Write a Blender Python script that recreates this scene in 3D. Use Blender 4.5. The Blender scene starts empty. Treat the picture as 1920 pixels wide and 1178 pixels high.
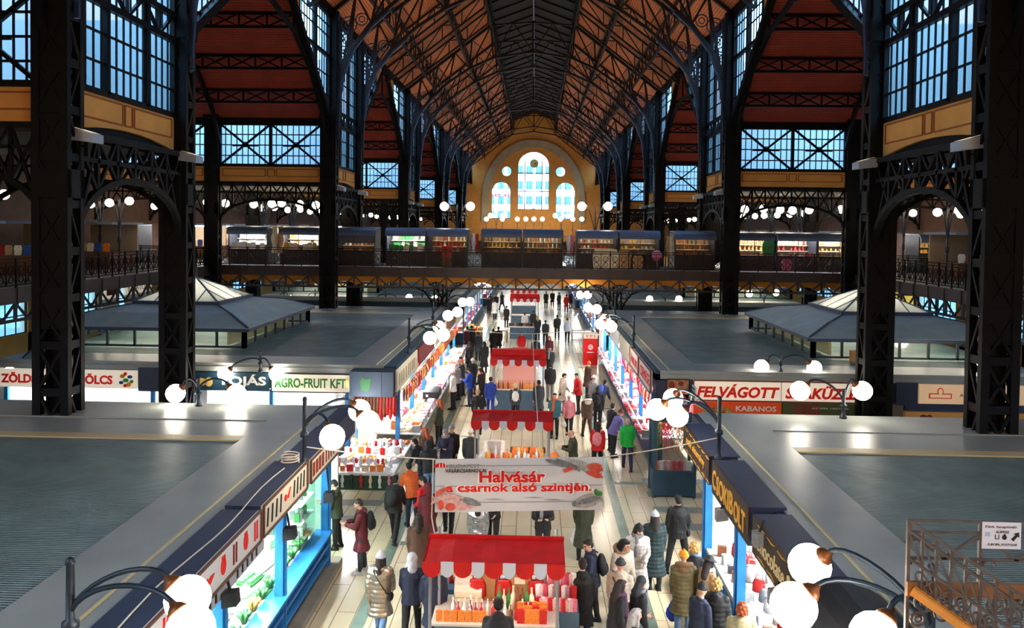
import bpy, bmesh, math, random
from mathutils import Vector, Matrix, Euler, noise
SC = bpy.context.scene
COL = SC.collection
random.seed(7)
PI = math.pi

# ---------------------------------------------------------------- camera
FPX = 1440.0                       # focal length in pixels of the 1920x1178 frame
CAM_H = 8.0
YAW, PITCH, ROLL = math.radians(1.7), math.radians(1.5), math.radians(0.7)
PCX, PCY = 960.0, 465.2            # principal point
_f = Vector((-math.sin(YAW) * math.cos(PITCH), math.cos(YAW) * math.cos(PITCH), -math.sin(PITCH)))
_r0 = Vector((math.cos(YAW), math.sin(YAW), 0))
_u0 = _r0.cross(_f)
_r = _r0 * math.cos(ROLL) + _u0 * math.sin(ROLL)
_u = _u0 * math.cos(ROLL) - _r0 * math.sin(ROLL)
CAMP = Vector((0, 0, CAM_H))
cd = bpy.data.cameras.new('camera')
cam = bpy.data.objects.new('camera', cd)
COL.objects.link(cam)
cam.matrix_world = Matrix(((_r.x, _u.x, -_f.x, 0), (_r.y, _u.y, -_f.y, 0), (_r.z, _u.z, -_f.z, CAM_H), (0, 0, 0, 1)))
cd.sensor_width = 36
cd.lens = 36 * FPX / 1920
cd.shift_x = 0
cd.shift_y = -(589 - PCY) / 1920
cd.clip_start, cd.clip_end = 0.1, 600
SC.camera = cam

# ---------------------------------------------------------------- sky and exposure
SC.view_settings.view_transform = 'Standard'
SC.view_settings.look = 'None'
SC.view_settings.exposure = 0.0
SC.view_settings.gamma = 1.0
SC.view_settings.use_curve_mapping = False
SC.cycles.use_denoising = True
SC.cycles.max_bounces = 6
SC.cycles.diffuse_bounces = 3
SC.cycles.glossy_bounces = 3
SC.cycles.transmission_bounces = 4
SC.cycles.transparent_max_bounces = 12
SC.cycles.caustics_reflective = False
SC.cycles.caustics_refractive = False
SC.cycles.sample_clamp_indirect = 4.0
w = bpy.data.worlds.new('world')
SC.world = w
w.use_nodes = True
nt = w.node_tree
bg = nt.nodes['Background']
tc = nt.nodes.new('ShaderNodeTexCoord')
sx = nt.nodes.new('ShaderNodeSeparateXYZ')
rp = nt.nodes.new('ShaderNodeValToRGB')
nt.links.new(tc.outputs['Generated'], sx.inputs[0])
nt.links.new(sx.outputs['Z'], rp.inputs[0])
rp.color_ramp.elements[0].position = 0.0
rp.color_ramp.elements[0].color = (0.55, 0.78, 1.0, 1)
rp.color_ramp.elements[1].position = 0.35
rp.color_ramp.elements[1].color = (0.72, 0.86, 1.0, 1)
nt.links.new(rp.outputs[0], bg.inputs[0])
bg.inputs[1].default_value = 11.0
FLOOD_W = 1300.0                     # watts of each column floodlight

# ---------------------------------------------------------------- pixel -> point on a real plane
def ray(px, py):
    return (_f * FPX + _r * (px - PCX) - _u * (py - PCY))
def at_z(px, py, z):
    d = ray(px, py)
    return CAMP + d * ((z - CAM_H) / d.z)
def at_y(px, py, y):
    d = ray(px, py)
    return CAMP + d * (y / d.y)
def at_x(px, py, x):
    d = ray(px, py)
    return CAMP + d * (x / d.x)

# ---------------------------------------------------------------- materials
def lin(c):
    return tuple((v / 12.92 if v <= 0.04045 else ((v + 0.055) / 1.055) ** 2.4) for v in c)
MATS = {}
def P(name, rgb, rough=0.6, metal=0.0, var=0.0, vscale=6.0, bump=0.0, bscale=40.0, emit=0.0, ecol=None, spec=0.5, coat=0.0, rgb2=None):
    if name in MATS:
        return MATS[name]
    m = bpy.data.materials.new(name)
    m.use_nodes = True
    n = m.node_tree.nodes
    l = m.node_tree.links
    b = n['Principled BSDF']
    c = lin(rgb)
    b.inputs['Base Color'].default_value = (*c, 1)
    b.inputs['Roughness'].default_value = rough
    b.inputs['Metallic'].default_value = metal
    b.inputs['Specular IOR Level'].default_value = spec
    if coat:
        b.inputs['Coat Weight'].default_value = coat
    if emit:
        b.inputs['Emission Color'].default_value = (*(lin(ecol) if ecol else c), 1)
        b.inputs['Emission Strength'].default_value = emit
    if var or bump:
        co = n.new('ShaderNodeTexCoord')
        if var:
            t = n.new('ShaderNodeTexNoise')
            t.inputs['Scale'].default_value = vscale
            t.inputs['Detail'].default_value = 5
            l.new(co.outputs['Object'], t.inputs['Vector'])
            r = n.new('ShaderNodeValToRGB')
            c2 = lin(rgb2) if rgb2 else tuple(max(0, v * (1 - var)) for v in c)
            c3 = c if rgb2 else tuple(min(1, v * (1 + var)) for v in c)
            r.color_ramp.elements[0].position = 0.3
            r.color_ramp.elements[1].position = 0.7
            r.color_ramp.elements[0].color = (*c2, 1)
            r.color_ramp.elements[1].color = (*c3, 1)
            l.new(t.outputs['Fac'], r.inputs[0])
            l.new(r.outputs[0], b.inputs['Base Color'])
        if bump:
            t2 = n.new('ShaderNodeTexNoise')
            t2.inputs['Scale'].default_value = bscale
            l.new(co.outputs['Object'], t2.inputs['Vector'])
            bp = n.new('ShaderNodeBump')
            bp.inputs['Strength'].default_value = bump
            bp.inputs['Distance'].default_value = 0.02
            l.new(t2.outputs['Fac'], bp.inputs['Height'])
            l.new(bp.outputs[0], b.inputs['Normal'])
    MATS[name] = m
    return m
def striped(name, rgb, axis, freq, depth=0.35, rough=0.6, rgb2=None, sharp=False, wav='SIN'):
    """planks or corrugation: a base colour with a wave bump/colour along one axis of the object"""
    if name in MATS:
        return MATS[name]
    m = P(name, rgb, rough, var=0.18, vscale=1.3)
    n = m.node_tree.nodes
    l = m.node_tree.links
    b = n['Principled BSDF']
    co = n.new('ShaderNodeTexCoord')
    wv = n.new('ShaderNodeTexWave')
    wv.wave_type = 'BANDS'
    wv.bands_direction = axis
    wv.wave_profile = wav
    wv.inputs['Scale'].default_value = freq
    wv.inputs['Distortion'].default_value = 0.15
    l.new(co.outputs['Object'], wv.inputs['Vector'])
    bp = n.new('ShaderNodeBump')
    bp.inputs['Strength'].default_value = depth
    bp.inputs['Distance'].default_value = 0.05
    l.new(wv.outputs['Fac'], bp.inputs['Height'])
    l.new(bp.outputs[0], b.inputs['Normal'])
    if rgb2:
        old = b.inputs['Base Color'].links[0].from_socket
        mx = n.new('ShaderNodeMix')
        mx.data_type = 'RGBA'
        r = n.new('ShaderNodeValToRGB')
        r.color_ramp.elements[0].position = 0.05
        r.color_ramp.elements[1].position = 0.2
        l.new(wv.outputs['Fac'], r.inputs[0])
        l.new(r.outputs[0], mx.inputs[0])
        mx.inputs[6].default_value = (*lin(rgb2), 1)
        l.new(old, mx.inputs[7])
        l.new(mx.outputs[2], b.inputs['Base Color'])
    return m
def emis(name, rgb, s):
    if name in MATS:
        return MATS[name]
    m = bpy.data.materials.new(name)
    m.use_nodes = True
    n = m.node_tree.nodes
    n.remove(n['Principled BSDF'])
    e = n.new('ShaderNodeEmission')
    e.inputs[0].default_value = (*rgb, 1)
    e.inputs[1].default_value = s
    m.node_tree.links.new(e.outputs[0], n['Material Output'].inputs[0])
    MATS[name] = m
    return m
def glassy(name, tint, refl=0.06, rough=0.05, milk=0.0):
    if name in MATS:
        return MATS[name]
    m = bpy.data.materials.new(name)
    m.use_nodes = True
    n = m.node_tree.nodes
    l = m.node_tree.links
    n.remove(n['Principled BSDF'])
    t = n.new('ShaderNodeBsdfTransparent')
    t.inputs[0].default_value = (*tint, 1)
    g = n.new('ShaderNodeBsdfGlossy')
    g.inputs['Roughness'].default_value = rough
    mx = n.new('ShaderNodeMixShader')
    mx.inputs[0].default_value = refl
    l.new(t.outputs[0], mx.inputs[1])
    l.new(g.outputs[0], mx.inputs[2])
    out = mx
    if milk:
        d = n.new('ShaderNodeBsdfTranslucent')
        d.inputs[0].default_value = (*tint, 1)
        m2 = n.new('ShaderNodeMixShader')
        m2.inputs[0].default_value = milk
        l.new(mx.outputs[0], m2.inputs[1])
        l.new(d.outputs[0], m2.inputs[2])
        out = m2
    l.new(out.outputs[0], n['Material Output'].inputs[0])
    MATS[name] = m
    return m

IRON = P('black iron paint', (0.05, 0.044, 0.046), 0.55, var=0.35, vscale=2.5, spec=.14)
IRONB = P('iron paint blued by window light', (0.13, 0.19, 0.29), 0.45, var=0.3, vscale=3, spec=.4)  # dark iron; the blue cast of the window light is put into its colour
IRONW = P('brown iron paint', (0.13, 0.10, 0.09), 0.5, var=0.35, vscale=3, spec=.3)
YELLOW = P('ochre plaster', (0.82, 0.57, 0.27), 0.8, var=0.10, vscale=1.2, bump=0.1, bscale=30)
OCHREL = P('brown painted line', (0.55, 0.30, 0.10), 0.8)
WPANE = glassy('window glass', (0.34, 0.70, 1.0), 0.05, 0.1, milk=0.3)
MILKP = glassy('wired window glass', (0.34, 0.66, 1.0), 0.04, 0.2, milk=0.7)
CLEAR = glassy('clear glass', (0.93, 0.97, 0.98), 0.07, 0.03)
FROST = glassy('frosted skylight glass', (0.86, 0.92, 0.93), 0.05, 0.3, milk=0.5)
CEIL = striped('orange roof planks', (0.75, 0.43, 0.235), 'X', 2.4, 0.5, 0.62, rgb2=(0.42, 0.21, 0.10))
REDCEIL = striped('red brown roof planks', (0.55, 0.17, 0.08), 'Y', 2.4, 0.4, 0.75, rgb2=(0.38, 0.11, 0.05))
DARKWOOD = striped('dark lantern boards', (0.07, 0.05, 0.045), 'Y', 2.0, 0.6, 0.7)
ROOFC = striped('grey blue corrugated roofing', (0.36, 0.43, 0.46), 'X', 6.0, 0.7, 0.5)
ROOFY = striped('grey blue crosswise corrugated roofing', (0.45, 0.545, 0.55), 'Y', 5.0, 0.7, 0.5)
SHEET = P('grey sheet metal', (0.58, 0.605, 0.59), 0.38, var=0.14, vscale=0.8, bump=0.06, bscale=2, spec=0.6)
SHEETW = P('pale warm sheet metal', (0.56, 0.54, 0.50), 0.34, var=0.12, vscale=0.8)
YSTRIP = P('yellowish flashing strip', (0.80, 0.74, 0.56), 0.5)
NAVY = P('navy painted board', (0.16, 0.20, 0.30), 0.45, var=0.1, vscale=2)
TEAL = P('dark teal painted board', (0.10, 0.24, 0.32), 0.45, var=0.15, vscale=2)
BLUE = P('blue painted frame', (0.16, 0.47, 0.72), 0.35, var=0.12, vscale=3)
WHITE = P('white painted board', (0.90, 0.89, 0.87), 0.5)
CREAM = P('cream board', (0.88, 0.84, 0.74), 0.6)
RED = P('red cloth', (0.80, 0.03, 0.04), 0.65, var=0.12, vscale=4, bump=0.15, bscale=8)
PALE = P('pale blue grey cloth', (0.84, 0.87, 0.92), 0.6)
WOOD = P('brown wood', (0.55, 0.36, 0.20), 0.6, var=0.25, vscale=8)
CARD = P('brown cardboard', (0.62, 0.46, 0.28), 0.8, var=0.12, vscale=5)
GOLD = P('gold lettering', (0.95, 0.70, 0.28), 0.35, metal=0.2, emit=0.12)
BROWNB = P('dark brown sign board', (0.17, 0.12, 0.09), 0.4, var=0.15, vscale=3)
GLOBE = emis('lit milk glass', (1.0, 0.90, 0.74), 26.0)
GLOBEF = emis('lit milk glass far', (1.0, 0.86, 0.64), 26.0)
TUBE = emis('fluorescent tube light', (0.95, 0.97, 1.0), 210.0)
TUBEW = emis('warm tube light', (1.0, 0.86, 0.66), 40.0)

# ---------------------------------------------------------------- mesh building
class MB:
    def __init__(s):
        s.v, s.f, s.m = [], [], []
    def add(s, vs, fs, mi=0):
        b = len(s.v)
        s.v.extend([tuple(p) for p in vs])
        s.f.extend([tuple(b + i for i in f) for f in fs])
        s.m.extend([mi] * len(fs))
        return s
    def box(s, a, b, mi=0):
        x0, y0, z0 = min(a[0], b[0]), min(a[1], b[1]), min(a[2], b[2])
        x1, y1, z1 = max(a[0], b[0]), max(a[1], b[1]), max(a[2], b[2])
        return s.add([(x0, y0, z0), (x1, y0, z0), (x1, y1, z0), (x0, y1, z0), (x0, y0, z1), (x1, y0, z1), (x1, y1, z1), (x0, y1, z1)],
              [(0, 3, 2, 1), (4, 5, 6, 7), (0, 1, 5, 4), (1, 2, 6, 5), (2, 3, 7, 6), (3, 0, 4, 7)], mi)
    def cbox(s, c, sz, mi=0):
        return s.box([c[i] - sz[i] / 2 for i in range(3)], [c[i] + sz[i] / 2 for i in range(3)], mi)
    def bar(s, p, q, w=0.05, h=None, mi=0):
        p, q = Vector(p), Vector(q)
        h = w if h is None else h
        d = q - p
        if d.length < 1e-6:
            return s
        d.normalize()
        a = d.cross(Vector((0, 0, 1)))
        if a.length < 1e-3:
            a = Vector((1, 0, 0))
        a.normalize()
        b = a.cross(d)
        a, b = a * w / 2, b * h / 2
        vs = [p - a - b, p + a - b, p + a + b, p - a + b, q - a - b, q + a - b, q + a + b, q - a + b]
        return s.add(vs, [(0, 3, 2, 1), (4, 5, 6, 7), (0, 1, 5, 4), (1, 2, 6, 5), (2, 3, 7, 6), (3, 0, 4, 7)], mi)
    def path(s, pts, w=0.05, h=None, mi=0):
        for a, b in zip(pts[:-1], pts[1:]):
            s.bar(a, b, w, h, mi)
        return s
    def tube(s, pts, r, n=8, mi=0, r2=None, cap=True):
        pts = [Vector(p) for p in pts]
        k = len(pts)
        base = len(s.v)
        up = None
        for i, p in enumerate(pts):
            t = (pts[min(i + 1, k - 1)] - pts[max(i - 1, 0)]).normalized()
            if up is None:
                up = t.orthogonal().normalized()
            up = (up - t * up.dot(t))
            if up.length < 1e-5:
                up = t.orthogonal()
            up.normalize()
            sd = t.cross(up)
            rr = r if r2 is None else r + (r2 - r) * i / (k - 1)
            if isinstance(r, (list, tuple)):
                rr = r[i]
            for j in range(n):
                a = 2 * PI * j / n
                s.v.append(tuple(p + up * (math.cos(a) * rr) + sd * (math.sin(a) * rr)))
        for i in range(k - 1):
            for j in range(n):
                s.f.append((base + i * n + j, base + i * n + (j + 1) % n, base + (i + 1) * n + (j + 1) % n, base + (i + 1) * n + j))
                s.m.append(mi)
        if cap:
            s.f.append(tuple(base + j for j in range(n))[::-1])
            s.f.append(tuple(base + (k - 1) * n + j for j in range(n)))
            s.m.extend([mi, mi])
        return s
    def lathe(s, prof, n=12, c=(0, 0, 0), mi=0, sx=1.0, sy=1.0):
        base = len(s.v)
        for (r, z) in prof:
            for j in range(n):
                a = 2 * PI * j / n
                s.v.append((c[0] + math.cos(a) * r * sx, c[1] + math.sin(a) * r * sy, c[2] + z))
        k = len(prof)
        for i in range(k - 1):
            for j in range(n):
                s.f.append((base + i * n + j, base + i * n + (j + 1) % n, base + (i + 1) * n + (j + 1) % n, base + (i + 1) * n + j))
                s.m.append(mi)
        s.f.append(tuple(base + j for j in range(n))[::-1])
        s.f.append(tuple(base + (k - 1) * n + j for j in range(n)))
        s.m.extend([mi, mi])
        return s
    def ball(s, c, r, n=12, m=8, mi=0):
        if not isinstance(r, (tuple, list)):
            r = (r, r, r)
        base = len(s.v)
        s.v.append((c[0], c[1], c[2] - r[2]))
        for i in range(1, m):
            t = PI * i / m
            for j in range(n):
                a = 2 * PI * j / n
                s.v.append((c[0] + r[0] * math.sin(t) * math.cos(a), c[1] + r[1] * math.sin(t) * math.sin(a), c[2] - r[2] * math.cos(t)))
        s.v.append((c[0], c[1], c[2] + r[2]))
        top = len(s.v) - 1
        for j in range(n):
            s.f.append((base, base + 1 + (j + 1) % n, base + 1 + j))
            s.f.append((top, base + 1 + (m - 2) * n + j, base + 1 + (m - 2) * n + (j + 1) % n))
            s.m.extend([mi, mi])
        for i in range(m - 2):
            for j in range(n):
                a = base + 1 + i * n
                s.f.append((a + j, a + (j + 1) % n, a + n + (j + 1) % n, a + n + j))
                s.m.append(mi)
        return s
    def prism(s, poly, o, u, v, depth, mi=0):
        """poly in (u,v) coordinates from o, extruded along depth vector"""
        o, u, v, d = Vector(o), Vector(u), Vector(v), Vector(depth)
        k = len(poly)
        A = [o + u * a + v * b for a, b in poly]
        B = [p + d for p in A]
        fs = [tuple(range(k)), tuple(range(2 * k - 1, k - 1, -1))]
        for i in range(k):
            fs.append((i, i + k, (i + 1) % k + k, (i + 1) % k))
        return s.add(A + B, fs, mi)
    def quad(s, a, b, c, d, mi=0):
        return s.add([a, b, c, d], [(0, 1, 2, 3)], mi)
    def ring(s, c, u, v, r, w, n=14, a0=0, a1=2 * PI, mi=0):
        c, u, v = Vector(c), Vector(u), Vector(v)
        pts = [c + u * (math.cos(a0 + (a1 - a0) * i / n) * r) + v * (math.sin(a0 + (a1 - a0) * i / n) * r) for i in range(n + 1)]
        return s.path(pts, w, w, mi)
    def mesh(s, name):
        me = bpy.data.meshes.new(name)
        me.from_pydata(s.v, [], s.f)
        return me
    def build(s, name, mats, parent=None, smooth=False, loc=None):
        me = s.mesh(name)
        if not isinstance(mats, (list, tuple)):
            mats = [mats]
        for m in mats:
            me.materials.append(m)
        if len(mats) > 1:
            me.polygons.foreach_set('material_index', s.m)
        if smooth:
            me.polygons.foreach_set('use_smooth', [True] * len(me.polygons))
        bm = bmesh.new()
        bm.from_mesh(me)
        bmesh.ops.recalc_face_normals(bm, faces=bm.faces)
        bm.to_mesh(me)
        bm.free()
        me.update()
        return link(name, me, parent, loc)
def link(name, me, parent=None, loc=None):
    o = bpy.data.objects.new(name, me)
    COL.objects.link(o)
    if parent is not None:
        o.parent = parent
    if loc is not None:
        o.location = loc
    return o
def tag(o, label=None, cat=None, group=None, kind=None):
    if label:
        if len(label.split()) > 16: print('LONG', len(label.split()), label)
        o['label'] = label
    if cat:
        o['category'] = cat
    if group:
        o['group'] = group
    if kind:
        o['kind'] = kind
    return o
def thing(name, label, cat, loc=(0, 0, 0), rz=0, group=None):
    o = bpy.data.objects.new(name, None)
    COL.objects.link(o)
    o.location = loc
    o.rotation_euler = (0, 0, rz)
    return tag(o, label, cat, group)
def struct(o):
    o['kind'] = 'structure'
    return o
def copy_tree(o, loc=None, rz=None, label=None, group=None, parent=None):
    c = o.copy()
    COL.objects.link(c)
    c.parent = parent
    if loc is not None:
        c.location = loc
    if rz is not None:
        c.rotation_euler = (0, 0, rz)
    if label:
        c['label'] = label
    if group:
        c['group'] = group
    for ch in KIDS.get(o.name, []) or [x for x in o.children]:
        copy_tree(ch, parent=c)
    return c
KIDS = {}
ORD = ['first', 'second', 'third', 'fourth', 'fifth', 'sixth', 'seventh', 'eighth', 'ninth', 'tenth', 'eleventh', 'twelfth']

# lettering: a font outline turned into a mesh laid on a plane
def text_geo(body, w, h, shear=0.0, bold=0.0, spacing=1.0, depth=0.012):
    cu = bpy.data.curves.new('lettering', 'FONT')
    cu.body = body
    cu.size = 1
    cu.shear = shear
    cu.offset = bold
    cu.space_character = spacing
    cu.resolution_u = 3
    cu.extrude = 0.5
    o = bpy.data.objects.new('lettering', cu)
    COL.objects.link(o)
    dg = bpy.context.evaluated_depsgraph_get()
    me = bpy.data.meshes.new_from_object(o.evaluated_get(dg))
    bpy.data.objects.remove(o)
    bpy.data.curves.remove(cu)
    xs = [v.co.x for v in me.vertices]
    ys = [v.co.y for v in me.vertices]
    x0, x1, y0, y1 = min(xs), max(xs), min(ys), max(ys)
    for v in me.vertices:
        v.co = ((v.co.x - (x0 + x1) / 2) * w / (x1 - x0), (v.co.y - (y0 + y1) / 2) * h / (y1 - y0), v.co.z * depth)
    return me
def text_on(parent, body, c, right, up, w, h, mat, name='lettering', **kw):
    me = text_geo(body, w, h, **kw)
    right, up = Vector(right).normalized(), Vector(up).normalized()
    nrm = right.cross(up)
    M = Matrix(((right.x, up.x, nrm.x, c[0]), (right.y, up.y, nrm.y, c[1]), (right.z, up.z, nrm.z, c[2]), (0, 0, 0, 1)))
    me.transform(M)
    me.materials.clear()
    me.materials.append(mat)
    return link(name, me, parent)
# ================================================================ the hall itself
NX = -0.4                                   # the nave's axis
HW = 10.9                                   # nave half width to the columns' inner faces
PAIRS = [(18.6 + 24.9 * k, 24.9 + 24.9 * k) for k in range(-1, 5)]
YEND, YBACK = 146.0, -18.0
ZE, ZL, XL = 20.2, 26.1, 3.7                # nave eave, lantern foot, lantern half width
def roofz(x):
    return ZE + (11.35 - abs(x)) * (ZL - ZE) / (11.35 - XL)

# ---- floor
def floor_material():
    m = bpy.data.materials.new('cream floor tiles')
    m.use_nodes = True
    n, l = m.node_tree.nodes, m.node_tree.links
    b = n['Principled BSDF']
    g = n.new('ShaderNodeNewGeometry')
    mp = n.new('ShaderNodeMapping')
    mp.inputs['Rotation'].default_value = (0, 0, PI / 2)
    l.new(g.outputs['Position'], mp.inputs[0])
    br = n.new('ShaderNodeTexBrick')
    br.offset = 0.5
    br.inputs['Color1'].default_value = (*lin((0.95, 0.88, 0.73)), 1)
    br.inputs['Color2'].default_value = (*lin((0.91, 0.83, 0.67)), 1)
    br.inputs['Mortar'].default_value = (*lin((0.55, 0.48, 0.38)), 1)
    br.inputs['Scale'].default_value = 1.0
    br.inputs['Mortar Size'].default_value = 0.010
    br.inputs['Brick Width'].default_value = 2.4
    br.inputs['Row Height'].default_value = 0.4
    l.new(mp.outputs[0], br.inputs['Vector'])
    no = n.new('ShaderNodeTexNoise')
    no.inputs['Scale'].default_value = 0.9
    no.inputs['Detail'].default_value = 6
    l.new(g.outputs['Position'], no.inputs['Vector'])
    mx = n.new('ShaderNodeMix')
    mx.data_type = 'RGBA'
    mx.blend_type = 'MULTIPLY'
    mx.inputs[0].default_value = 0.35
    l.new(br.outputs['Color'], mx.inputs[6])
    l.new(no.outputs['Fac'], mx.inputs[7])
    l.new(mx.outputs[2], b.inputs['Base Color'])
    b.inputs['Roughness'].default_value = 0.22
    b.inputs['Specular IOR Level'].default_value = 0.5
    return m
FLOORM = floor_material()
struct(MB().box((-26, YBACK, -0.3), (26, YEND + 1, 0)).build('floor', FLOORM))
GSTR = P('grey green floor tile', (0.45, 0.53, 0.47), 0.25, var=0.2, vscale=2)
GSQ = P('grey floor tile', (0.58, 0.60, 0.56), 0.25, var=0.15, vscale=2)
k = 1
for (x, wd) in ((-3.45, 0.26), (2.45, 0.26)):
    struct(MB().box((x - wd / 2, -5, 0), (x + wd / 2, 140, 0.004)).build('trim_%d' % k, GSTR)); k += 1
for i in range(22):
    y = 4 + i * 5.0
    for (x0, x1) in ((-3.3, -2.4), (2.6, 3.5)):
        struct(MB().box((x0, y, 0), (x1, y + 0.22, 0.004)).build('trim_%d' % k, GSTR)); k += 1
for y0 in (20.4, 45.3, 70.2):
    for j in range(4):
        struct(MB().box((3.5, y0 + j * 1.25, 0), (12, y0 + j * 1.25 + 0.45, 0.005)).build('trim_%d' % k, GSQ)); k += 1
        struct(MB().box((-12, y0 + j * 1.25, 0), (-4.3, y0 + j * 1.25 + 0.45, 0.005)).build('trim_%d' % k, GSQ)); k += 1
NTRIM = k
def trimname():
    global NTRIM
    NTRIM += 1
    return 'trim_%d' % NTRIM

# ---- main roof (the ceiling), lantern
for s in (-1, 1):
    mb = MB()
    mb.prism([(11.6, roofz(11.6)), (XL, ZL), (XL, ZL + 0.25), (11.6, roofz(11.6) + 0.25)], (NX, YBACK, 0), (s, 0, 0), (0, 0, 1), (0, YEND - YBACK, 0))
    struct(mb.build('ceiling', CEIL))
    mb = MB()
    mb.prism([(XL, ZL), (XL, ZL + 1.5), (XL + .15, ZL + 1.5), (XL + .15, ZL)], (NX, YBACK, 0), (s, 0, 0), (0, 0, 1), (0, YEND - YBACK, 0))
    mb.prism([(XL + .3, ZL + 1.4), (0, ZL + 2.9), (0, ZL + 3.1), (XL + .3, ZL + 1.6)], (NX, YBACK, 0), (s, 0, 0), (0, 0, 1), (0, YEND - YBACK, 0))
    struct(mb.build('ceiling', DARKWOOD))
    mb = MB()
    for i in range(55):
        y = YBACK + 4 + i * 2.9
        mb.bar((NX + s * XL, y, ZL + 1.45), (NX, y, ZL + 2.85), 0.12, 0.16)
    mb.bar((NX + s * (XL - .03), YBACK, ZL - .15), (NX + s * (XL - .03), YEND, ZL - .15), 0.22, 0.55)
    for zz in (0.55, 0.95, 1.3):
        mb.bar((NX + s * (XL - .06), YBACK, ZL + zz), (NX + s * (XL - .06), YEND, ZL + zz), 0.07, 0.1)
    struct(mb.build(trimname(), IRON))
struct(MB().bar((NX, YBACK, ZL + 2.75), (NX, YEND, ZL + 2.75), 0.16, 0.3).build(trimname(), IRONB))

# ---- longitudinal lattice purlins
for s in (-1, 1):
    for xr, dep in ((6.05, 0.95), (8.9, 1.35)):
        mb = MB()
        zt = roofz(xr) - 0.12
        zb = zt - dep
        X = NX + s * xr
        mb.bar((X, YBACK, zt), (X, YEND, zt), 0.16, 0.16)
        mb.bar((X, YBACK, zb), (X, YEND, zb), 0.18, 0.14)
        y = YBACK
        step = 24.9 / 12
        i = 0
        while y < YEND - 0.5:
            mb.bar((X, y, zb), (X, y, zt), 0.09)
            if i % 2:
                mb.bar((X, y, zb), (X, y + step, zt), 0.07)
            else:
                mb.bar((X, y, zt), (X, y + step, zb), 0.07)
            y += step
            i += 1
        struct(mb.build(trimname(), IRONW))

# ---- roof trusses
def truss(y, main=True):
    mb = MB()
    wd = 0.2 if main else 0.13
    for s in (-1, 1):
        def q(a, z):
            return Vector((NX + s * a, y, z))
        up = [q(a, roofz(a) - 0.18) for a in (11.3, 9.9, 8.4, 6.9, 5.4, XL)]
        if main:
            lo = [q(10.75, 16.4), q(10.2, 17.9), q(9.0, 19.5), q(7.4, 20.9), q(5.6, 22.1), q(3.5, 23.05)]
            ap = q(0, 23.6)
        else:
            lo = [q(a, roofz(a) - 1.25) for a in (11.2, 9.9, 8.4, 6.9, 5.4, XL)]
            ap = None
        mb.path(up, wd, wd)
        mb.path(lo, wd, wd)
        for i in range(6):
            mb.bar(lo[i], up[i], wd * 0.6)
            if i < 5:
                if i % 2 == 0:
                    mb.bar(lo[i], up[i + 1], wd * 0.55)
                else:
                    mb.bar(up[i], lo[i + 1], wd * 0.55)
                if main:
                    mb.bar(up[i], lo[i + 1], wd * 0.3)
        if main:
            mb.bar(lo[5], ap, wd * 0.8)
            mb.bar(up[5], q(0, ZL + 0.1), wd * 0.7)
            mb.bar(lo[5], q(1.75, ZL + 0.05), wd * 0.45)
            mb.bar(ap, q(1.75, ZL + 0.05), wd * 0.45)
    if main:
        mb.bar((NX, y, 23.5), (NX, y, ZL + 0.2), wd * 0.7)
    return struct(mb.build('roof_beam', IRONW))
for (a, b) in PAIRS:
    for y in (a, b):
        if y > 15:
            truss(y)
    for f in (0.25, 0.5, 0.75):
        y = b + 18.6 * f
        if y > 25 and y < YEND:
            truss(y, False)

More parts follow.
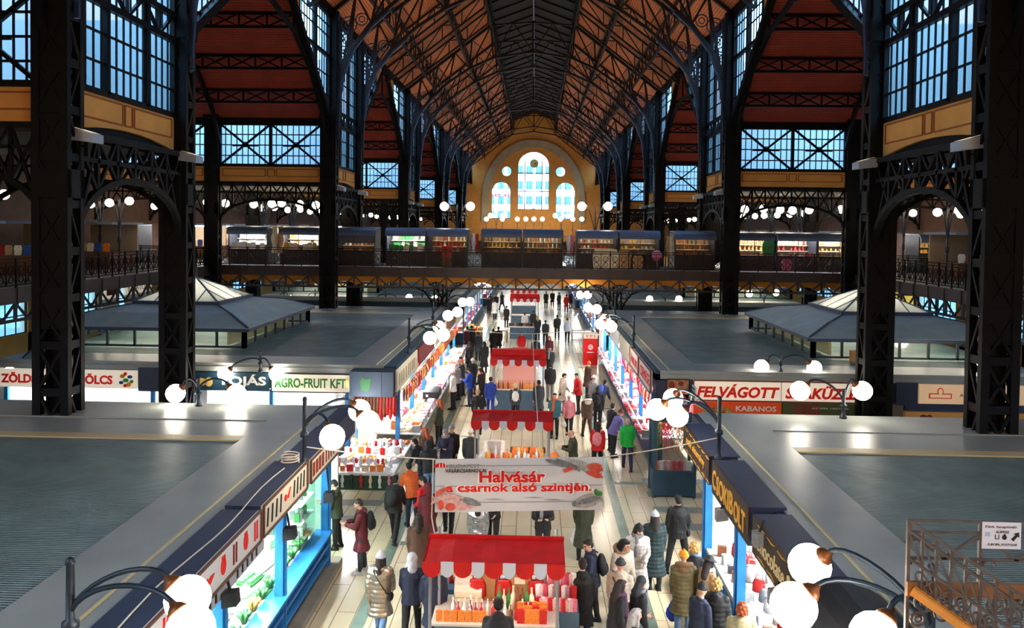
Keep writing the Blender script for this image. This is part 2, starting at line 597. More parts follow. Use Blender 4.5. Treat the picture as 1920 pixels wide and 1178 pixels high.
# ---- windows: frame + panes on a vertical plane
NWIN = 0
DIMWALL = P('wall colour darkened for gallery gloom', (0.30, 0.20, 0.14), 0.85, var=.2, vscale=2)  # gloom of the unlit gallery put into the upper wall's colour
def window(o, u, W, z0, z1, thick=(), thin_n=0, hz=(), hthick=(), xcross=0, poly=None, pane=WPANE, fw=0.16, out=None):
    """o: lower left point at height z0, u: unit vector along the wall"""
    global NWIN
    NWIN += 1
    o, u = Vector((o[0], o[1], 0)), Vector(u)
    def q(a, z):
        return o + u * a + Vector((0, 0, z))
    mb = MB()
    if poly is None:
        poly = [(0, z0), (W, z0), (W, z1), (0, z1)]
    pts = [q(a, z) for a, z in poly]
    mb.path(pts + [pts[0]], fw, fw)
    def span(a):                        # heights of the polygon at a
        zs = []
        for i in range(len(poly)):
            (a0, b0), (a1, b1) = poly[i], poly[(i + 1) % len(poly)]
            if (a0 - a) * (a1 - a) <= 0 and abs(a1 - a0) > 1e-6:
                zs.append(b0 + (b1 - b0) * (a - a0) / (a1 - a0))
        return (min(zs), max(zs)) if len(zs) > 1 else None
    def hspan(z):
        xs = []
        for i in range(len(poly)):
            (a0, b0), (a1, b1) = poly[i], poly[(i + 1) % len(poly)]
            if (b0 - z) * (b1 - z) <= 0 and abs(b1 - b0) > 1e-6:
                xs.append(a0 + (a1 - a0) * (z - b0) / (b1 - b0))
        return (min(xs), max(xs)) if len(xs) > 1 else None
    for a in thick:
        sp = span(a)
        if sp:
            mb.bar(q(a, sp[0]), q(a, sp[1]), 0.16, 0.16)
    for i in range(1, thin_n):
        a = W * i / thin_n
        if any(abs(a - t) < 0.12 for t in thick):
            continue
        sp = span(a)
        if sp:
            mb.bar(q(a, sp[0]), q(a, sp[1]), 0.045, 0.045)
    for z in hz:
        sp = hspan(z)
        if sp:
            mb.bar(q(sp[0], z), q(sp[1], z), 0.06, 0.06)
    for z in hthick:
        sp = hspan(z)
        if sp:
            mb.bar(q(sp[0], z), q(sp[1], z), 0.18, 0.18)
    if len(hthick) == 2:                # braced band between the two heavy rails
        nb = 6
        for i in range(nb):
            a0, a1 = W * i / nb, W * (i + 1) / nb
            za, zb = (hthick[0], hthick[1]) if i % 2 else (hthick[1], hthick[0])
            mb.bar(q(a0, za), q(a1, zb), 0.09)
            mb.bar(q(a1, hthick[0]), q(a1, hthick[1]), 0.08)
    for i in range(xcross):
        a0, a1 = W * i / xcross, W * (i + 1) / xcross
        mb.bar(q(a0, z0), q(a1, z1), 0.11)
        mb.bar(q(a0, z1), q(a1, z0), 0.11)
        c = (a0 + a1) / 2
        zc = (z0 + z1) / 2
        mb.bar(q(c - .75, zc - .08), q(c + .75, zc - .08), 0.06)
        mb.ring(q(c, zc), u, (0, 0, 1), 0.14, 0.05, 10)
    fr = struct(mb.build('window_%d' % NWIN, IRON))
    nrm = Vector(out) if out else -u.cross(Vector((0, 0, 1)))
    pm = MB()
    pm.add([p + nrm * 0.09 for p in pts], [tuple(range(len(pts)))])
    pm.build('pane', pane, fr)
    return fr

def panel(name, o, u, W, z0, z1, nrm, arch=0.0, lines=True):
    """ochre spandrel panel with painted outlines; nrm points to the viewer's side"""
    o, u, nrm = Vector((o[0], o[1], 0)), Vector(u), Vector(nrm)
    def q(a, z, e=0):
        return o + u * a + Vector((0, 0, z)) + nrm * e
    n = 8
    poly = [(W, z1), (0, z1)] + [(W * i / n, z0 + arch * 4 * (i / n) * (1 - i / n)) for i in range(n + 1)]
    mb = MB()
    mb.prism(poly, q(0, 0, -0.1), u, (0, 0, 1), nrm * 0.12)
    p = struct(mb.build(name, YELLOW))
    if lines:
        lb = MB()
        zt, zb = z1 - 0.16, z0 + (z1 - z0) * 0.36
        for a0, a1 in ((0.03, 0.45), (0.47, 0.54), (0.56, 0.97)):
            a0, a1 = a0 * W, a1 * W
            c = [q(a0, zb, .025), q(a1, zb, .025), q(a1, zt, .025), q(a0, zt, .025)]
            lb.path(c + [c[0]], 0.045, 0.045)
        lb.build('painted_outline', OCHREL, p)
    return p

def lattice_arch(o, u, W, zt, zb, rise, mat=IRON, wd=0.09, nb=6, knee=None):
    """top chord, arched bottom chord and web members; knee: how far the arch springs down the posts"""
    o, u = Vector((o[0], o[1], 0)), Vector(u)
    def q(a, z):
        return o + u * a + Vector((0, 0, z))
    mb = MB()
    mb.bar(q(0, zt), q(W, zt), wd * 1.5, wd * 1.5)
    n = 12
    kn = knee if knee is not None else (zt - zb)
    arc = [q(W * (0.5 - 0.5 * math.cos(PI * i / n)), zt - kn + (kn - (zt - zb - rise)) * math.sin(PI * i / n)) for i in range(n + 1)]
    mb.path(arc, wd * 1.6, wd * 1.6)
    mid = zt - (zt - zb) * 0.5
    mb.bar(q(0, mid), q(W, mid), wd, wd)
    for i in range(nb + 1):
        a = W * i / nb
        t = math.acos(max(-1, min(1, 1 - 2 * a / W)))
        zarc = zt - kn + (kn - (zt - zb - rise)) * math.sin(t)
        mb.bar(q(a, zarc), q(a, zt), wd)
        if i < nb:
            b = W * (i + 1) / nb
            t2 = math.acos(max(-1, min(1, 1 - 2 * b / W)))
            z2 = zt - kn + (kn - (zt - zb - rise)) * math.sin(t2)
            mb.bar(q(a, zt), q(b, z2), wd * 0.8)
            mb.bar(q(a, zarc), q(b, zt), wd * 0.8)
    return struct(mb.build('cross_beam', mat))

# ---- columns
def column_geo(w, d, h, solid_from=5.4):
    posts, lat, web = MB(), MB(), MB()
    pw = 0.2
    for sx_ in (-1, 1):
        for sy_ in (-1, 1):
            posts.box((sx_ * w / 2, sy_ * d / 2, 0), (sx_ * (w / 2 - pw), sy_ * (d / 2 - pw * 0.8), h))
    z = 0.4
    i = 0
    while z < h - 1.2:
        st = 1.15
        for sy_ in (-1, 1):
            y = sy_ * (d / 2 - 0.05)
            lat.box((-w / 2 + .02, y - .03, z - 0.1), (w / 2 - .02, y + .03, z + 0.1))
            lat.bar((-w / 2 + .1, y, z), (w / 2 - .1, y, z + st), 0.07)
            lat.bar((w / 2 - .1, y, z), (-w / 2 + .1, y, z + st), 0.07)
        for sx_ in (-1, 1):
            x = sx_ * (w / 2 - 0.05)
            lat.box((x - .03, -d / 2 + .02, z - 0.1), (x + .03, d / 2 - .02, z + 0.1))
            a, b = (z, z + st) if i % 2 else (z + st, z)
            lat.bar((x, -d / 2 + .1, a), (x, d / 2 - .1, b), 0.07)
        z += st
        i += 1
    web.box((-w * 0.30, -d * 0.12, 0.1), (w * 0.30, d * 0.12, h))
    web.box((-w * 0.42, -d * 0.44, solid_from), (w * 0.42, -d * 0.36, h))
    web.box((-w * 0.5, -d * 0.5, 8.6), (w * 0.5, d * 0.5, 9.3))
    web.box((-w * 0.55, -d * 0.55, 14.0), (w * 0.55, d * 0.55, 14.7))
    return posts.mesh('posts'), lat.mesh('lattice'), web.mesh('web_plate')
def mats_on(me, *ms):
    for m in ms:
        me.materials.append(m)
    return me
CG = [mats_on(m, IRON) for m in column_geo(0.9, 0.7, ZE)]
CG2 = [mats_on(m, IRON) for m in column_geo(0.8, 0.6, 14.0)]
def bracket_geo():
    """curved bracket from the column up to the roof truss; x points into the nave"""
    mb = MB()
    n = 10
    o = [Vector((0.0, 0, 13.4)), Vector((0.1, 0, 15.0)), Vector((0.35, 0, 16.6)), Vector((0.9, 0, 18.0)), Vector((1.9, 0, 19.3)), Vector((2.9, 0, 20.2))]
    mb.path(o, 0.16, 0.14)
    mb.bar((0, 0, 13.4), (0, 0, 20), 0.14)
    for a, z, r in ((0.17, 16.2, .14), (0.25, 17.0, .22), (0.33, 17.7, .28), (0.45, 18.5, .36), (0.62, 19.4, .45), (1.35, 19.7, .34)):
        mb.ring((a, 0, z), (1, 0, 0), (0, 0, 1), r, 0.06, 12)
        mb.ring((a, 0, z), (1, 0, 0), (0, 0, 1), r * .5, 0.05, 8)
    mb.box((-0.02, -0.05, 13.0), (0.10, 0.05, 15.2))
    mb.prism([(0, 13.6), (.1, 15.0), (.33, 16.6), (.0, 16.4)], (0, -.04, 0), (1, 0, 0), (0, 0, 1), (0, .08, 0))
    return mats_on(mb.mesh('bracket'), IRONB)
BRG = bracket_geo()
SIDE = {-1: 'egg shop side', 1: 'cold cuts shop side'}
for k, (a, b) in enumerate(PAIRS):
    for j, y in enumerate((a, b)):
        if y < 15:
            continue
        i = (k - 1) * 2 + j
        for s in (-1, 1):
            c = struct(thing('column', None, None, (NX + s * (HW + 0.45), y, 0)))
            for nme, me in zip(('corner_posts', 'lattice', 'web_plate'), CG):
                link(nme, me, c)
            br = link('bracket', BRG, c)
            br.rotation_euler = (0, 0, 0 if s < 0 else PI)
            br.location = (-s * 0.45, 0, 0)
            if i < 8:
                oc = struct(thing('column', None, None, (NX + s * 18.05, y, 0)))
                for nme, me in zip(('corner_posts', 'lattice', 'web_plate'), CG2):
                    link(nme, me, oc)
# ---- nave side walls: clerestory bays, walls over the transept gables
GZ0, GZ1 = 14.0, 20.6
def gable_z(t):                     # t = distance from the column plane into the open bay (bay is 18.6 wide)
    t = min(t, 18.6 - t)
    return GZ0 + (GZ1 - GZ0) * t / 9.3
for s in (-1, 1):
    wn = 'wall_left' if s < 0 else 'wall_right'
    XW = NX + s * (HW + 0.42)
    nrm = (-s, 0, 0)
    for k, (a, b) in enumerate(PAIRS):
        # short clerestory bay a..b
        L = b - a - 0.7
        y0 = a + 0.35
        if b > 10:
            panel(wn, (XW, y0), (0, 1, 0), L, 10.35, 11.5, nrm, arch=0.28)
            struct(MB().box((XW + s * .12, a, 10.15), (XW + s * .3, b, 10.75)).build(trimname(), IRON))
            window((XW, y0), (0, 1, 0), L, 11.5, 19.9, thick=(L * .31, L * .69), thin_n=15, hz=(12.3, 13.1, 15.6, 16.5, 17.4, 18.4), hthick=(13.9, 14.7), out=(s, 0, 0))
            lattice_arch((XW - s * .2, y0), (0, 1, 0), L, 10.25, 9.0, 0.2, IRON, 0.11, 6, knee=2.6)
            struct(MB().box((XW - .15, a, 19.8), (XW + .15, b, ZE + .35)).build(trimname(), IRON))
        # the open bay b..b+18.6
        yb = b + 0.35
        W = 17.9
        mb = MB()
        # dark gable arch rim
        rim = [Vector((XW, b + t, gable_z(t) - 0.1)) for t in (0.35, 4, 7.5, 9.3, 11.1, 14.6, 18.25)]
        mb.path(rim, 0.3, 0.34)
        mb.box((XW - .15, b, 19.8), (XW + .15, b + 18.6, ZE + .35))
        struct(mb.build(trimname(), IRON))
        for flip in (0, 1):
            def yy(t):
                return b + (18.6 - t if flip else t)
            # ochre infill beside the ridge, window beside the column
            tt = 8.4
            poly = [(yy(5.9), gable_z(5.9)), (yy(5.9), 19.9), (yy(tt), 19.9)]
            mb = MB()
            mb.add([(XW - .06, p, z) for p, z in poly] + [(XW + .06, p, z) for p, z in poly], [(0, 1, 2), (5, 4, 3), (0, 3, 4, 1), (1, 4, 5, 2), (2, 5, 3, 0)])
            struct(mb.build(wn, YELLOW))
            if flip:
                o = (XW, b + 18.6 - 5.9)
                pl = [(0, gable_z(5.9)), (5.5, gable_z(.4)), (5.5, 19.8), (0, 19.8)]
            else:
                o = (XW, b + 0.4)
                pl = [(0, gable_z(.4)), (5.5, gable_z(5.9)), (5.5, 19.8), (0, 19.8)]
            window(o, (0, 1, 0), 5.5, 14.3, 19.8, thick=(2.75,), thin_n=12, hz=(15.3, 16.4, 18.6, 19.2), hthick=(17.5,), poly=pl, out=(s, 0, 0))
# ---- side aisles: transept roofs, flat roofs over the short bays, the cross walls with X-braced windows
for s in (-1, 1):
    for k, (a, b) in enumerate(PAIRS):
        xi, xo = NX + s * (HW + .5), NX + s * 25.2
        mb = MB()
        mid = b + 9.3
        for (ya, yb_) in ((b, mid), (b + 18.6, mid)):
            mb.add([(xi, ya, GZ0), (xo, ya, GZ0), (xo, mid, GZ1), (xi, mid, GZ1), (xi, ya, GZ0 + .2), (xo, ya, GZ0 + .2), (xo, mid, GZ1 + .2), (xi, mid, GZ1 + .2)],
                   [(0, 1, 2, 3), (4, 5, 6, 7), (0, 1, 5, 4), (1, 2, 6, 5), (2, 3, 7, 6), (3, 0, 4, 7)])
        struct(mb.build('ceiling', REDCEIL))
        # lattice purlins and arched ribs under the transept roof
        mb = MB()
        for t in (12.4, 14.6, 16.6):
            zt = gable_z(t) - .1
            y = b + t
            mb.bar((xi, y, zt), (xo, y, zt), 0.12)
            mb.bar((xi, y, zt - .65), (xo, y, zt - .65), 0.12)
            n = 10
            for i in range(n):
                x0, x1 = xi + (xo - xi) * i / n, xi + (xo - xi) * (i + 1) / n
                mb.bar((x0, y, zt), (x1, y, zt - .65), 0.07)
                mb.bar((x0, y, zt - .65), (x1, y, zt), 0.07)
                mb.bar((x1, y, zt - .65), (x1, y, zt), 0.08)
        for xr in (HW + .6, 17.6):
            x = NX + s * xr
            pts = [(x, b + 18.4, 12.6), (x, b + 17.4, 14.4), (x, b + 15.4, 16.2), (x, b + 12.6, 17.5), (x, b + 9.3, 18.1), (x, b + 6, 17.5), (x, b + 3.2, 16.2), (x, b + 1.2, 14.4), (x, b + .2, 12.6)]
            mb.path(pts, 0.18, 0.2)
            for p in pts[1:-1]:
                mb.bar(p, (p[0], p[1], gable_z(p[1] - b)), 0.1)
        struct(mb.build('cross_beam', IRON))
        # flat roof over the short bay
        if b > 0:
            struct(MB().box((xi, a, 10.22), (xo, b, 10.42)).build('ceiling', DARKWOOD))
        for y in (a, b):
            if y < 15:
                continue
            near = (y == a)
            for (ra, rb, xc) in ((HW + .9, 17.65, 2), (18.45, 24.9, 2)):
                xa, xb = (NX - rb, NX - ra) if s < 0 else (NX + ra, NX + rb)
                Wd = xb - xa
                struct(MB().box((xa, y - .12, 13.75), (xb, y + .12, 14.6)).build(trimname(), IRON))
                window((xa, y), (1, 0, 0), Wd, 11.4, 13.75, thick=(Wd / 2,), thin_n=18, hz=(11.95, 12.55, 13.15), xcross=xc, pane=MILKP, out=(0, 1, 0) if near else (0, -1, 0))
                panel('wall_left' if s < 0 else 'wall_right', (xa, y), (1, 0, 0), Wd, 10.45, 11.35, (0, -1, 0) if near else (0, 1, 0))
                lattice_arch((xa, y), (1, 0, 0), Wd, 10.4, 9.3, 0.15, IRON, 0.09, 8, knee=2.2)
    # outer wall with tall windows
    xo = NX + s * 25.2
    wn = 'wall_left' if s < 0 else 'wall_right'
    mb = MB()
    mb.box((xo, YBACK, 0), (xo + s * .4, YEND, 2.4))
    struct(MB().box((xo, YBACK, 5.0), (xo + s * .4, YEND, 14.2)).build(wn, DIMWALL))
    y = YBACK
    while y < YEND:
        mb.box((xo, y, 0), (xo + s * .4, y + 1.6, 5.0))
        y += 6.225
    for (a, b) in PAIRS:
        mid = b + 9.3
        mb.add([(xo, b, 14), (xo, b + 18.6, 14), (xo, mid, GZ1 + .2), (xo + s * .4, b, 14), (xo + s * .4, b + 18.6, 14), (xo + s * .4, mid, GZ1 + .2)],
               [(0, 1, 2), (3, 5, 4), (0, 3, 4, 1), (1, 4, 5, 2), (2, 5, 3, 0)])
    struct(mb.build(wn, YELLOW))
    y = YBACK
    while y < YEND - 5:
        for (z0, z1) in ((2.4, 5.0),):
            if y > 5 and y < 110:
                window((xo + s * .1, y + 1.6), (0, 1, 0), 4.625, z0, z1, thin_n=6, thick=(2.31,), hz=(z0 + (z1 - z0) * .35, z0 + (z1 - z0) * .7), fw=.1, out=(s, 0, 0))
        y += 6.225
# back wall behind the viewer
struct(MB().box((-26, YBACK - .4, 0), (26, YBACK, 30)).build('wall_back', YELLOW))

# ---- the far gable wall with its arched windows
def arch_pts(cx, hw, z0, zs, zt, n=16):
    """outline of an opening: straight jambs to zs, then an elliptic head to zt"""
    p = [(cx + hw, z0)]
    for i in range(n + 1):
        t = PI * i / n
        p.append((cx + hw * math.cos(t), zs + (zt - zs) * math.sin(t)))
    p.append((cx - hw, z0))
    return p
WINS = [('a', arch_pts(0, 2.85, 11.4, 19.3, 21.9)), ('b', arch_pts(-5.85, 1.75, 9.7, 14.6, 16.4)), ('b', arch_pts(5.85, 1.75, 9.7, 14.6, 16.4)),
        ('c', [(-4.9 + .92 * math.cos(2 * PI * i / 20), 18.3 + .92 * math.sin(2 * PI * i / 20)) for i in range(20)]),
        ('c', [(4.9 + .92 * math.cos(2 * PI * i / 20), 18.3 + .92 * math.sin(2 * PI * i / 20)) for i in range(20)])]
def plate_with_holes(outer, holes, y, th, name, mat):
    bm = bmesh.new()
    def loop(pts):
        vs = [bm.verts.new((NX + a, y, z)) for a, z in pts]
        return [bm.edges.new((vs[i], vs[(i + 1) % len(vs)])) for i in range(len(vs))]
    es = loop(outer)
    for h in holes:
        es += loop(h)
    bmesh.ops.triangle_fill(bm, use_beauty=True, use_dissolve=False, edges=es)
    fs = list(bm.faces)
    r = bmesh.ops.extrude_face_region(bm, geom=fs)
    for v in [g for g in r['geom'] if isinstance(g, bmesh.types.BMVert)]:
        v.co.y += th
    bmesh.ops.recalc_face_normals(bm, faces=bm.faces)
    me = bpy.data.meshes.new(name)
    bm.to_mesh(me)
    bm.free()
    me.materials.append(mat)
    return struct(link(name, me))
EW = YEND - 6
plate_with_holes([(-25.5, 0), (25.5, 0), (25.5, 14.2), (12.2, 14.2), (12.2, roofz(12.2)), (XL, ZL + .1), (XL, ZL + 1.5), (0, ZL + 2.9), (-XL, ZL + 1.5), (-XL, ZL + .1), (-12.2, roofz(12.2)), (-12.2, 14.2), (-25.5, 14.2)],
                 [p for _, p in WINS], EW, 0.6, 'wall_back', YELLOW)
# raised arch band round the windows
ring_o = arch_pts(0, 9.4, 9.0, 13.0, 24.1, 28)
ring_i = arch_pts(0, 8.1, 9.0, 13.0, 22.6, 28)
mb = MB()
n = len(ring_o)
vs = [(NX + a, EW - .3, z) for a, z in ring_o] + [(NX + a, EW - .3, z) for a, z in ring_i] + [(NX + a, EW, z) for a, z in ring_o] + [(NX + a, EW, z) for a, z in ring_i]
fs = []
for i in range(n - 1):
    fs += [(i, i + 1, n + i + 1, n + i), (i, i + 1, 2 * n + i + 1, 2 * n + i), (n + i, n + i + 1, 3 * n + i + 1, 3 * n + i)]
mb.add(vs, fs)
struct(mb.build(trimname(), P('grey stone band', (0.66, 0.60, 0.50), 0.85, var=0.1, vscale=1)))
for kind, pts in WINS:
    NWIN += 1
    mb = MB()
    pp = [Vector((NX + a, EW + .2, z)) for a, z in pts]
    mb.path(pp + [pp[0]], 0.14, 0.14)
    xs = [a for a, z in pts]
    zs = [z for a, z in pts]
    cx, hw = (min(xs) + max(xs)) / 2, (max(xs) - min(xs)) / 2
    if kind == 'a':
        for a in (-1.55, 1.55):
            mb.bar((NX + a, EW + .2, 11.4), (NX + a, EW + .2, 21.4), 0.14)
        for z in (14.7, 18.0):
            mb.bar((NX - 2.85, EW + .2, z), (NX + 2.85, EW + .2, z), 0.14)
        for i in range(9):
            if abs(i - 4.5) != 2:
                a = -2.3 + 4.6 * i / 8
                mb.bar((NX + a, EW + .2, 11.4), (NX + a, EW + .2, 20.3), 0.04)
    elif kind == 'b':
        mb.bar((NX + cx, EW + .2, 9.7), (NX + cx, EW + .2, 16.3), 0.05)
        for z in (11.2, 14.1):
            mb.bar((NX + cx - hw, EW + .2, z), (NX + cx + hw, EW + .2, z), 0.09)
        for a in (-.9, .9):
            mb.bar((NX + cx + a, EW + .2, 9.7), (NX + cx + a, EW + .2, 15.9), 0.03)
    fr = struct(mb.build('window_%d' % NWIN, IRON))
    MB().add([p + Vector((0, .05, 0)) for p in pp], [tuple(range(len(pp)))]).build('pane', glassy('clear window glass', (0.85, 0.95, 1.0), 0.04, 0.1), fr)
# clock in the window
ck = thing('wall_clock', 'round wall clock hanging in the head of the big arched window', 'clock', (NX + .1, EW - .05, 19.75))
MB().lathe([(.72, 0), (.78, .02), (.78, .14), (.7, .16)], 28).build('rim', IRON, ck)
MB().lathe([(.7, 0), (.7, .02)], 28, (0, 0, .15)).build('face', P('pale green clock face', (0.86, 0.88, 0.60), 0.5), ck)
hb = MB().bar((0, 0, .19), (.42, -.1, .19), .08, .02).bar((0, 0, .19), (.2, -.28, .19), .09, .02)
hb.build('hands', IRON, ck)
for ch in ck.children:
    ch.rotation_euler = (PI / 2, 0, 0)

# ---- what stands outside the windows
FACW = P('white facade', (0.93, 0.94, 0.95), 0.7)
FGL = P('facade glazing', (0.34, 0.52, 0.66), 0.2, var=0.3, vscale=0.5)
def facade_mat():
    m = P('facade tinted skylight blue', (0.62, 0.74, 0.90), 0.7)  # bluish daylight behind the glass is put into the facade colours
    n, l = m.node_tree.nodes, m.node_tree.links
    co = n.new('ShaderNodeTexCoord')
    sp = n.new('ShaderNodeSeparateXYZ')
    cb = n.new('ShaderNodeCombineXYZ')
    br = n.new('ShaderNodeTexBrick')
    l.new(co.outputs['Object'], sp.inputs[0])
    l.new(sp.outputs['Y'], cb.inputs['X'])
    l.new(sp.outputs['Z'], cb.inputs['Y'])
    l.new(cb.outputs[0], br.inputs['Vector'])
    br.offset = 0
    br.inputs['Scale'].default_value = 1
    br.inputs['Brick Width'].default_value = 3.2
    br.inputs['Row Height'].default_value = 3.6
    br.inputs['Mortar Size'].default_value = 0.75
    br.inputs['Color1'].default_value = (*lin((0.50, 0.68, 0.88)), 1)
    br.inputs['Color2'].default_value = (*lin((0.58, 0.76, 0.94)), 1)
    br.inputs['Mortar'].default_value = (*lin((0.84, 0.93, 1.0)), 1)
    l.new(br.outputs['Color'], n['Principled BSDF'].inputs['Base Color'])
    return m
FAC = facade_mat()
fb = thing('neighbouring_building', 'white office block with rows of blue windows, seen through the big arched window', 'building')
MB().box((-32, 178, -1), (30, 190, 23.5)).build('block', FACW, fb)
wm = MB().box((-.75, -.08, 0), (.75, .1, 1.9)).mesh('window')
wm.materials.append(FGL)
for f in range(6):
    for i in range(12):
        link('window', wm, fb, (-12.4 + i * 2.2, 178, 3 + f * 3.5))
for i in range(9):
    b_ = MB().box((-11 + i * .8 + (i > 3) * .6, 177.85, 15.2), (-10.6 + i * .8 + (i > 3) * .6, 178.05, 15.8)).build('sign_letter', P('red sign letters', (0.85, 0.25, 0.3), .6), fb)
ap_ = MB().prism([(-3, 8), (3, 8), (3, 10.2), (0, 12.2), (-3, 10.2)], (NX, 158, 0), (1, 0, 0), (0, 0, 1), (0, 4, 0)).build('street_pavilion', P('blue grey slate', (0.45, 0.55, 0.66), .6))
tag(ap_, 'small blue gabled roof outside, low in the big arched window', 'building')
MB().box((NX - 2.6, 158.3, -1), (NX + 2.6, 161.5, 8)).build('wall', FACW, ap_)
for lab, a, b in (('building tinted skylight blue along the street, beyond the windows on the egg shop side', (-62, 5, -1), (-44, 96, 27)), ('lower building tinted skylight blue further along the street on the egg shop side', (-62, 106, -1), (-46, 150, 19)), ('building tinted skylight blue along the street, beyond the windows on the cold cuts side', (44, 5, -1), (62, 120, 24))):
    o = MB().box(a, b).build('neighbouring_building', FAC)
    tag(o, lab, 'building')
gr = MB().box((-150, -60, -1.2), (150, 300, -1.0)).build('ground', P('street asphalt', (0.35, 0.36, 0.38), .8))
struct(gr)
# ================================================================ signs
def sign(label, c, right, W, H, board, name='shop_sign', depth=0.12, text=None, tmat=None, tw=0.86, th=0.5, off=(0, 0), frame=None, lit=None, **kw):
    """c: centre of the front face"""
    right = Vector(right)
    up = Vector((0, 0, 1))
    nrm = right.cross(up)
    c = Vector(c)
    mb = MB()
    o = c - right * W / 2 - up * H / 2
    mb.prism([(0, 0), (W, 0), (W, H), (0, H)], o, right, up, -nrm * depth)
    r = mb.build(name, board)
    tag(r, label, 'sign')
    if frame:
        fb_ = MB()
        e = nrm * 0.012
        for (a, b) in (((0, 0), (W, 0)), ((W, 0), (W, H)), ((W, H), (0, H)), ((0, H), (0, 0))):
            fb_.bar(o + right * a[0] + up * a[1] + e, o + right * b[0] + up * b[1] + e, 0.035, 0.035)
        fb_.build('frame', frame, r)
    if text:
        text_on(r, text, c + right * off[0] + up * off[1] + nrm * 0.012, right, up, W * tw, H * th, tmat, **kw)
    r['_x'] = 1
    del r['_x']
    return r, c, right, up, nrm
def decal(r, c, right, up, nrm, shapes, name, mat, e=0.012):
    """shapes: list of polygons in (right, up) coordinates round the sign's centre"""
    mb = MB()
    for poly in shapes:
        mb.prism(poly, c + nrm * 0.002, right, up, nrm * e)
    return mb.build(name, mat, r)
def rect(x0, y0, x1, y1):
    return [(x0, y0), (x1, y0), (x1, y1), (x0, y1)]
def oval(cx, cy, rx, ry, n=16):
    return [(cx + rx * math.cos(2 * PI * i / n), cy + ry * math.sin(2 * PI * i / n)) for i in range(n)]
XP, YP = Vector((1, 0, 0)), Vector((0, 1, 0))
REDL = P('red lettering', (0.88, 0.13, 0.08), 0.5, emit=.12)
GREENL = P('green lettering', (0.16, 0.50, 0.20), 0.5)
DARKL = P('dark lettering', (0.10, 0.10, 0.11), 0.5)
BROWNL = P('brown red lettering', (0.52, 0.16, 0.10), 0.5)
WHITEL = P('white lettering', (0.95, 0.95, 0.93), 0.5)
LITW = P('backlit white sign face', (0.98, 0.93, 0.84), 0.4, emit=0.42)
LITP = P('backlit peach sign face', (0.96, 0.80, 0.62), 0.4, emit=0.30)
ORANGE = P('orange poster', (0.88, 0.30, 0.08), 0.5, emit=0.12)
OLIVE = P('olive poster', (0.30, 0.33, 0.18), 0.5)
STONE = P('grey stone plinth', (0.55, 0.52, 0.47), 0.6, var=0.15, vscale=4)

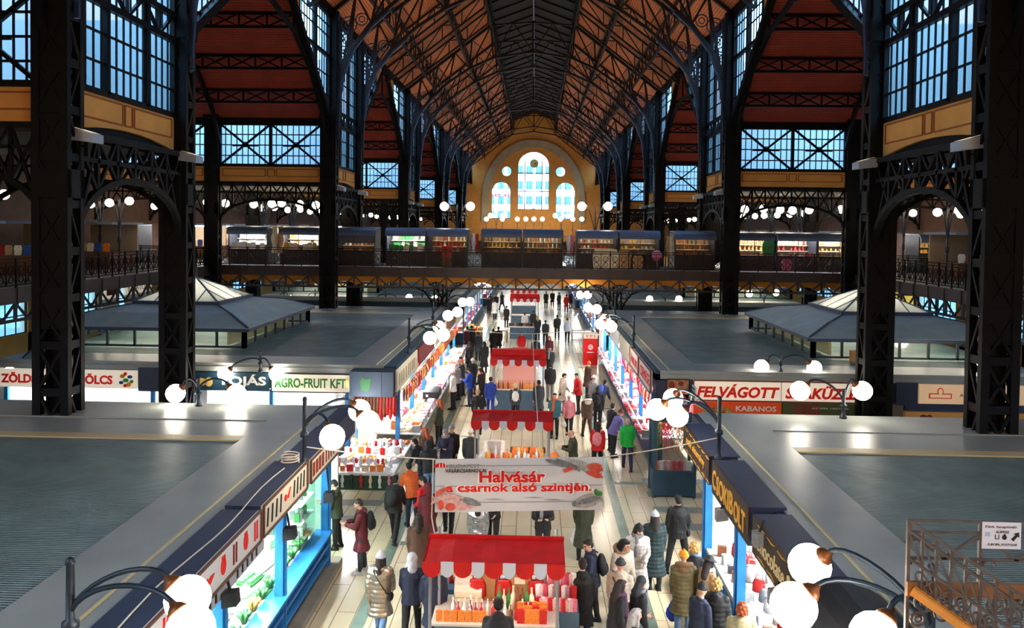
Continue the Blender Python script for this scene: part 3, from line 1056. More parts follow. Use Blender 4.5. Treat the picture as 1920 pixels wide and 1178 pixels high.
# ================================================================ stall blocks: roofs and walls
BLK = [(-6.0, 19.8), (25.7, 44.7), (50.6, 69.6), (75.5, 94.5), (100.4, 119.4), (124.0, 137.0)]
XL_IN, XR_IN = -4.58, 4.05
ZR = 3.3
ORDB = ['nearest', 'second', 'third', 'fourth', 'fifth', 'last']
for k, (y0, y1) in enumerate(BLK):
    for s in (-1, 1):
        xin = XL_IN if s < 0 else XR_IN
        xout = NX + s * 17.9
        t = thing('market_hall_block', '%s block of market stalls with a flat grey roof, %s' % (['first', 'second', 'third', 'fourth', 'fifth', 'last'][k], SIDE[s]), 'market stall', (0, 0, 0))
        bw = 1.45
        strip = 0.72 if s < 0 else 0.5
        a0, a1 = xin - s * 0.0, xin + s * strip
        f0 = 1.5 if k else 0
        f1 = 2.9
        mb = MB()
        mb.box((a1, y0 + f0, ZR - .14), (xout, y1 - f1, ZR - .06))
        mb.build('corrugated_roof', ROOFY, t)
        mb = MB()
        xb = xin + s * (1.8 if s < 0 else 1.6)
        mb.box((xin + s * (.47 if s < 0 else .2), y0, ZR - .12), (xb, y1, ZR))
        mb.build('roof_walkway', SHEET, t)
        mb = MB()
        mb.box((xb, y1 - 1.6, ZR - .12), (xout, y1, ZR - .005))
        mb.box((xb, y1 - 2.9, ZR - .2), (xout, y1 - 1.6, ZR - .03))
        mb.build('roof_edge_sheet', SHEET, t)
        mb = MB()
        if f0:
            mb.box((xb, y0, ZR - .12), (xout, y0 + f0, ZR - .005))
            mb.build('roof_edge_sheet', SHEET, t)
        mb = MB()
        yl = xin + s * (.72 if s < 0 else .5)
        mb.box((yl, y0 + .05, ZR), (yl + s * .035, y1 - .05, ZR + .025))
        mb.build('flashing', YSTRIP, t)
        mb = MB()
        mb.box((xb, y1 - 3.25, ZR - .1), (xout, y1 - 2.9, ZR - .03))
        mb.build('flashing', YSTRIP, t)
        if k:
            mb = MB()
            mb.box((xin + s * .2, y0 - .06, ZR - .28), (xout, y0 + .1, ZR - .12))
            mb.build('roof_gutter', SHEET, t)
        # body: inner walls keep light out of the blocks
        mb = MB()
        zt = ZR - .15
        xw = xin + s * 2.4
        mb.box((xw, y0 + 1.9, 0), (xw + s * .08, y1 - .3, zt))
        mb.box((xw, y0 + 1.9, 0), (xout, y0 + 1.98, zt))
        mb.box((xin + s * .4, y1 - .4, 0), (xout, y1 - .3, zt))
        mb.box((xout - s * .1, y0, 0), (xout, y1, zt))
        mb.build('back_wall', WHITE, t)
        mb = MB()
        mb.box((xin - s * .12, y0, 0), (xin + s * .15, y1 - (1.9 if k == 0 else 0), .16))
        if k:
            mb.box((xin, y0 - .1, 0), (xout, y0 + .15, .16))
        mb.build('plinth', STONE, t)
        # fascia under the roof edge
        mb = MB()
        mb.box((xin + s * .05, y0 + .02, 2.62), (xin + s * .62, y1 - .02, ZR - .03))
        if k:
            mb.box((xin + s * .05, y0 + .02, 2.45), (xout, y0 + .5, ZR - .13))
        mb.build('fascia', TEAL if k else NAVY, t)
        if k >= 2:                                     # plain lit fronts far away
            mb = MB()
            mb.box((xin + s * .1, y0 + .2, .16), (xin + s * .16, y1 - .2, .95))
            mb.box((xin, y0 + .3, .16), (xout, y0 + .36, 1.0))
            mb.build('counter_front', TEAL, t)
            mb = MB()
            mb.box((xin + s * .1, y0 + .2, .95), (xin + s * .9, y1 - .2, 1.0))
            mb.build('counter_top', WHITE, t)
            for i in range(7):
                yy = y0 + .3 + i * (y1 - y0 - .6) / 6
                MB().box((xin + s * .06, yy - .05, 0), (xin + s * .16, yy + .05, 2.7)).build('post', BLUE, t)

# pavilion roofs with pyramid skylights on the blocks
PAVR = P('grey blue roofing felt', (0.60, 0.69, 0.70), 0.6, var=0.12, vscale=1.5, bump=0.25, bscale=14)
PAVW = P('pale yellow inner wall', (0.90, 0.84, 0.62), 0.7, emit=0.0)
def pavilion(k, s, label):
    y0 = BLK[k][0] + 3.1
    y1 = y0 + 8.2
    xa = 11.0 if s < 0 else 10.4
    X0, X1 = s * xa, s * (xa + 7.4)
    cx, cy = (X0 + X1) / 2, (y0 + y1) / 2
    t = thing('roof_pavilion', label, 'skylight pavilion', (cx, cy, ZR))
    hx, hy = abs(X1 - X0) / 2, (y1 - y0) / 2
    zE = .78
    mb = MB()
    e = 0.22
    sk_x, sk_y = 1.75, 1.9
    lo = [(-hx - e, -hy - e, zE), (hx + e, -hy - e, zE), (hx + e, hy + e, zE), (-hx - e, hy + e, zE)]
    mid = [(-hx + .9, -hy + .9, zE + .42), (hx - .9, -hy + .9, zE + .42), (hx - .9, hy - .9, zE + .42), (-hx + .9, hy - .9, zE + .42)]
    hi = [(-sk_x, -sk_y, zE + .62), (sk_x, -sk_y, zE + .62), (sk_x, sk_y, zE + .62), (-sk_x, sk_y, zE + .62)]
    base = len(mb.v)
    lo2 = [(a, b, c - .08) for a, b, c in lo]
    mb.add(lo2 + lo + mid + hi, [(i + 4 * r, (i + 1) % 4 + 4 * r, (i + 1) % 4 + 4 * r + 4, i + 4 * r + 4) for r in range(3) for i in range(4)])
    mb.build('hipped_roof', PAVR, t)
    mb = MB()
    for i in range(4):
        mb.bar(Vector(lo[i]) + Vector((0, 0, .02)), Vector(mid[i]) + Vector((0, 0, .02)), .07, .05)
        mb.bar(Vector(mid[i]) + Vector((0, 0, .02)), Vector(hi[i]) + Vector((0, 0, .02)), .05, .04)
        mb.bar(lo2[i], lo2[(i + 1) % 4], .10, .12)
    mb.build('eaves_trim', NAVY, t)
    for nm, m, f in (('skylight_glass', FROST, 0), ('skylight_bars', NAVY, 1)):
        mb = MB()
        zb, zt = zE + .72, zE + 1.62
        c4 = [(-sk_x, -sk_y, zb), (sk_x, -sk_y, zb), (sk_x, sk_y, zb), (-sk_x, sk_y, zb)]
        ap = (0, 0, zt)
        if not f:
            mb.add(c4 + [ap], [(0, 1, 4), (1, 2, 4), (2, 3, 4), (3, 0, 4)])
        else:
            for i in range(4):
                a, b = Vector(c4[i]), Vector(c4[(i + 1) % 4])
                mb.bar(a - Vector((0, 0, .05)), b - Vector((0, 0, .05)), .12, .16)
                mb.bar(a, ap, .06)
                for q in (.25, .5, .75):
                    p = a.lerp(b, q)
                    tgt = Vector(ap) if q == .5 else (a if q < .5 else b).lerp(Vector(ap), .5)
                    mb.bar(p, tgt, .04)
        mb.build(nm, m, t)
    g, fr = MB(), MB()
    for (p, q, n) in (((-hx, -hy), (hx, -hy), 7), ((hx, -hy), (hx, hy), 7), ((hx, hy), (-hx, hy), 7), ((-hx, hy), (-hx, -hy), 7)):
        g.quad((p[0], p[1], 0), (q[0], q[1], 0), (q[0], q[1], zE), (p[0], p[1], zE))
        for i in range(n + 1):
            x, y = p[0] + (q[0] - p[0]) * i / n, p[1] + (q[1] - p[1]) * i / n
            w = .16 if i in (0, n) else .08
            fr.box((x - w / 2, y - w / 2, 0), (x + w / 2, y + w / 2, zE))
        fr.bar((p[0], p[1], .04), (q[0], q[1], .04), .08, .08)
    g.build('glazing', glassy('pavilion glass', (0.80, 0.82, 0.78), 0.12, 0.08), t)
    fr.build('window_posts', P('dark blue window post', (0.16, 0.20, 0.24), .5), t)
    mb = MB()
    mb.box((-hx + 1.2, hy - 2.4, .02), (hx - .3, hy - 2.3, zE - .05))
    mb.box((hx - .9 if s < 0 else -hx + .8, -hy + .6, .02), (hx - .8 if s < 0 else -hx + .9, hy - .5, zE - .05))
    mb.build('inner_wall', PAVW, t)
    tb = MB()
    tb.box((-hx + 1, -.06, zE + .1), (hx - 1, .06, zE + .16))
    tb.box((-hx + 1, -hy + 1, zE - .05), (hx - 1, -hy + 1.06, zE - .0))
    tb.build('ceiling_tube', TUBEW, t)
    return t
pavilion(1, -1, 'glazed roof pavilion with pyramid skylight above the egg and fruit shops')
pavilion(1, 1, 'glazed roof pavilion with pyramid skylight above the cold cuts shop')
pavilion(2, -1, 'small far glazed roof pavilion beyond the bridge on the egg shop side')
pavilion(2, 1, 'small far glazed roof pavilion beyond the bridge on the cold cuts shop side')
bx = MB().cbox((0, 0, .21), (.62, .3, .42)).build('cardboard_box', CARD, loc=(11.9, 28.3, ZR - .05))
tag(bx, 'brown box standing on the roof before the pavilion above the cold cuts shop', 'box')

# ================================================================ the sign boards
# left of the aisle, nearest block: three boards in a row
def board_left(label, ya, yb, zt, h, board, top=NAVY):
    r, c, R, U, N = sign(label, (-4.42, (ya + yb) / 2, zt - h / 2), YP, yb - ya, h, board, frame=P('thin brown frame', (.40, .26, .20), .5), depth=0.04)
    MB().box((-5.06, ya, zt - h), (-4.46, yb, zt)).build('box_top', top, r)
    return r, c, R, U, N
def jar(x, s=1.0):
    return [oval(x, 0, .085 * s, .13 * s, 12), rect(x - .055 * s, .10 * s, x + .055 * s, .15 * s)]
def sticks(x):
    return [rect(x - .07, -.15, x - .03, .15), rect(x + .03, -.15, x + .07, .15)]
def chili(x):
    return [[(x - .12, -.02), (x - .02, -.06), (x + .12, .04), (x, .05)], rect(x - .14, -.03, x - .10, .06)]
r, c, R, U, N = board_left('white sign with red jar and sausage pictures on the egg shop side', 7.1, 12.3, 3.34, .5, WHITE)
sh, sh2 = [], []
for i, f in enumerate([sticks, chili, jar, chili, sticks, jar, sticks, chili, jar, sticks, jar, sticks]):
    (sh if i % 3 else sh2).extend(f(-2.35 + i * .43))
decal(r, c, R, U, N, sh, 'red_print', REDL)
decal(r, c, R, U, N, sh2, 'brown_print', BROWNL)
r, c, R, U, N = board_left('white sign with dark stroke letters between the two picture signs', 12.42, 14.85, 3.36, .52, CREAM)
sh = [[(x, -.15), (x + .05, -.15), (x + .09, .15), (x + .04, .15)] for x in (-1.05, -.83, -.61, -.39, .36, .56, .76, .96)]
decal(r, c, R, U, N, sh, 'stroke_lettering', DARKL)
decal(r, c, R, U, N, [oval(-.08, 0, .06, .06), [(.02, -.02), (.08, -.06), (.2, .1), (.17, .12)]], 'red_print', REDL)
r, c, R, U, N = board_left('white sign with brown block letters at the far end beside the tall lamp post', 15.1, 17.7, 3.30, .46, CREAM)
decal(r, c, R, U, N, [rect(x, -.14, x + .13, .14) for x in (-1.15, -.93, -.71, -.49)] + [rect(x, -.14, x + .06, .14) for x in (-.2, 0, .2, .4, .6, .8, 1.0)], 'block_lettering', BROWNL)
r, c, R, U, N = sign('narrow grey strip sign with small dark letters hanging under the jar picture sign', (-4.5, 10.6, 2.66), YP, 4.2, .26, P('pale grey board', (.74, .75, .77), .5), depth=.04, name='strip_sign')
decal(r, c, R, U, N, [rect(x, -.08, x + .05, .08) for x in (-1.8, -1.6, -1.4, -1.2, -.3, -.1, .1, .9, 1.1, 1.3, 1.5, 1.7)], 'small_lettering', DARKL)
# second block on the left: signs facing the cross aisle
YF = 25.62
def front_sign(label, xa, xb, z0, z1, board, y=YF, **kw):
    return sign(label, ((xa + xb) / 2, y, (z0 + z1) / 2), XP, xb - xa, z1 - z0, board, **kw)
r, c, R, U, N = front_sign('backlit white sign reading zoldseg gyumolcs in red with a fruit picture', -18.3, -13.45, 2.36, 2.98, LITW, text='ZÖLDSÉG-GYÜMÖLCS', tmat=REDL, tw=.80, th=.62, off=(-.38, .02), bold=.04)
cx = 2.02
decal(r, c, R, U, N, [oval(cx - .12, .12, .09, .07), oval(cx + .1, -.16, .08, .08)], 'orange_print', P('orange fruit print', (.95, .6, .1), .5))
decal(r, c, R, U, N, [oval(cx + .14, .1, .09, .06), oval(cx - .16, -.1, .08, .06)], 'blue_print', P('blue print', (.15, .3, .7), .5), e=.014)
decal(r, c, R, U, N, [oval(cx, -.02, .1, .07), oval(cx + .2, -.06, .06, .06)], 'green_print', P('green print', (.2, .6, .2), .5), e=.016)
decal(r, c, R, U, N, [oval(cx - .02, .2, .06, .06), oval(cx - .02, -.2, .07, .06)], 'red_print', REDL, e=.015)
MB().box((-13.40, 25.55, 2.3), (-12.7, 26.6, 3.1)).build('end_box', NAVY, r)
r, c, R, U, N = front_sign('dark teal sign reading tojas in white letters with a yellow egg picture', -11.6, -8.95, 2.36, 2.98, TEAL, text='TOJÁS', tmat=WHITEL, tw=.62, th=.74, off=(.42, .03), bold=.03)
decal(r, c, R, U, N, [oval(-.98, -.02, .2, .13), oval(-.72, -.02, .13, .16)], 'egg_print', P('egg yellow', (.93, .78, .40), .5))
r, c, R, U, N = front_sign('backlit white sign reading agro-fruit kft in green letters', -8.85, -6.15, 2.36, 2.98, LITW, text='AGRO-FRUIT KFT.', tmat=GREENL, tw=.92, th=.54, frame=DARKL, bold=.03)
t = thing('corner_sign_box', 'navy corner sign box with a small green map above the bright sausage stall', 'sign box', (-5.3, 25.0, 2.4))
MB().box((-.72, -.1, 0), (.72, .62, .82)).build('box', P('deep teal board', (.06, .15, .22), .5), t)
MB().box((.30, -.125, .02), (.33, -.1, .80)).build('seam', NAVY, t)
decal(t, Vector((0, 0, 0)), Vector((1, 0, 0)), Vector((0, 0, 1)), Vector((0, -1, 0)), [[(-.32, .22), (-.1, .15), (-.02, .35), (.0, .62), (-.2, .58), (-.28, .66), (-.38, .5)]], 'green_map', P('dark green print', (.08, .34, .12), .6)).location = (0, -.1, 0)
MB().lathe([(.02, -.16), (.055, -.1), (.055, .1), (.02, .16)], 10, (-.82, -.02, .42)).build('end_lamp', P('amber end lamp', (.95, .8, .4), .4), t)
def side_sign_left(label, ya, yb, z0, z1, board, **kw):
    return sign(label, (-4.50, (ya + yb) / 2, (z0 + z1) / 2), YP, yb - ya, z1 - z0, board, **kw)
r, c, R, U, N = side_sign_left('cream sign with faint brown stripes at the corner over the sausage stall', 25.2, 29.6, 2.5, 3.22, CREAM, depth=.06)
decal(r, c, R, U, N, [rect(x, -.2, x + .12, .2) for x in (-1.8, -1.4, -1.0, -.5, 0, .4, .9, 1.3)], 'faded_print', P('faded brown print', (.66, .56, .44), .6))
side_sign_left('red side sign behind the second lamp post of the egg shop side', 30.0, 34.6, 2.5, 3.2, P('dull red board', (.55, .12, .09), .5), depth=.06)
side_sign_left('white side sign beyond the red one along the sausage stall', 35.0, 39.4, 2.5, 3.15, CREAM, depth=.06)
side_sign_left('brown side sign near the far end of the sausage stall', 39.8, 44.2, 2.5, 3.15, WOOD, depth=.06)

# right of the aisle, nearest block: chocolate shop boards
def board_right(label, ya, yb, zt, h, **kw):
    r, c, R, U, N = sign(label, (3.66, (ya + yb) / 2, zt - h / 2), -YP, yb - ya, h, BROWNB, depth=.04, **kw)
    MB().box((3.70, ya, zt - h), (4.30, yb, zt)).build('box_top', NAVY, r)
    return r, c, R, U, N
def flourish(r, c, R, U, N, W, H):
    sh = []
    for sy in (-1, 1):
        for i in range(6):
            x = -W * .40 + i * W * .16
            sh.append([(x, sy * H * .40), (x + W * .07, sy * H * .36), (x + W * .13, sy * H * .42), (x + W * .07, sy * H * .39)])
    decal(r, c, R, U, N, sh, 'gold_flourish', GOLD)
r, c, R, U, N = board_right('dark brown sign with gold script and flourishes beyond the chocolate shop lamp post', 15.9, 18.6, 3.32, .6, text='antik sütemény', tmat=GOLD, tw=.72, th=.36)
flourish(r, c, R, U, N, 2.7, .6)
r, c, R, U, N = board_right('dark brown sign reading csokibolt in large gold letters', 12.95, 15.6, 3.34, .66, text='C', tmat=GOLD, tw=.10, th=.60, off=(-1.08, 0), bold=.02)
text_on(r, 'SOKI', c + R * -.42 + U * -.03 + N * .012, R, U, .92, .38, GOLD, bold=.02)
text_on(r, 'B', c + R * .24 + N * .012, R, U, .27, .40, GOLD, bold=.02)
text_on(r, 'OLT', c + R * .80 + U * -.03 + N * .012, R, U, .72, .38, GOLD, bold=.02)
r, c, R, U, N = board_right('dark brown sign reading chocolate and drink in pale gold letters', 9.6, 12.7, 3.32, .64, text='Chocolate & Drink', tmat=P('pale gold lettering', (.90, .80, .58), .4, emit=.1), tw=.84, th=.42)
flourish(r, c, R, U, N, 3.1, .64)
board_right('plain dark sign board past the drink sign on the chocolate shop side', 6.4, 9.4, 3.3, .62)
# right second block, facing the cross aisle
r, c, R, U, N = front_sign('backlit white sign reading felvagott szakuzlet in slanted red letters', 5.35, 11.15, 2.34, 3.0, LITW, text='FELVÁGOTT  SZAKÜZLET', tmat=REDL, tw=.965, th=.70, frame=BROWNL, shear=.22, bold=.04)
decal(r, c, R, U, N, [rect(-.02, -.33, -.005, .33)], 'panel_joint', BROWNL)
r, c, R, U, N = front_sign('orange poster reading kabanos below the red lettered cold cuts sign', 5.35, 8.25, 1.35, 2.28, ORANGE, text='KABANOS', tmat=WHITEL, tw=.46, th=.19, off=(.62, .27), bold=.02, name='poster')
decal(r, c, R, U, N, [oval(-.62, -.03, .62, .36, 20)], 'dish_picture', P('food picture print', (.85, .68, .36), .5, var=.5, vscale=9, rgb2=(.45, .25, .12)))
r, c, R, U, N = front_sign('olive poster with sausages and small white writing beside the kabanos poster', 8.3, 10.7, 1.35, 2.28, OLIVE, text='AZ ÍZEK MESTERE', tmat=WHITEL, tw=.5, th=.06, off=(.35, .33), name='poster')
decal(r, c, R, U, N, [oval(-.75 + i * .22, .1, .08, .38) for i in range(4)], 'sausage_print', BROWNL)
decal(r, c, R, U, N, [oval(.5, -.25, .45, .2)], 'plate_picture', CREAM)
r, c, R, U, N = front_sign('peach sign with a red outlined emblem and small writing, on the cold cuts side', 12.75, 18.3, 2.36, 3.0, LITP, text='AGRODORF KFT', tmat=P('faded brown writing', (.55, .42, .32), .6), tw=.27, th=.16, off=(-.72, -.02))
decal(r, c, R, U, N, [rect(-2.46, -.14, -1.72, .03), oval(-2.09, .09, .1, .13)], 'emblem_logo', REDL)
decal(r, c, R, U, N, [rect(-2.42, -.11, -1.76, 0), oval(-2.09, .09, .07, .1)], 'emblem_print', LITP, e=.02)
MB().box((12.0, 25.6, 2.3), (12.7, 26.5, 3.05)).build('end_box', NAVY, r)
r, c, R, U, N = front_sign('dark strip sign reading kolb in white block letters', 12.3, 18.3, 2.12, 2.33, NAVY, text='KOLBÁSZ', tmat=WHITEL, tw=.25, th=.62, off=(-.25, 0), bold=.03, name='strip_sign')
r, c, R, U, N = front_sign('tan poster with brown handwriting below the white strip letters', 12.3, 17.9, 1.2, 2.08, P('tan poster', (.80, .58, .30), .6, emit=.08), text='Mangalica', tmat=BROWNL, tw=.42, th=.5, off=(-.35, -.05), shear=.3, name='poster')
decal(r, c, R, U, N, [oval(-2.2, .26, .12, .1), oval(-2.0, .26, .1, .1)], 'emblem_print', BROWNL)
r, c, R, U, N = front_sign('picture sign of sausages with a shield shaped emblem at the corner', 4.45, 5.2, 2.25, 3.02, P('peach picture print', (.80, .62, .46), .5, var=.4, vscale=6, rgb2=(.55, .25, .16)), frame=DARKL)
decal(r, c, R, U, N, [rect(-.05, -.34, .42, -.1), oval(.18, -.2, .18, .24)], 'shield', P('silver emblem', (.75, .76, .78), .4), e=.06)
decal(r, c, R, U, N, [oval(.18, -.24, .09, .1), oval(.18, -.02, .1, .03)], 'red_pepper', REDL, e=.07)
decal(r, c, R, U, N, [oval(-.2, .2, .1, .12), oval(.1, .25, .1, .08)], 'red_print', BROWNL)
MB().box((4.07, 25.55, 2.25), (4.42, 26.1, 2.98)).build('end_box', NAVY, r)
r, c, R, U, N = sign('small white sign with dark writing turned sideways at the cold cuts corner', (5.28, 25.3, 2.6), -YP, .55, .55, WHITE, depth=.04)
decal(r, c, R, U, N, [rect(-.2, y, .2, y + .05) for y in (-.2, -.08, .04, .16)], 'dark_lettering', NAVY)
def side_sign_right(label, ya, yb, z0, z1, board, **kw):
    return sign(label, (3.98, (ya + yb) / 2, (z0 + z1) / 2), -YP, yb - ya, z1 - z0, board, depth=.06, **kw)
for (ya, yb, lab) in ((26.0, 28.9, 'first of the white side signs with red letters on the butcher stall'), (29.1, 31.6, 'second white side sign with red letters along the butcher stall')):
    side_sign_right(lab, ya, yb, 2.45, 3.2, WHITE, frame=BROWNL, text='CSEMEGE' if ya < 28 else 'ÁRUK', tmat=REDL, tw=.8, th=.5)
for (ya, yb, lab, b) in ((32, 35.6, 'cream side sign behind the third lamp post of the cold cuts side', CREAM), (36, 39.6, 'pale side sign further along the butcher stall', WHITE), (40, 44, 'wooden side sign at the far end of the butcher stall', WOOD)):
    side_sign_right(lab, ya, yb, 2.45, 3.15, b)
# far signs
r, c, R, U, N = sign('lit cream sign with faint ochre letters by the outer wall, egg shop side', (-24.6, 47.0, 4.05), YP, 3.2, .75, LITW, text='BALATONI', tmat=P('ochre lettering', (.72, .55, .25), .5), tw=.8, th=.5)
MB().box((-24.75, 45.6, 0), (-24.68, 48.4, 3.68)).build('stall_wall', CREAM, r)
r, c, R, U, N = sign('lit sign with a red picture beside the faint ochre lettered one', (-24.6, 44.0, 4.0), YP, 2.0, .75, LITW, )
decal(r, c, R, U, N, [rect(-.6, -.2, .6, .2)], 'red_picture', BROWNL)
MB().box((-24.75, 43.1, 0), (-24.68, 44.9, 3.64)).build('stall_wall', CREAM, r)
r, c, R, U, N = sign('bright yellow sign under the bridge on the cold cuts side', (23.0, 50.5, 3.75), XP, 4.4, .9, P('yellow lit sign', (.95, .75, .15), .5, emit=.5), text='SAJT ÉS VAJ', tmat=WOOD, tw=.6, th=.3, off=(-.7, .1))
MB().box((20.9, 50.7, 0), (25.1, 50.8, 3.3)).build('stall_wall', CREAM, r)

# ================================================================ shop fronts and counters
def post(x, y, z0, z1, w=.12, mat=BLUE):
    return MB().box((x - w / 2, y - w / 2, z0), (x + w / 2, y + w / 2, z1))
# egg shop side, nearest block: glazed delicatessen front
t = thing('shop_counter', 'bright glazed shop front with blue frame under the jar picture sign', 'shop')
for y in (8.2, 11.45, 14.25, 17.4):
    MB().box((-4.82, y - .09, .16), (-4.66, y + .09, 2.75)).box((-4.66, y - .03, .16), (-4.62, y + .03, 2.75)).build('blue_post', BLUE, t)
mb = MB()
mb.box((-4.86, 6, .16), (-4.74, 17.4, .9))
mb.build('lower_panel', TEAL, t)
mb = MB()
for z in (.38, .66, .94):
    mb.box((-4.74, 6, z - .035), (-4.64, 17.4, z + .035))
mb.box((-4.95, 6, .94), (-4.56, 17.4, 1.0))
mb.build('blue_sill', BLUE, t)
MB().box((-4.76, 6, 1.0), (-4.745, 17.4, 2.6)).build('glass', CLEAR, t)
MB().box((-6.2, 6, .2), (-4.86, 17.3, .86)).build('inner_counter', WHITE, t)
MB().box((-6.98, 6, .2), (-6.9, 18, 3.0)).build('inner_wall', WHITE, t)
MB().box((-6.9, 17.9, .2), (-4.8, 18, 2.75)).build('end_wall', glassy('greenish glass', (.8, .93, .88), .1, .05), t)
for i in range(4):
    MB().box((-5.3, 6.4 + i * 2.9, 2.70), (-5.18, 8.9 + i * 2.9, 2.74)).build('light_tube', TUBE, t)
    MB().box((-6.6, 6.4 + i * 2.9, 2.88), (-6.3, 8.9 + i * 2.9, 2.92)).build('light_tube', TUBE, t)
# chocolate shop
t = thing('shop_counter', 'bright chocolate shop counter with blue posts under the gold lettered signs', 'shop')
for y in (17.1, 14.4, 11.2, 8.3):
    MB().box((3.86, y - .09, .16), (4.02, y + .09, 2.75)).box((3.82, y - .03, .16), (3.86, y + .03, 2.75)).build('blue_post', BLUE, t)
MB().box((3.95, 6, .16), (4.05, 17.2, .85)).build('lower_panel', P('pale slatted wood', (.86, .80, .66), .6), t)
MB().box((3.84, 6, .62), (3.95, 17.2, .72)).build('blue_sill', BLUE, t)
MB().box((3.9, 6, .85), (5.1, 17.2, .93)).build('counter_top', WHITE, t)
MB().box((5.3, 6, .93), (6.2, 17.2, 1.3)).build('back_counter', WHITE, t)
MB().box((6.4, 6, .2), (6.48, 18, 3.0)).build('inner_wall', WHITE, t)
for z in (1.5, 1.9, 2.3):
    MB().box((6.1, 6, z), (6.4, 17.2, z + .03)).build('wall_shelf', CREAM, t)
for i in range(4):
    MB().box((4.5, 6.4 + i * 2.8, 2.70), (4.62, 8.8 + i * 2.8, 2.74)).build('light_tube', TUBE, t)
    MB().box((5.7, 6.4 + i * 2.8, 2.88), (5.95, 8.8 + i * 2.8, 2.92)).build('light_tube', TUBE, t)
# sausage stall on the left and butcher on the right of the second blocks
def long_stall(label, xin, s, y0, y1, tube, panelmat, deep):
    t = thing('market_stall', label, 'market stall')
    n = int((y1 - y0) / 2.9)
    for i in range(n + 1):
        y = y0 + (y1 - y0) * i / n
        MB().box((xin - s * .04, y - .07, .16), (xin + s * .10, y + .07, 2.5)).build('blue_post', BLUE, t)
    MB().box((xin, y0, .16), (xin + s * .08, y1, .88)).build('lower_panel', panelmat, t)
    ov = .75 if s < 0 else .35
    MB().box((xin - s * ov, y0, .88), (xin + s * 1.0, y1, .95)).build('counter_top', WHITE, t)
    mb = MB()
    for i in range(n * 2 + 1):
        y = y0 + (y1 - y0) * i / (n * 2)
        mb.box((xin - s * (ov - .01), y - .015, .95), (xin - s * (ov - .25), y + .015, 1.2))
    mb.box((xin - s * (ov - .01), y0, 1.18), (xin - s * (ov - .05), y1, 1.21))
    mb.build('glass_rail', P('metal rail', (.75, .76, .78), .3, metal=.8), t)
    MB().box((xin + s * 2.1, y0, .2), (xin + s * 2.2, y1, 3.0)).build('inner_wall', WHITE, t)
    for z in (1.3, 1.75, 2.2):
        MB().box((xin + s * 1.7, y0, z), (xin + s * 2.1, y1, z + .03)).build('wall_shelf', CREAM, t)
    for i in range(n):
        y = y0 + (y1 - y0) * (i + .12) / n
        MB().box((xin + s * .35, y, 2.52), (xin + s * .47, y + (y1 - y0) / n * .76, 2.56)).build('light_tube', tube, t)
    MB().box((xin - s * .12, y0, 2.42), (xin - s * .08, y1, 2.45)).build('hanging_rail', P('metal rail', (.75, .76, .78), .3, metal=.8), t)
    return t
long_stall('long dazzling white sausage stall along the aisle below the green map box', -4.58, -1, 26.0, 44.2, TUBE, TEAL, 1)
long_stall('long butcher stall with purple lit cases along the aisle on the cold cuts side', 4.05, 1, 26.0, 44.0, TUBE, P('violet panel', (.32, .26, .50), .4), 1)
# cross aisle fronts of the second blocks
for (lab, xa, xb) in (('lit shop front under the egg and fruit signs facing the cross aisle', -11.6, -6.2), ('lit greengrocer front under the red lettered fruit picture sign', -18.2, -12.9)):
    t = thing('shop_counter', lab, 'shop')
    MB().box((xa, 26.9, .2), (xb, 27.0, 2.45)).build('inner_wall', WHITE, t)
    MB().box((xa, 25.75, .16), (xb, 25.83, 1.0)).build('lower_panel', TEAL, t)
    MB().box((xa, 25.75, 1.0), (xb, 26.5, 1.05)).build('counter_top', WHITE, t)
    for x in (xa + .1, (xa + xb) / 2, xb - .1):
        MB().box((x - .06, 25.72, .16), (x + .06, 25.84, 2.4)).build('blue_post', BLUE, t)
    for i in range(2):
        x = xa + .4 + i * (xb - xa) / 2
        MB().box((x, 26.0, 2.38), (x + 2, 26.1, 2.42)).build('light_tube', TUBE, t)
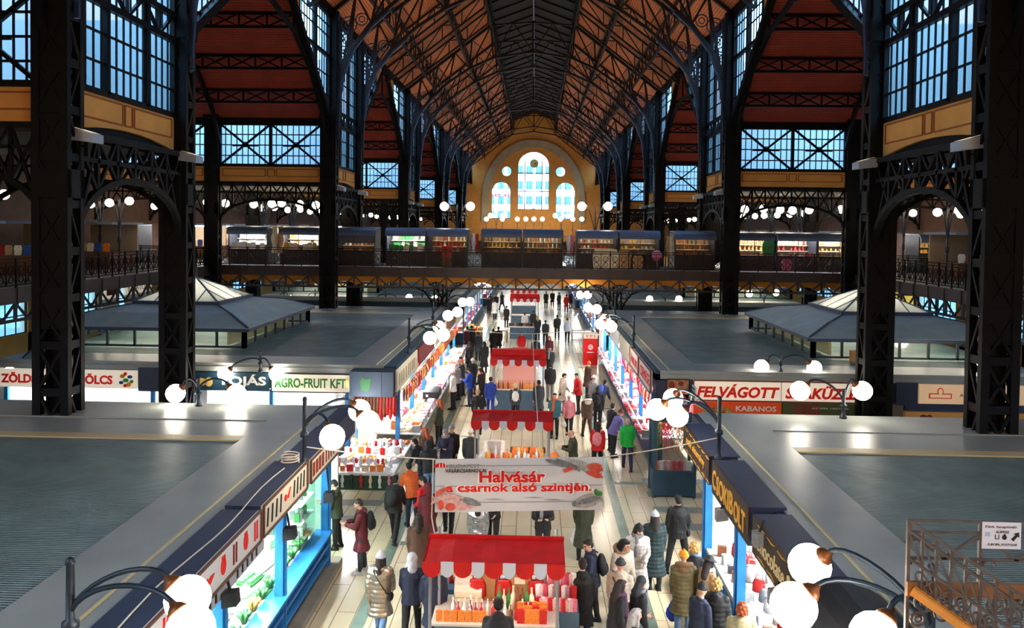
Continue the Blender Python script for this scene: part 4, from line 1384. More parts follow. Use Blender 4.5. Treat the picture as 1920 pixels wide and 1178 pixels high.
# ================================================================ lamps
LAMPI = P('dark blue green cast iron', (0.12, 0.17, 0.22), 0.4, metal=0.3, var=0.2, vscale=6)
CAPM = P('brown brass globe holder', (0.42, 0.24, 0.10), 0.4, metal=0.4)
def ball_mesh(r, n=14, m=9):
    me = MB().ball((0, 0, 0), r, n, m).mesh('globe')
    me.polygons.foreach_set('use_smooth', [True] * len(me.polygons))
    return me
def globe_of(r, far):
    me = ball_mesh(r, 10 if far else 16, 7 if far else 10)
    me.materials.append(GLOBEF if far else GLOBE)
    return me
GM = {}
def lamp(label, base, globes, r=0.23, ztop=None, group=None, far=False, slim=1.0, hang=True):
    """post at base with one arched arm and one lit globe per entry of globes (world points)"""
    base = Vector(base)
    t = thing('globe_lamp', label, 'lamp', base, 0, group)
    H = (ztop if ztop else base.z + 1.25) - base.z
    w = slim
    mb = MB()
    mb.lathe([(.09 * w, 0), (.09 * w, .04), (.06 * w, .08), (.045 * w, .14), (.045 * w, H * .38), (.085 * w, H * .40), (.085 * w, H * .46), (.045 * w, H * .48), (.04 * w, H * .93), (.05 * w, H * .95), (.04 * w, H * .985), (.012 * w, H)], 8 if far else 12)
    mb.build('post', LAMPI, t, smooth=True)
    for g in globes:
        g = Vector(g) - base
        start = Vector((0, 0, H * .5))
        hor = Vector((g.x, g.y, 0))
        L = max(hor.length, .05)
        hd = hor / L
        top = max(g.z + r + .14, H * .62)
        pts = []
        n = 6 if far else 12
        for i in range(n + 1):
            q = i / n
            a = PI * (1 - q * .94)
            x = (1 + math.cos(a)) / 2 * max(.05, L - r * .8) / ((1 + math.cos(PI * .06)) / 2)
            zz = start.z + (g.z + r * .75 - start.z) * q * q * (3 - 2 * q)
            zz += math.sin(PI * q) * max(.12, top - max(start.z, g.z + r) + .12)
            pts.append(hd * x + Vector((0, 0, zz)))
        MB().tube(pts, .028 * w, 5 if far else 7).build('arm', LAMPI, t, smooth=True)
        gd = (hd * -.72 + Vector((0, 0, .69))).normalized() if L > .12 else Vector((0, 0, -1))
        key = (round(r, 3), far)
        if key not in GM:
            GM[key] = globe_of(r, far)
        gl_ = link('globe', GM[key], t, g)
        if not far:
            hm = MB().lathe([(.10, r * .90), (.105, r * .97), (.075, r + .04), (.04, r + .07), (.03, r + .10)], 10).build('globe_holder', CAPM, gl_, smooth=True)
            hm.rotation_euler = gd.to_track_quat('Z', 'Y').to_euler()
    return t
def gz(px, py, z=4.15):
    return at_z(px, py, z)
E, C_ = 'egg shop side', 'chocolate shop side'
lamp('large globe lamp over the jar picture sign', (-4.75, 7.7, ZR), [gz(352, 1123), gz(357, 1182, 4.12)], ztop=4.55)
lamp('globe lamp with a coiled cable at its foot between the egg side signs', (-4.5, 14.95, ZR), [gz(623, 820), gz(674, 770), gz(690, 792)], ztop=4.62)
lamp('globe lamp at the corner of the sausage stall above the green map box', (-4.62, 28.3, ZR), [gz(806, 634), gz(823, 613), gz(831, 628)], ztop=4.62)
lamp('globe lamp above the middle of the sausage stall', (-4.62, 35.0, ZR), [gz(840, 592), gz(858, 585)], ztop=4.62)
lamp('globe lamp above the far end of the sausage stall', (-4.62, 41.0, ZR), [gz(867, 567), gz(881, 566)], ztop=4.62)
lamp('globe lamp over the aisle just beyond the bridge on the egg shop side', (-4.62, 55.0, ZR), [gz(895, 530), gz(910, 527), gz(917, 531)], ztop=4.62, far=True)
lamp('large globe lamp beside the stair railing over the chocolate sign', (3.95, 7.6, ZR), [gz(1518, 1060, 4.3), gz(1488, 1137, 4.25), gz(1640, 1196, 4.2)], ztop=4.75)
lamp('globe lamp at the near corner of the csokibolt sign', (3.82, 15.75, ZR), [gz(1232, 768), gz(1270, 780), gz(1262, 748)], ztop=4.62)
lamp('globe lamp above the red lettered side signs of the butcher stall', (3.95, 30.4, ZR), [gz(1127, 608), gz(1146, 612), gz(1135, 600)], ztop=4.62)
lamp('globe lamp above the middle of the butcher stall', (3.95, 37.5, ZR), [gz(1103, 577), gz(1119, 580)], ztop=4.62)
lamp('globe lamp above the far end of the butcher stall', (3.95, 44.2, ZR), [gz(1088, 553), gz(1102, 553)], ztop=4.62)
lamp('globe lamp over the aisle just beyond the bridge on the cold cuts side', (3.95, 56.0, ZR), [gz(1072, 530), gz(1079, 527)], ztop=4.62, far=True)
for i, y in enumerate((63, 80, 88, 105, 114)):
    for s, nm in ((-1, 'egg shop side'), (1, 'cold cuts side')):
        x = -4.62 if s < 0 else 3.95
        xi = x - s * .95
        lamp('far aisle globe lamp beyond the bridge, %s of its row on the %s' % (ORD[i], nm), (x, y, ZR), [(xi, y - .8, 4.15), (xi, y + .8, 4.15)], ztop=4.6, group='far aisle lamps', far=True)
# lamps on the cross aisle edges of the roofs
def edge_lamp(label, bx_, Y, z0, gl, zt, r=.24, **kw):
    b = at_y(bx_, 700, Y)
    lamp(label, (b.x, Y, z0), [at_y(px, py, Y) for px, py in gl], r=r, ztop=zt, **kw)
edge_lamp('double globe lamp on the roof edge before the teal tojas sign', 372, 19.5, ZR, [(329, 738), (443, 738)], 4.05)
edge_lamp('double globe lamp between the tojas and the agro-fruit signs', 488, 25.5, 3.03, [(422, 701), (518, 701)], 3.75)
edge_lamp('double globe lamp on the roof edge before the slanted red lettered sign', 1583, 19.5, ZR, [(1500, 733), (1617, 733)], 4.05)
edge_lamp('double globe lamp above the slanted red lettered sign', 1463, 25.9, ZR, [(1428, 688), (1527, 690)], 3.8)
edge_lamp('double globe lamp above the red gyumolcs sign', 70, 25.9, ZR, [(25, 692), (118, 697)], 3.8)
edge_lamp('globe lamp behind the big column above the peach emblem sign', 1850, 25.9, ZR, [(1845, 690), (1858, 676)], 3.8)
for i, (bx_, gl) in enumerate(((722, [(697, 567), (750, 565)]), (790, [(767, 558), (815, 560)]), (532, [(520, 562), (545, 560)]), (590, [(572, 562), (610, 562)]))):
    edge_lamp('far double globe lamp beyond the bridge, %s from the big column, egg shop side' % ORD[3 - i], bx_, 50.9, 2.9, gl, 3.75, r=.22, far=True)
for i, (bx_, gl) in enumerate(((1245, [(1218, 561), (1273, 561)]), (1430, [(1405, 551), (1455, 549)]))):
    edge_lamp('far double globe lamp beyond the bridge, %s from the aisle, cold cuts side' % ORD[i], bx_, 50.9, 2.9, gl, 3.75, r=.22, far=True)

# floodlights on the columns, thrown up at the roof
FLB = P('grey floodlight housing', (0.62, 0.64, 0.66), 0.4, metal=0.3)
FLG = emis('floodlight glass', (1.0, 0.80, 0.55), 1.2)
for k, (a, b) in enumerate(PAIRS):
    for j, y in enumerate((a, b)):
        if y < 15:
            continue
        i = (k - 1) * 2 + j
        for s in (-1, 1):
            x = NX + s * (HW - .12)
            yy = y + (.25 if j == 0 else -.25)
            t = thing('floodlight', 'grey floodlight on %s' % (('the ' + ORD[max(0, i)] + ' nave column') + ', ' + SIDE[s]), 'floodlight', (x, yy, 10.1))
            MB().box((-.05, -.04, -.45), (.05, .04, .0)).bar((s * .2, 0, -.2), (0, 0, -.2), .05).build('bracket', IRON, t)
            hb = MB()
            hb.prism([(-.30, -.06), (.28, -.12), (.28, .10), (-.30, .24)], (0, -.26, 0), (-s, 0, 0), (0, 0, 1), (0, .52, 0))
            hb.build('housing', FLB, t)
            gb = MB()
            gb.quad((s * .24, -.22, .26), (s * .24, .22, .26), (-s * .24, .22, .125), (-s * .24, -.22, .125))
            gb.build('lens', FLG, t)
            ld = bpy.data.lights.new('flood_beam', 'SPOT')
            ld.energy = FLOOD_W
            ld.color = (1.0, 0.74, 0.48)
            ld.spot_size = math.radians(105)
            ld.spot_blend = 0.8
            ld.shadow_soft_size = 0.12
            lo = bpy.data.objects.new('flood_beam', ld)
            COL.objects.link(lo)
            lo.parent = t
            lo.location = (-s * .05, 0, .36)
            d = Vector((-s * .72, 0.15, 1.0))
            lo.rotation_euler = d.to_track_quat('-Z', 'Y').to_euler()

# ================================================================ bridge and galleries on the upper floor
ZD = 5.62
BY0, BY1 = 44.6, 49.4
DECKM = P('dark deck edge', (0.24, 0.18, 0.16), 0.5, var=0.2, vscale=3)
FLG2 = P('worn grey gallery floor', (0.36, 0.33, 0.30), 0.6, var=0.2, vscale=2)
def rail_geo(L, h=1.05, step=1.06, fine=True):
    mb = MB()
    for z in (h, h - .12, .10):
        mb.bar((0, 0, z), (L, 0, z), .05, .045)
    n = max(1, round(L / step))
    for i in range(n + 1):
        x = L * i / n
        mb.bar((x, 0, 0), (x, 0, h + .05), .06)
        if i < n:
            st = L / n
            if fine:
                for a in (.25, .75):
                    mb.ring((x + st * a, 0, .62), (1, 0, 0), (0, 0, 1), .16, .028, 10)
                    mb.ring((x + st * a, 0, .30), (1, 0, 0), (0, 0, 1), .13, .028, 8)
                mb.bar((x + st * .5, 0, .1), (x + st * .5, 0, h - .12), .035)
            mb.bar((x + st * .5, 0, .1), (x + st * .02, 0, h - .15), .025)
            mb.bar((x + st * .5, 0, .1), (x + st * .98, 0, h - .15), .025)
    return mb
def gallery_edge(name, o, u, L, nrm):
    """fascia, lattice with ochre caps below it"""
    o, u, nrm = Vector(o), Vector(u), Vector(nrm)
    mb = MB()
    def q(a, z, e=0):
        return o + u * a + Vector((0, 0, z)) + nrm * e
    mb.bar(q(0, ZD - .28), q(L, ZD - .28), .16, .56)
    mb.bar(q(0, ZD - 1.18), q(L, ZD - 1.18), .14, .10)
    n = round(L / 1.36)
    for i in range(n + 1):
        a = L * i / n
        mb.bar(q(a, ZD - .5), q(a, ZD - 1.2), .10)
        mb.bar(q(a, ZD + .0, .1), q(a, ZD - .6, .1), .05)
        if i < n:
            b = L * (i + .5) / n
            mb.bar(q(a, ZD - .55), q(b, ZD - 1.15), .07)
            mb.bar(q(L * (i + 1) / n, ZD - .55), q(b, ZD - 1.15), .07)
    return struct(mb.build('cross_beam', DECKM))
struct(MB().box((NX - 25, BY0, ZD - .3), (NX + 25, BY1, ZD)).build('floor', FLG2))
gallery_edge('x', (NX - 25, BY0, 0), (1, 0, 0), 50, (0, -1, 0))
mb = MB()
for i in range(37):
    x0 = NX - 25 + i * 50 / 37
    pts = [(x0 + 50 / 37 * j / 6, ZD - 1.12 + .25 * math.sin(PI * j / 6)) for j in range(7)] + [(x0 + 50 / 37, ZD - .35), (x0, ZD - .35)]
    mb.prism([(a, z) for a, z in pts], (0, BY0 + .55, 0), (1, 0, 0), (0, 0, 1), (0, .2, 0))
struct(mb.build('cross_beam', P('ochre vault cap', (.95, .62, .20), .7)))
for s in (-1, 1):
    xa, xb = NX + s * 18.3, NX + s * 25.0
    struct(MB().box((xa, -4, ZD - .3), (xb, BY0, ZD)).box((xa, BY1, ZD - .3), (xb, EW, ZD)).build('floor', FLG2))
    gallery_edge('x', (xa, 4, 0), (0, 1, 0), EW - 4.2, (-s, 0, 0))
    rt = rail_geo(EW - 52, fine=False).build('railing', IRON)
    rt.location = (xa - s * 0.0, 51, ZD)
    rt.rotation_euler = (0, 0, PI / 2)
    tag(rt, 'iron railing of the upper gallery beyond the bridge, %s' % SIDE[s], 'railing')
    rt = rail_geo(39).build('railing', IRON)
    rt.location = (xa, 5, ZD)
    rt.rotation_euler = (0, 0, PI / 2)
    tag(rt, 'iron railing of the upper gallery on this side of the bridge, %s' % SIDE[s], 'railing')
    # bridge posts with scroll brackets
    for x in ((-5.75,) if s < 0 else (4.95,)):
        for y in (BY0 + .3, BY1 - .3):
            mb = MB()
            for dx in (-.12, .12):
                mb.box((x + dx - .05, y - .06, 0), (x + dx + .05, y + .06, ZD - 1.1))
            for i in range(8):
                mb.bar((x - .12, y, .4 + i * .5), (x + .12, y, .9 + i * .5), .05)
            for sd in (-1, 1):
                mb.path([(x + sd * .1, y, 2.9), (x + sd * .25, y, 3.6), (x + sd * .7, y, 4.2), (x + sd * 1.3, y, 4.45)], .10, .09)
                mb.bar((x + sd * .1, y, 4.4), (x + sd * 1.3, y, 4.45), .08)
                for (a, z, r) in ((.3, 4.1, .18), (.66, 4.3, .12), (.24, 3.6, .1)):
                    mb.ring((x + sd * a, y, z), (1, 0, 0), (0, 0, 1), r, .05, 10)
            struct(mb.build('column', IRON))
br = rail_geo(50).build('railing', IRONW, loc=(NX - 25, BY0 + .1, ZD))
tag(br, 'brown iron railing with scrollwork along the front of the bridge', 'railing')
struct(MB().box((NX - 18, EW - 6, ZD - .4), (NX + 18, EW, ZD)).build('floor', FLG2))
gallery_edge('x', (NX - 18, EW - 6, 0), (1, 0, 0), 36, (0, -1, 0))
er = rail_geo(36, fine=False).build('railing', IRON, loc=(NX - 18, EW - 5.9, ZD))
tag(er, 'small far railing below the big arched window', 'railing')

# ---- booths with roll shutters on the bridge
HOOD = P('blue grey rolled shutter', (0.36, 0.42, 0.52), 0.4, metal=0.3, var=0.1, vscale=3)
BOOTHW = P('dark booth frame', (0.20, 0.21, 0.24), 0.5)
BACKW = P('booth back board', (0.72, 0.62, 0.48), 0.7)
GOODM = [P('goods ' + n, c, .5, var=.2, vscale=20) for n, c in (('cream', (.93, .86, .72)), ('white', (.94, .94, .92)), ('red', (.75, .12, .10)), ('orange', (.90, .50, .18)), ('brown', (.45, .26, .14)), ('tan', (.76, .58, .38)), ('green', (.20, .48, .22)), ('black', (.10, .10, .11)), ('blue', (.20, .32, .58)), ('gold', (.85, .65, .28)), ('pink', (.88, .45, .55)), ('grey', (.55, .55, .56)))]
GC = dict(zip(('cream', 'white', 'red', 'orange', 'brown', 'tan', 'green', 'black', 'blue', 'gold', 'pink', 'grey'), GOODM))
def gmesh(kind):
    """small goods, each about its real size, base at z = 0"""
    m = MB()
    if kind == 'bottle':
        m.lathe([(.036, 0), (.04, .01), (.04, .17), (.034, .20), (.014, .24), (.013, .30), (.016, .305), (.016, .32)], 8)
    elif kind == 'jar':
        m.lathe([(.045, 0), (.05, .01), (.05, .10), (.042, .115), (.044, .12), (.044, .14)], 8)
    elif kind == 'box':
        m.cbox((0, 0, .07), (.13, .09, .14))
        m.cbox((0, 0, .142), (.11, .07, .006))
    elif kind == 'doll':
        m.lathe([(.06, 0), (.07, .02), (.055, .10), (.035, .15), (.045, .18), (.05, .21), (.03, .25), (.005, .265)], 8)
    elif kind == 'bag':
        m.lathe([(.13, 0), (.16, .03), (.15, .22), (.12, .30), (.13, .31)], 8, sy=.45)
        m.tube([(-.08, 0, .30), (-.07, 0, .42), (.07, 0, .42), (.08, 0, .30)], .012, 5)
    elif kind == 'cloth':
        m.prism([(-.16, 0), (.16, .02), (.2, .38), (.14, .5), (-.13, .5), (-.19, .36)], (0, -.03, 0), (1, 0, 0), (0, 0, 1), (0, .06, 0))
    elif kind == 'scarf':
        pts = [(-.09 + .03 * math.sin(i * 1.3), -.9 * i / 8) for i in range(9)]
        m.prism([(a, z) for a, z in pts] + [(-a, z) for a, z in reversed(pts)], (0, -.03, 0), (1, 0, 0), (0, 0, 1), (0, .06, 0))
    elif kind == 'salami':
        m.tube([(0, 0, -.02), (.0, 0, -.05), (.005, 0, -.12), (0, 0, -.34), (0, 0, -.40), (0, 0, -.43)], [.006, .02, .034, .034, .022, .006], 8)
    elif kind == 'sausage':
        pts = [(.10 * math.sin(PI * 2 * i / 12) * (1 if i % 12 else .3), .012 * math.cos(i), -.22 + .21 * math.cos(PI * 2 * i / 12)) for i in range(13)]
        m.tube(pts, .022, 6)
    elif kind == 'packet':
        m.prism([(-.07, 0), (.07, 0), (.075, .24), (.0, .26), (-.075, .24)], (0, -.02, 0), (1, 0, 0), (0, 0, 1), (0, .04, 0))
    elif kind == 'tray':
        m.prism([(-.14, 0), (.14, 0), (.16, .05), (-.16, .05)], (0, -.2, 0), (1, 0, 0), (0, 0, 1), (0, .4, 0))
        for i in range(5):
            for j in range(2):
                m.ball((-.07 + j * .14, -.15 + i * .075, .06), (.06, .035, .03), 8, 5)
    elif kind == 'bunch':
        for i in range(9):
            a = i * 2.4
            m.tube([(.02 * math.cos(a), .02 * math.sin(a), 0), (.05 * math.cos(a), .05 * math.sin(a), .10), (.10 * math.cos(a), .10 * math.sin(a), .17)], .02, 5, r2=.035)
    elif kind == 'fruit':
        m.ball((0, 0, .045), (.045, .045, .043), 9, 6)
        m.tube([(0, 0, .085), (.005, 0, .10)], .005, 5)
    elif kind == 'loaf':
        m.ball((0, 0, .05), (.14, .07, .055), 10, 6)
    elif kind == 'wreath':
        pts = [(.12 * math.cos(2 * PI * i / 14), 0, .12 * math.sin(2 * PI * i / 14)) for i in range(15)]
        m.tube(pts, .045, 6)
    elif kind == 'garland':
        for i in range(26):
            a = i * 2.39996
            m.tube([(0, 0, -.02 - i * .03), (.045 * math.cos(a), .045 * math.sin(a), -.05 - i * .03), (.085 * math.cos(a), .085 * math.sin(a), -.11 - i * .03)], .013, 4, r2=.004)
    return m
GMESH = {}
def good(kind, col, loc, label, cat, group, sc=1.0, rz=0.0, name=None):
    key = (kind, col)
    if key not in GMESH:
        me = gmesh(kind).mesh(kind)
        me.polygons.foreach_set('use_smooth', [kind not in ('box', 'packet', 'cloth')] * len(me.polygons))
        me.materials.append(GC[col])
        GMESH[key] = me
    o = link(name or kind, GMESH[key])
    o.location = loc
    o.rotation_euler = (0, 0, rz)
    o.scale = (sc, sc, sc)
    return tag(o, label, cat, group)
def booth_proto(wd, shut, tube):
    """open booth facing -y, base at the deck, origin at its middle front"""
    t = thing('market_booth', None, 'market booth')
    h = wd / 2
    D = 1.7
    MB().box((-h, D - .06, 0), (h, D, 2.2)).build('back_panel', BACKW, t)
    for s in (-1, 1):
        MB().box((s * h, 0, 0), (s * (h - .07), D, 2.2)).build('side_panel', BOOTHW, t)
    pr = [(0.02 - .28 * math.sin(a), 1.78 + .5 * (1 - math.cos(a)) - .0) for a in [PI / 2 * i / 6 for i in range(7)]]
    hood = [(-.30, 1.80), (-.28, 1.98), (-.2, 2.14), (-.06, 2.25), (.12, 2.30), (D, 2.32), (D, 2.24), (.12, 2.22), (-.02, 2.17), (-.14, 2.08), (-.21, 1.96), (-.23, 1.80)]
    mb = MB()
    mb.prism(hood, (-h, 0, 0), (0, 1, 0), (0, 0, 1), (wd, 0, 0))
    mb.build('hood', HOOD, t)
    if shut:
        MB().box((-h + .07, -.02, 1.35), (h - .07, .02, 1.95)).build('half_shutter', P('grey shutter', (.32, .33, .35), .5), t)
    MB().box((-h + .05, -.1, 0), (h - .05, .45, .86)).box((-h + .02, -.16, .86), (h - .02, .5, .90)).build('counter', P('dark brown counter', (.22, .16, .13), .6, var=.3, vscale=5), t)
    for z in (1.15, 1.5):
        MB().box((-h + .08, D - .45, z), (h - .08, D - .06, z + .03)).build('shelf', CREAM, t)
    MB().box((-h + .15, .45, 2.10), (h - .15, .52, 2.14)).build('light_tube', tube, t)
    mb = MB()
    mb.bar((0, -.26, .9), (0, -.26, 1.9), .03)
    mb.build('front_post', BOOTHW, t)
    return t
TUBEB = emis('booth tube light', (1.0, 0.88, 0.68), 26.0)
BP = [booth_proto(2.42, False, TUBEB), booth_proto(2.42, True, TUBEB), booth_proto(2.42, False, TUBE)]
BOOTHS = [(666, 1, 'half shuttered booth on the bridge beside the fruit side column', ('jar', 'white')), (761, 2, 'bridge booth with green and yellow goods and bright white light', ('cloth', 'green')), (840, 0, 'bridge booth with brown boxes stacked before it', ('doll', 'red')),
          (940, 0, 'bridge booth to the egg side of the middle of the aisle, with gold lit figures', ('doll', 'gold')), (1018, 0, 'bridge booth over the middle of the aisle with two rows of white figures', ('bottle', 'white')), (1119, 0, 'bridge booth with white lamps and dark boxes on its shelves', ('jar', 'white')), (1199, 0, 'bridge booth with dim shelves beside the pink balloon', ('box', 'grey')),
          (1303, 0, 'bridge booth beside the big column on the cold cuts side', ('bottle', 'orange')), (1412, 2, 'bright bridge booth with orange goods just past the big column of the cold cuts side', ('doll', 'orange')), (1494, 2, 'dazzling bridge booth with a row of small costumed dolls', ('doll', 'red')), (1572, 2, 'bridge booth with a dark hanging drape, on the cold cuts side', ('jar', 'gold')), (1762, 0, 'dim bridge booth with yellow goods between two big columns, cold cuts side', ('box', 'gold')),
          (222, 0, 'dim bridge booth with a warm lit shelf between two big columns, egg side', ('jar', 'orange')), (465, 2, 'bridge booth with pale clothes hanging inside on the egg shop side', ('cloth', 'white')), (562, 2, 'bridge booth with a long white lamp beside the hanging scarves', ('cloth', 'cream'))]
YB = 46.0
for px, kind, lab, (gk, gc) in BOOTHS:
    x = at_y(px, 460, YB).x
    o = copy_tree(BP[kind], (x, YB, ZD), 0, lab)
    o['category'] = 'market booth'
    nice = {'jar': 'small jar', 'cloth': 'folded cloth', 'doll': 'small doll', 'bottle': 'small bottle', 'box': 'small box'}[gk]
    base = lab.split(' booth')[0]
    short = lab.replace('bridge booth', 'booth').replace('booth on the bridge', 'booth')
    short = ' '.join(short.split()[:8])
    rnd = random.Random(px)
    alt = rnd.choice(['red', 'cream', 'brown', 'orange', 'white', 'gold'])
    for row, (z, dy, n) in enumerate(((1.53, 1.4, 8), (1.18, 1.4, 8), (.90, .12, 7))):
        for i in range(n):
            if rnd.random() < .12:
                continue
            sc = (1.0 if gk != 'cloth' else .7) * rnd.uniform(1.0, 1.35)
            kk = gk if row < 2 or gk == 'cloth' else 'box'
            col = gc if rnd.random() < .6 else alt
            good(kk, col, (x - 1.0 + 2.0 * (i + .5) / n + rnd.uniform(-.03, .03), YB + dy, ZD + z), '%s on %s of the %s' % ({'jar': 'small jar', 'cloth': 'cloth', 'doll': 'doll', 'bottle': 'bottle', 'box': 'small box'}[kk], ('upper shelf', 'lower shelf', 'the counter')[row], short), {'cloth': 'cloth'}.get(kk, kk), 'goods in the %s' % short, sc, rnd.uniform(-.3, .3))
for b in BP:
    for ch in list(b.children):
        bpy.data.objects.remove(ch)
    bpy.data.objects.remove(b)
# things between and before the booths
def on_bridge(kind, col, px, label, cat, z=0.0, y=YB - .35, sc=1.0, name=None, group=None):
    return good(kind, col, (at_y(px, 480, y).x, y, ZD + z), label, cat, group, sc, 0, name)
for px, col, z, lab in ((838, 'brown', 0, 'brown crate under the stack before the doll booth on the bridge'), (838, 'red', .62, 'reddish crate on top of the stack before the doll booth on the bridge')):
    on_bridge('box', col, px, lab, 'crate', z, YB - .6, 4.4, 'crate')
for i, (px, col) in enumerate(((888, 'white'), (893, 'red'), (1066, 'white'), (1072, 'pink'), (1252, 'tan'), (1258, 'cream'), (515, 'cream'), (526, 'tan'))):
    g = 'scarves between the bridge booths'
    sc = on_bridge('scarf', col, px, '%s scarf hanging in a gap between bridge booths, %s of the scarves' % ({'white': 'white', 'red': 'red', 'pink': 'pink', 'tan': 'tan', 'cream': 'cream'}[col], ORD[i]), 'scarf', 2.0 if i < 6 else 2.3, YB - .1, 1.3 if i < 6 else 1.8)
for i, (px, col, s) in enumerate(((1125, 'cream', 2.3), (1145, 'cream', 2.3), (1170, 'tan', 2.2), (1196, 'tan', 1.6), (1650, 'white', 2), (1690, 'cream', 1.8))):
    on_bridge('cloth', col, px, '%s embroidered cloth hung on the bridge railing, %s along from the middle' % (col, ORD[i]), 'cloth', .05, BY0 + .2, s, 'railing_cloth')
on_bridge('cloth', 'pink', 1475, 'bright pink child dress hung before the booth of costumed dolls', 'dress', .02, BY0 + .35, 1.5, 'pink_dress')
on_bridge('cloth', 'green', 1440, 'green garment hanging between two bright bridge booths', 'garment', .9, YB + .05, 1.9, 'green_garment')
bl = MB().ball((0, 0, 0), (.3, .3, .33), 12, 8).build('balloon', GC['pink'], smooth=True, loc=(at_y(1232, 478, BY0 + .5).x, BY0 + .5, ZD + .85))
tag(bl, 'round pink balloon at the bridge railing', 'balloon')
MB().tube([(0, 0, -.33), (.02, .02, -.6), (0, 0, -.85)], .008, 5).build('string', WHITE, bl)
# lamps behind the booths on the bridge
for px, gl, nm in ((857, (833, 882), 'egg side'), (1116, (1091, 1140), 'cold cuts side')):
    b = at_y(px, 420, 48.3)
    lamp('tall double globe lamp rising behind the bridge booths, %s of the middle' % nm, (b.x, 48.3, ZD), [at_y(g, 387, 48.3) for g in gl], r=.27, ztop=9.5)
# lamps of the galleries: clusters over the side parts of the bridge and along the galleries
nl = 0
for s in (-1, 1):
    for i, x in enumerate((13.0, 15.2, 17.0, 20.0, 22.5)):
        X = NX + s * x
        lamp('globe lamp over the bridge end, %s outward from the nave, %s' % (ORD[i], SIDE[s]), (X, 48.6, ZD), [(X - .55, 48.5, 9.3 + .1 * (i % 2)), (X + .55, 48.7, 9.35)], r=.25, ztop=9.5, group='bridge side lamps', far=True)
    for i, y in enumerate((54, 60, 66, 72, 79, 86, 94, 103, 113, 124)):
        X = NX + s * 18.6
        lamp('small far gallery globe lamp, %s beyond the bridge on the %s' % (ORD[i], SIDE[s]), (X, y, ZD), [(X - .5, y, 9.2), (X + .5, y, 9.25)], r=.24, ztop=9.4, group='gallery lamps', far=True)
    for i, y in enumerate((52, 56, 60, 65, 71, 78, 90, 40, 34.5, 29, 23.5)):
        t = thing('market_booth', ('lit stall on the upper gallery, %s beyond the bridge on the %s' if i < 7 else 'stall on the upper gallery, %s before the bridge on the %s') % (ORD[i % 7], SIDE[s]), 'market booth', (NX + s * 22.6, y, ZD), 0, 'gallery stalls')
        MB().box((-1.3, -1.4, 0), (1.3, 1.4, .9)).build('counter', GOODM[4], t)
        MB().box((-1.5, -1.6, 2.3), (1.5, 1.6, 2.42)).build('roof', HOOD, t)
        MB().box((-1.3, 1.3, .9), (1.3, 1.4, 2.3)).build('back_panel', BACKW, t)
        if i < 7:
            MB().box((-1.0, -.9, 2.22), (1.0, -.8, 2.28)).build('light_tube', TUBE, t)
        for j in range(6):
            good('cloth', ('white', 'red', 'tan', 'cream', 'blue', 'orange')[j], (NX + s * 22.6 - 1.05 + j * .42, y - 1.3, ZD + .9), 'garment hung in the %s gallery stall %s the bridge on the %s' % (ORD[i % 7], 'beyond' if i < 7 else 'before', SIDE[s]), 'garment', 'garments in gallery stalls', .9, 0, 'garment')
for s in (-1, 1):
    for i, (x, y) in enumerate(((21.0, 43.6), (23.2, 41.0), (20.2, 37.5), (21.6, 30.5))):
        X = NX + s * x
        lamp('upper gallery globe lamp before the bridge, %s out from it, %s' % (ORD[i], SIDE[s]), (X, y, ZD), [(X - .5, y, 9.0), (X + .5, y, 9.1)], r=.2, ztop=9.3, group='near gallery lamps', far=True)
# row of globes along the far gallery below the big window
for i, px in enumerate((912, 942, 970, 986, 1001, 1017, 1051, 1074, 1091)):
    g = at_y(px, 411, EW - 5.9)
    lamp('tiny globe lamp on the railing below the big window, %s from the egg side' % ORD[i], (g.x, EW - 5.9, ZD + 1.02), [(g.x, EW - 5.9, g.z)], r=.38, ztop=g.z - .35, group='far railing lamps', far=True)
for i, (a, b) in enumerate(((918, 941), (1042, 1066))):
    ga, gb = at_y(a, 404, EW - 8), at_y(b, 404, EW - 8)
    lamp('tiny far double globe lamp before the %s small arched window' % ('first' if i == 0 else 'second'), ((ga.x + gb.x) / 2, EW - 5.5, ZD), [(ga.x, EW - 5.5, ga.z), (gb.x, EW - 5.5, gb.z)], r=.42, ztop=ga.z + .6, group='far window lamps', far=True)
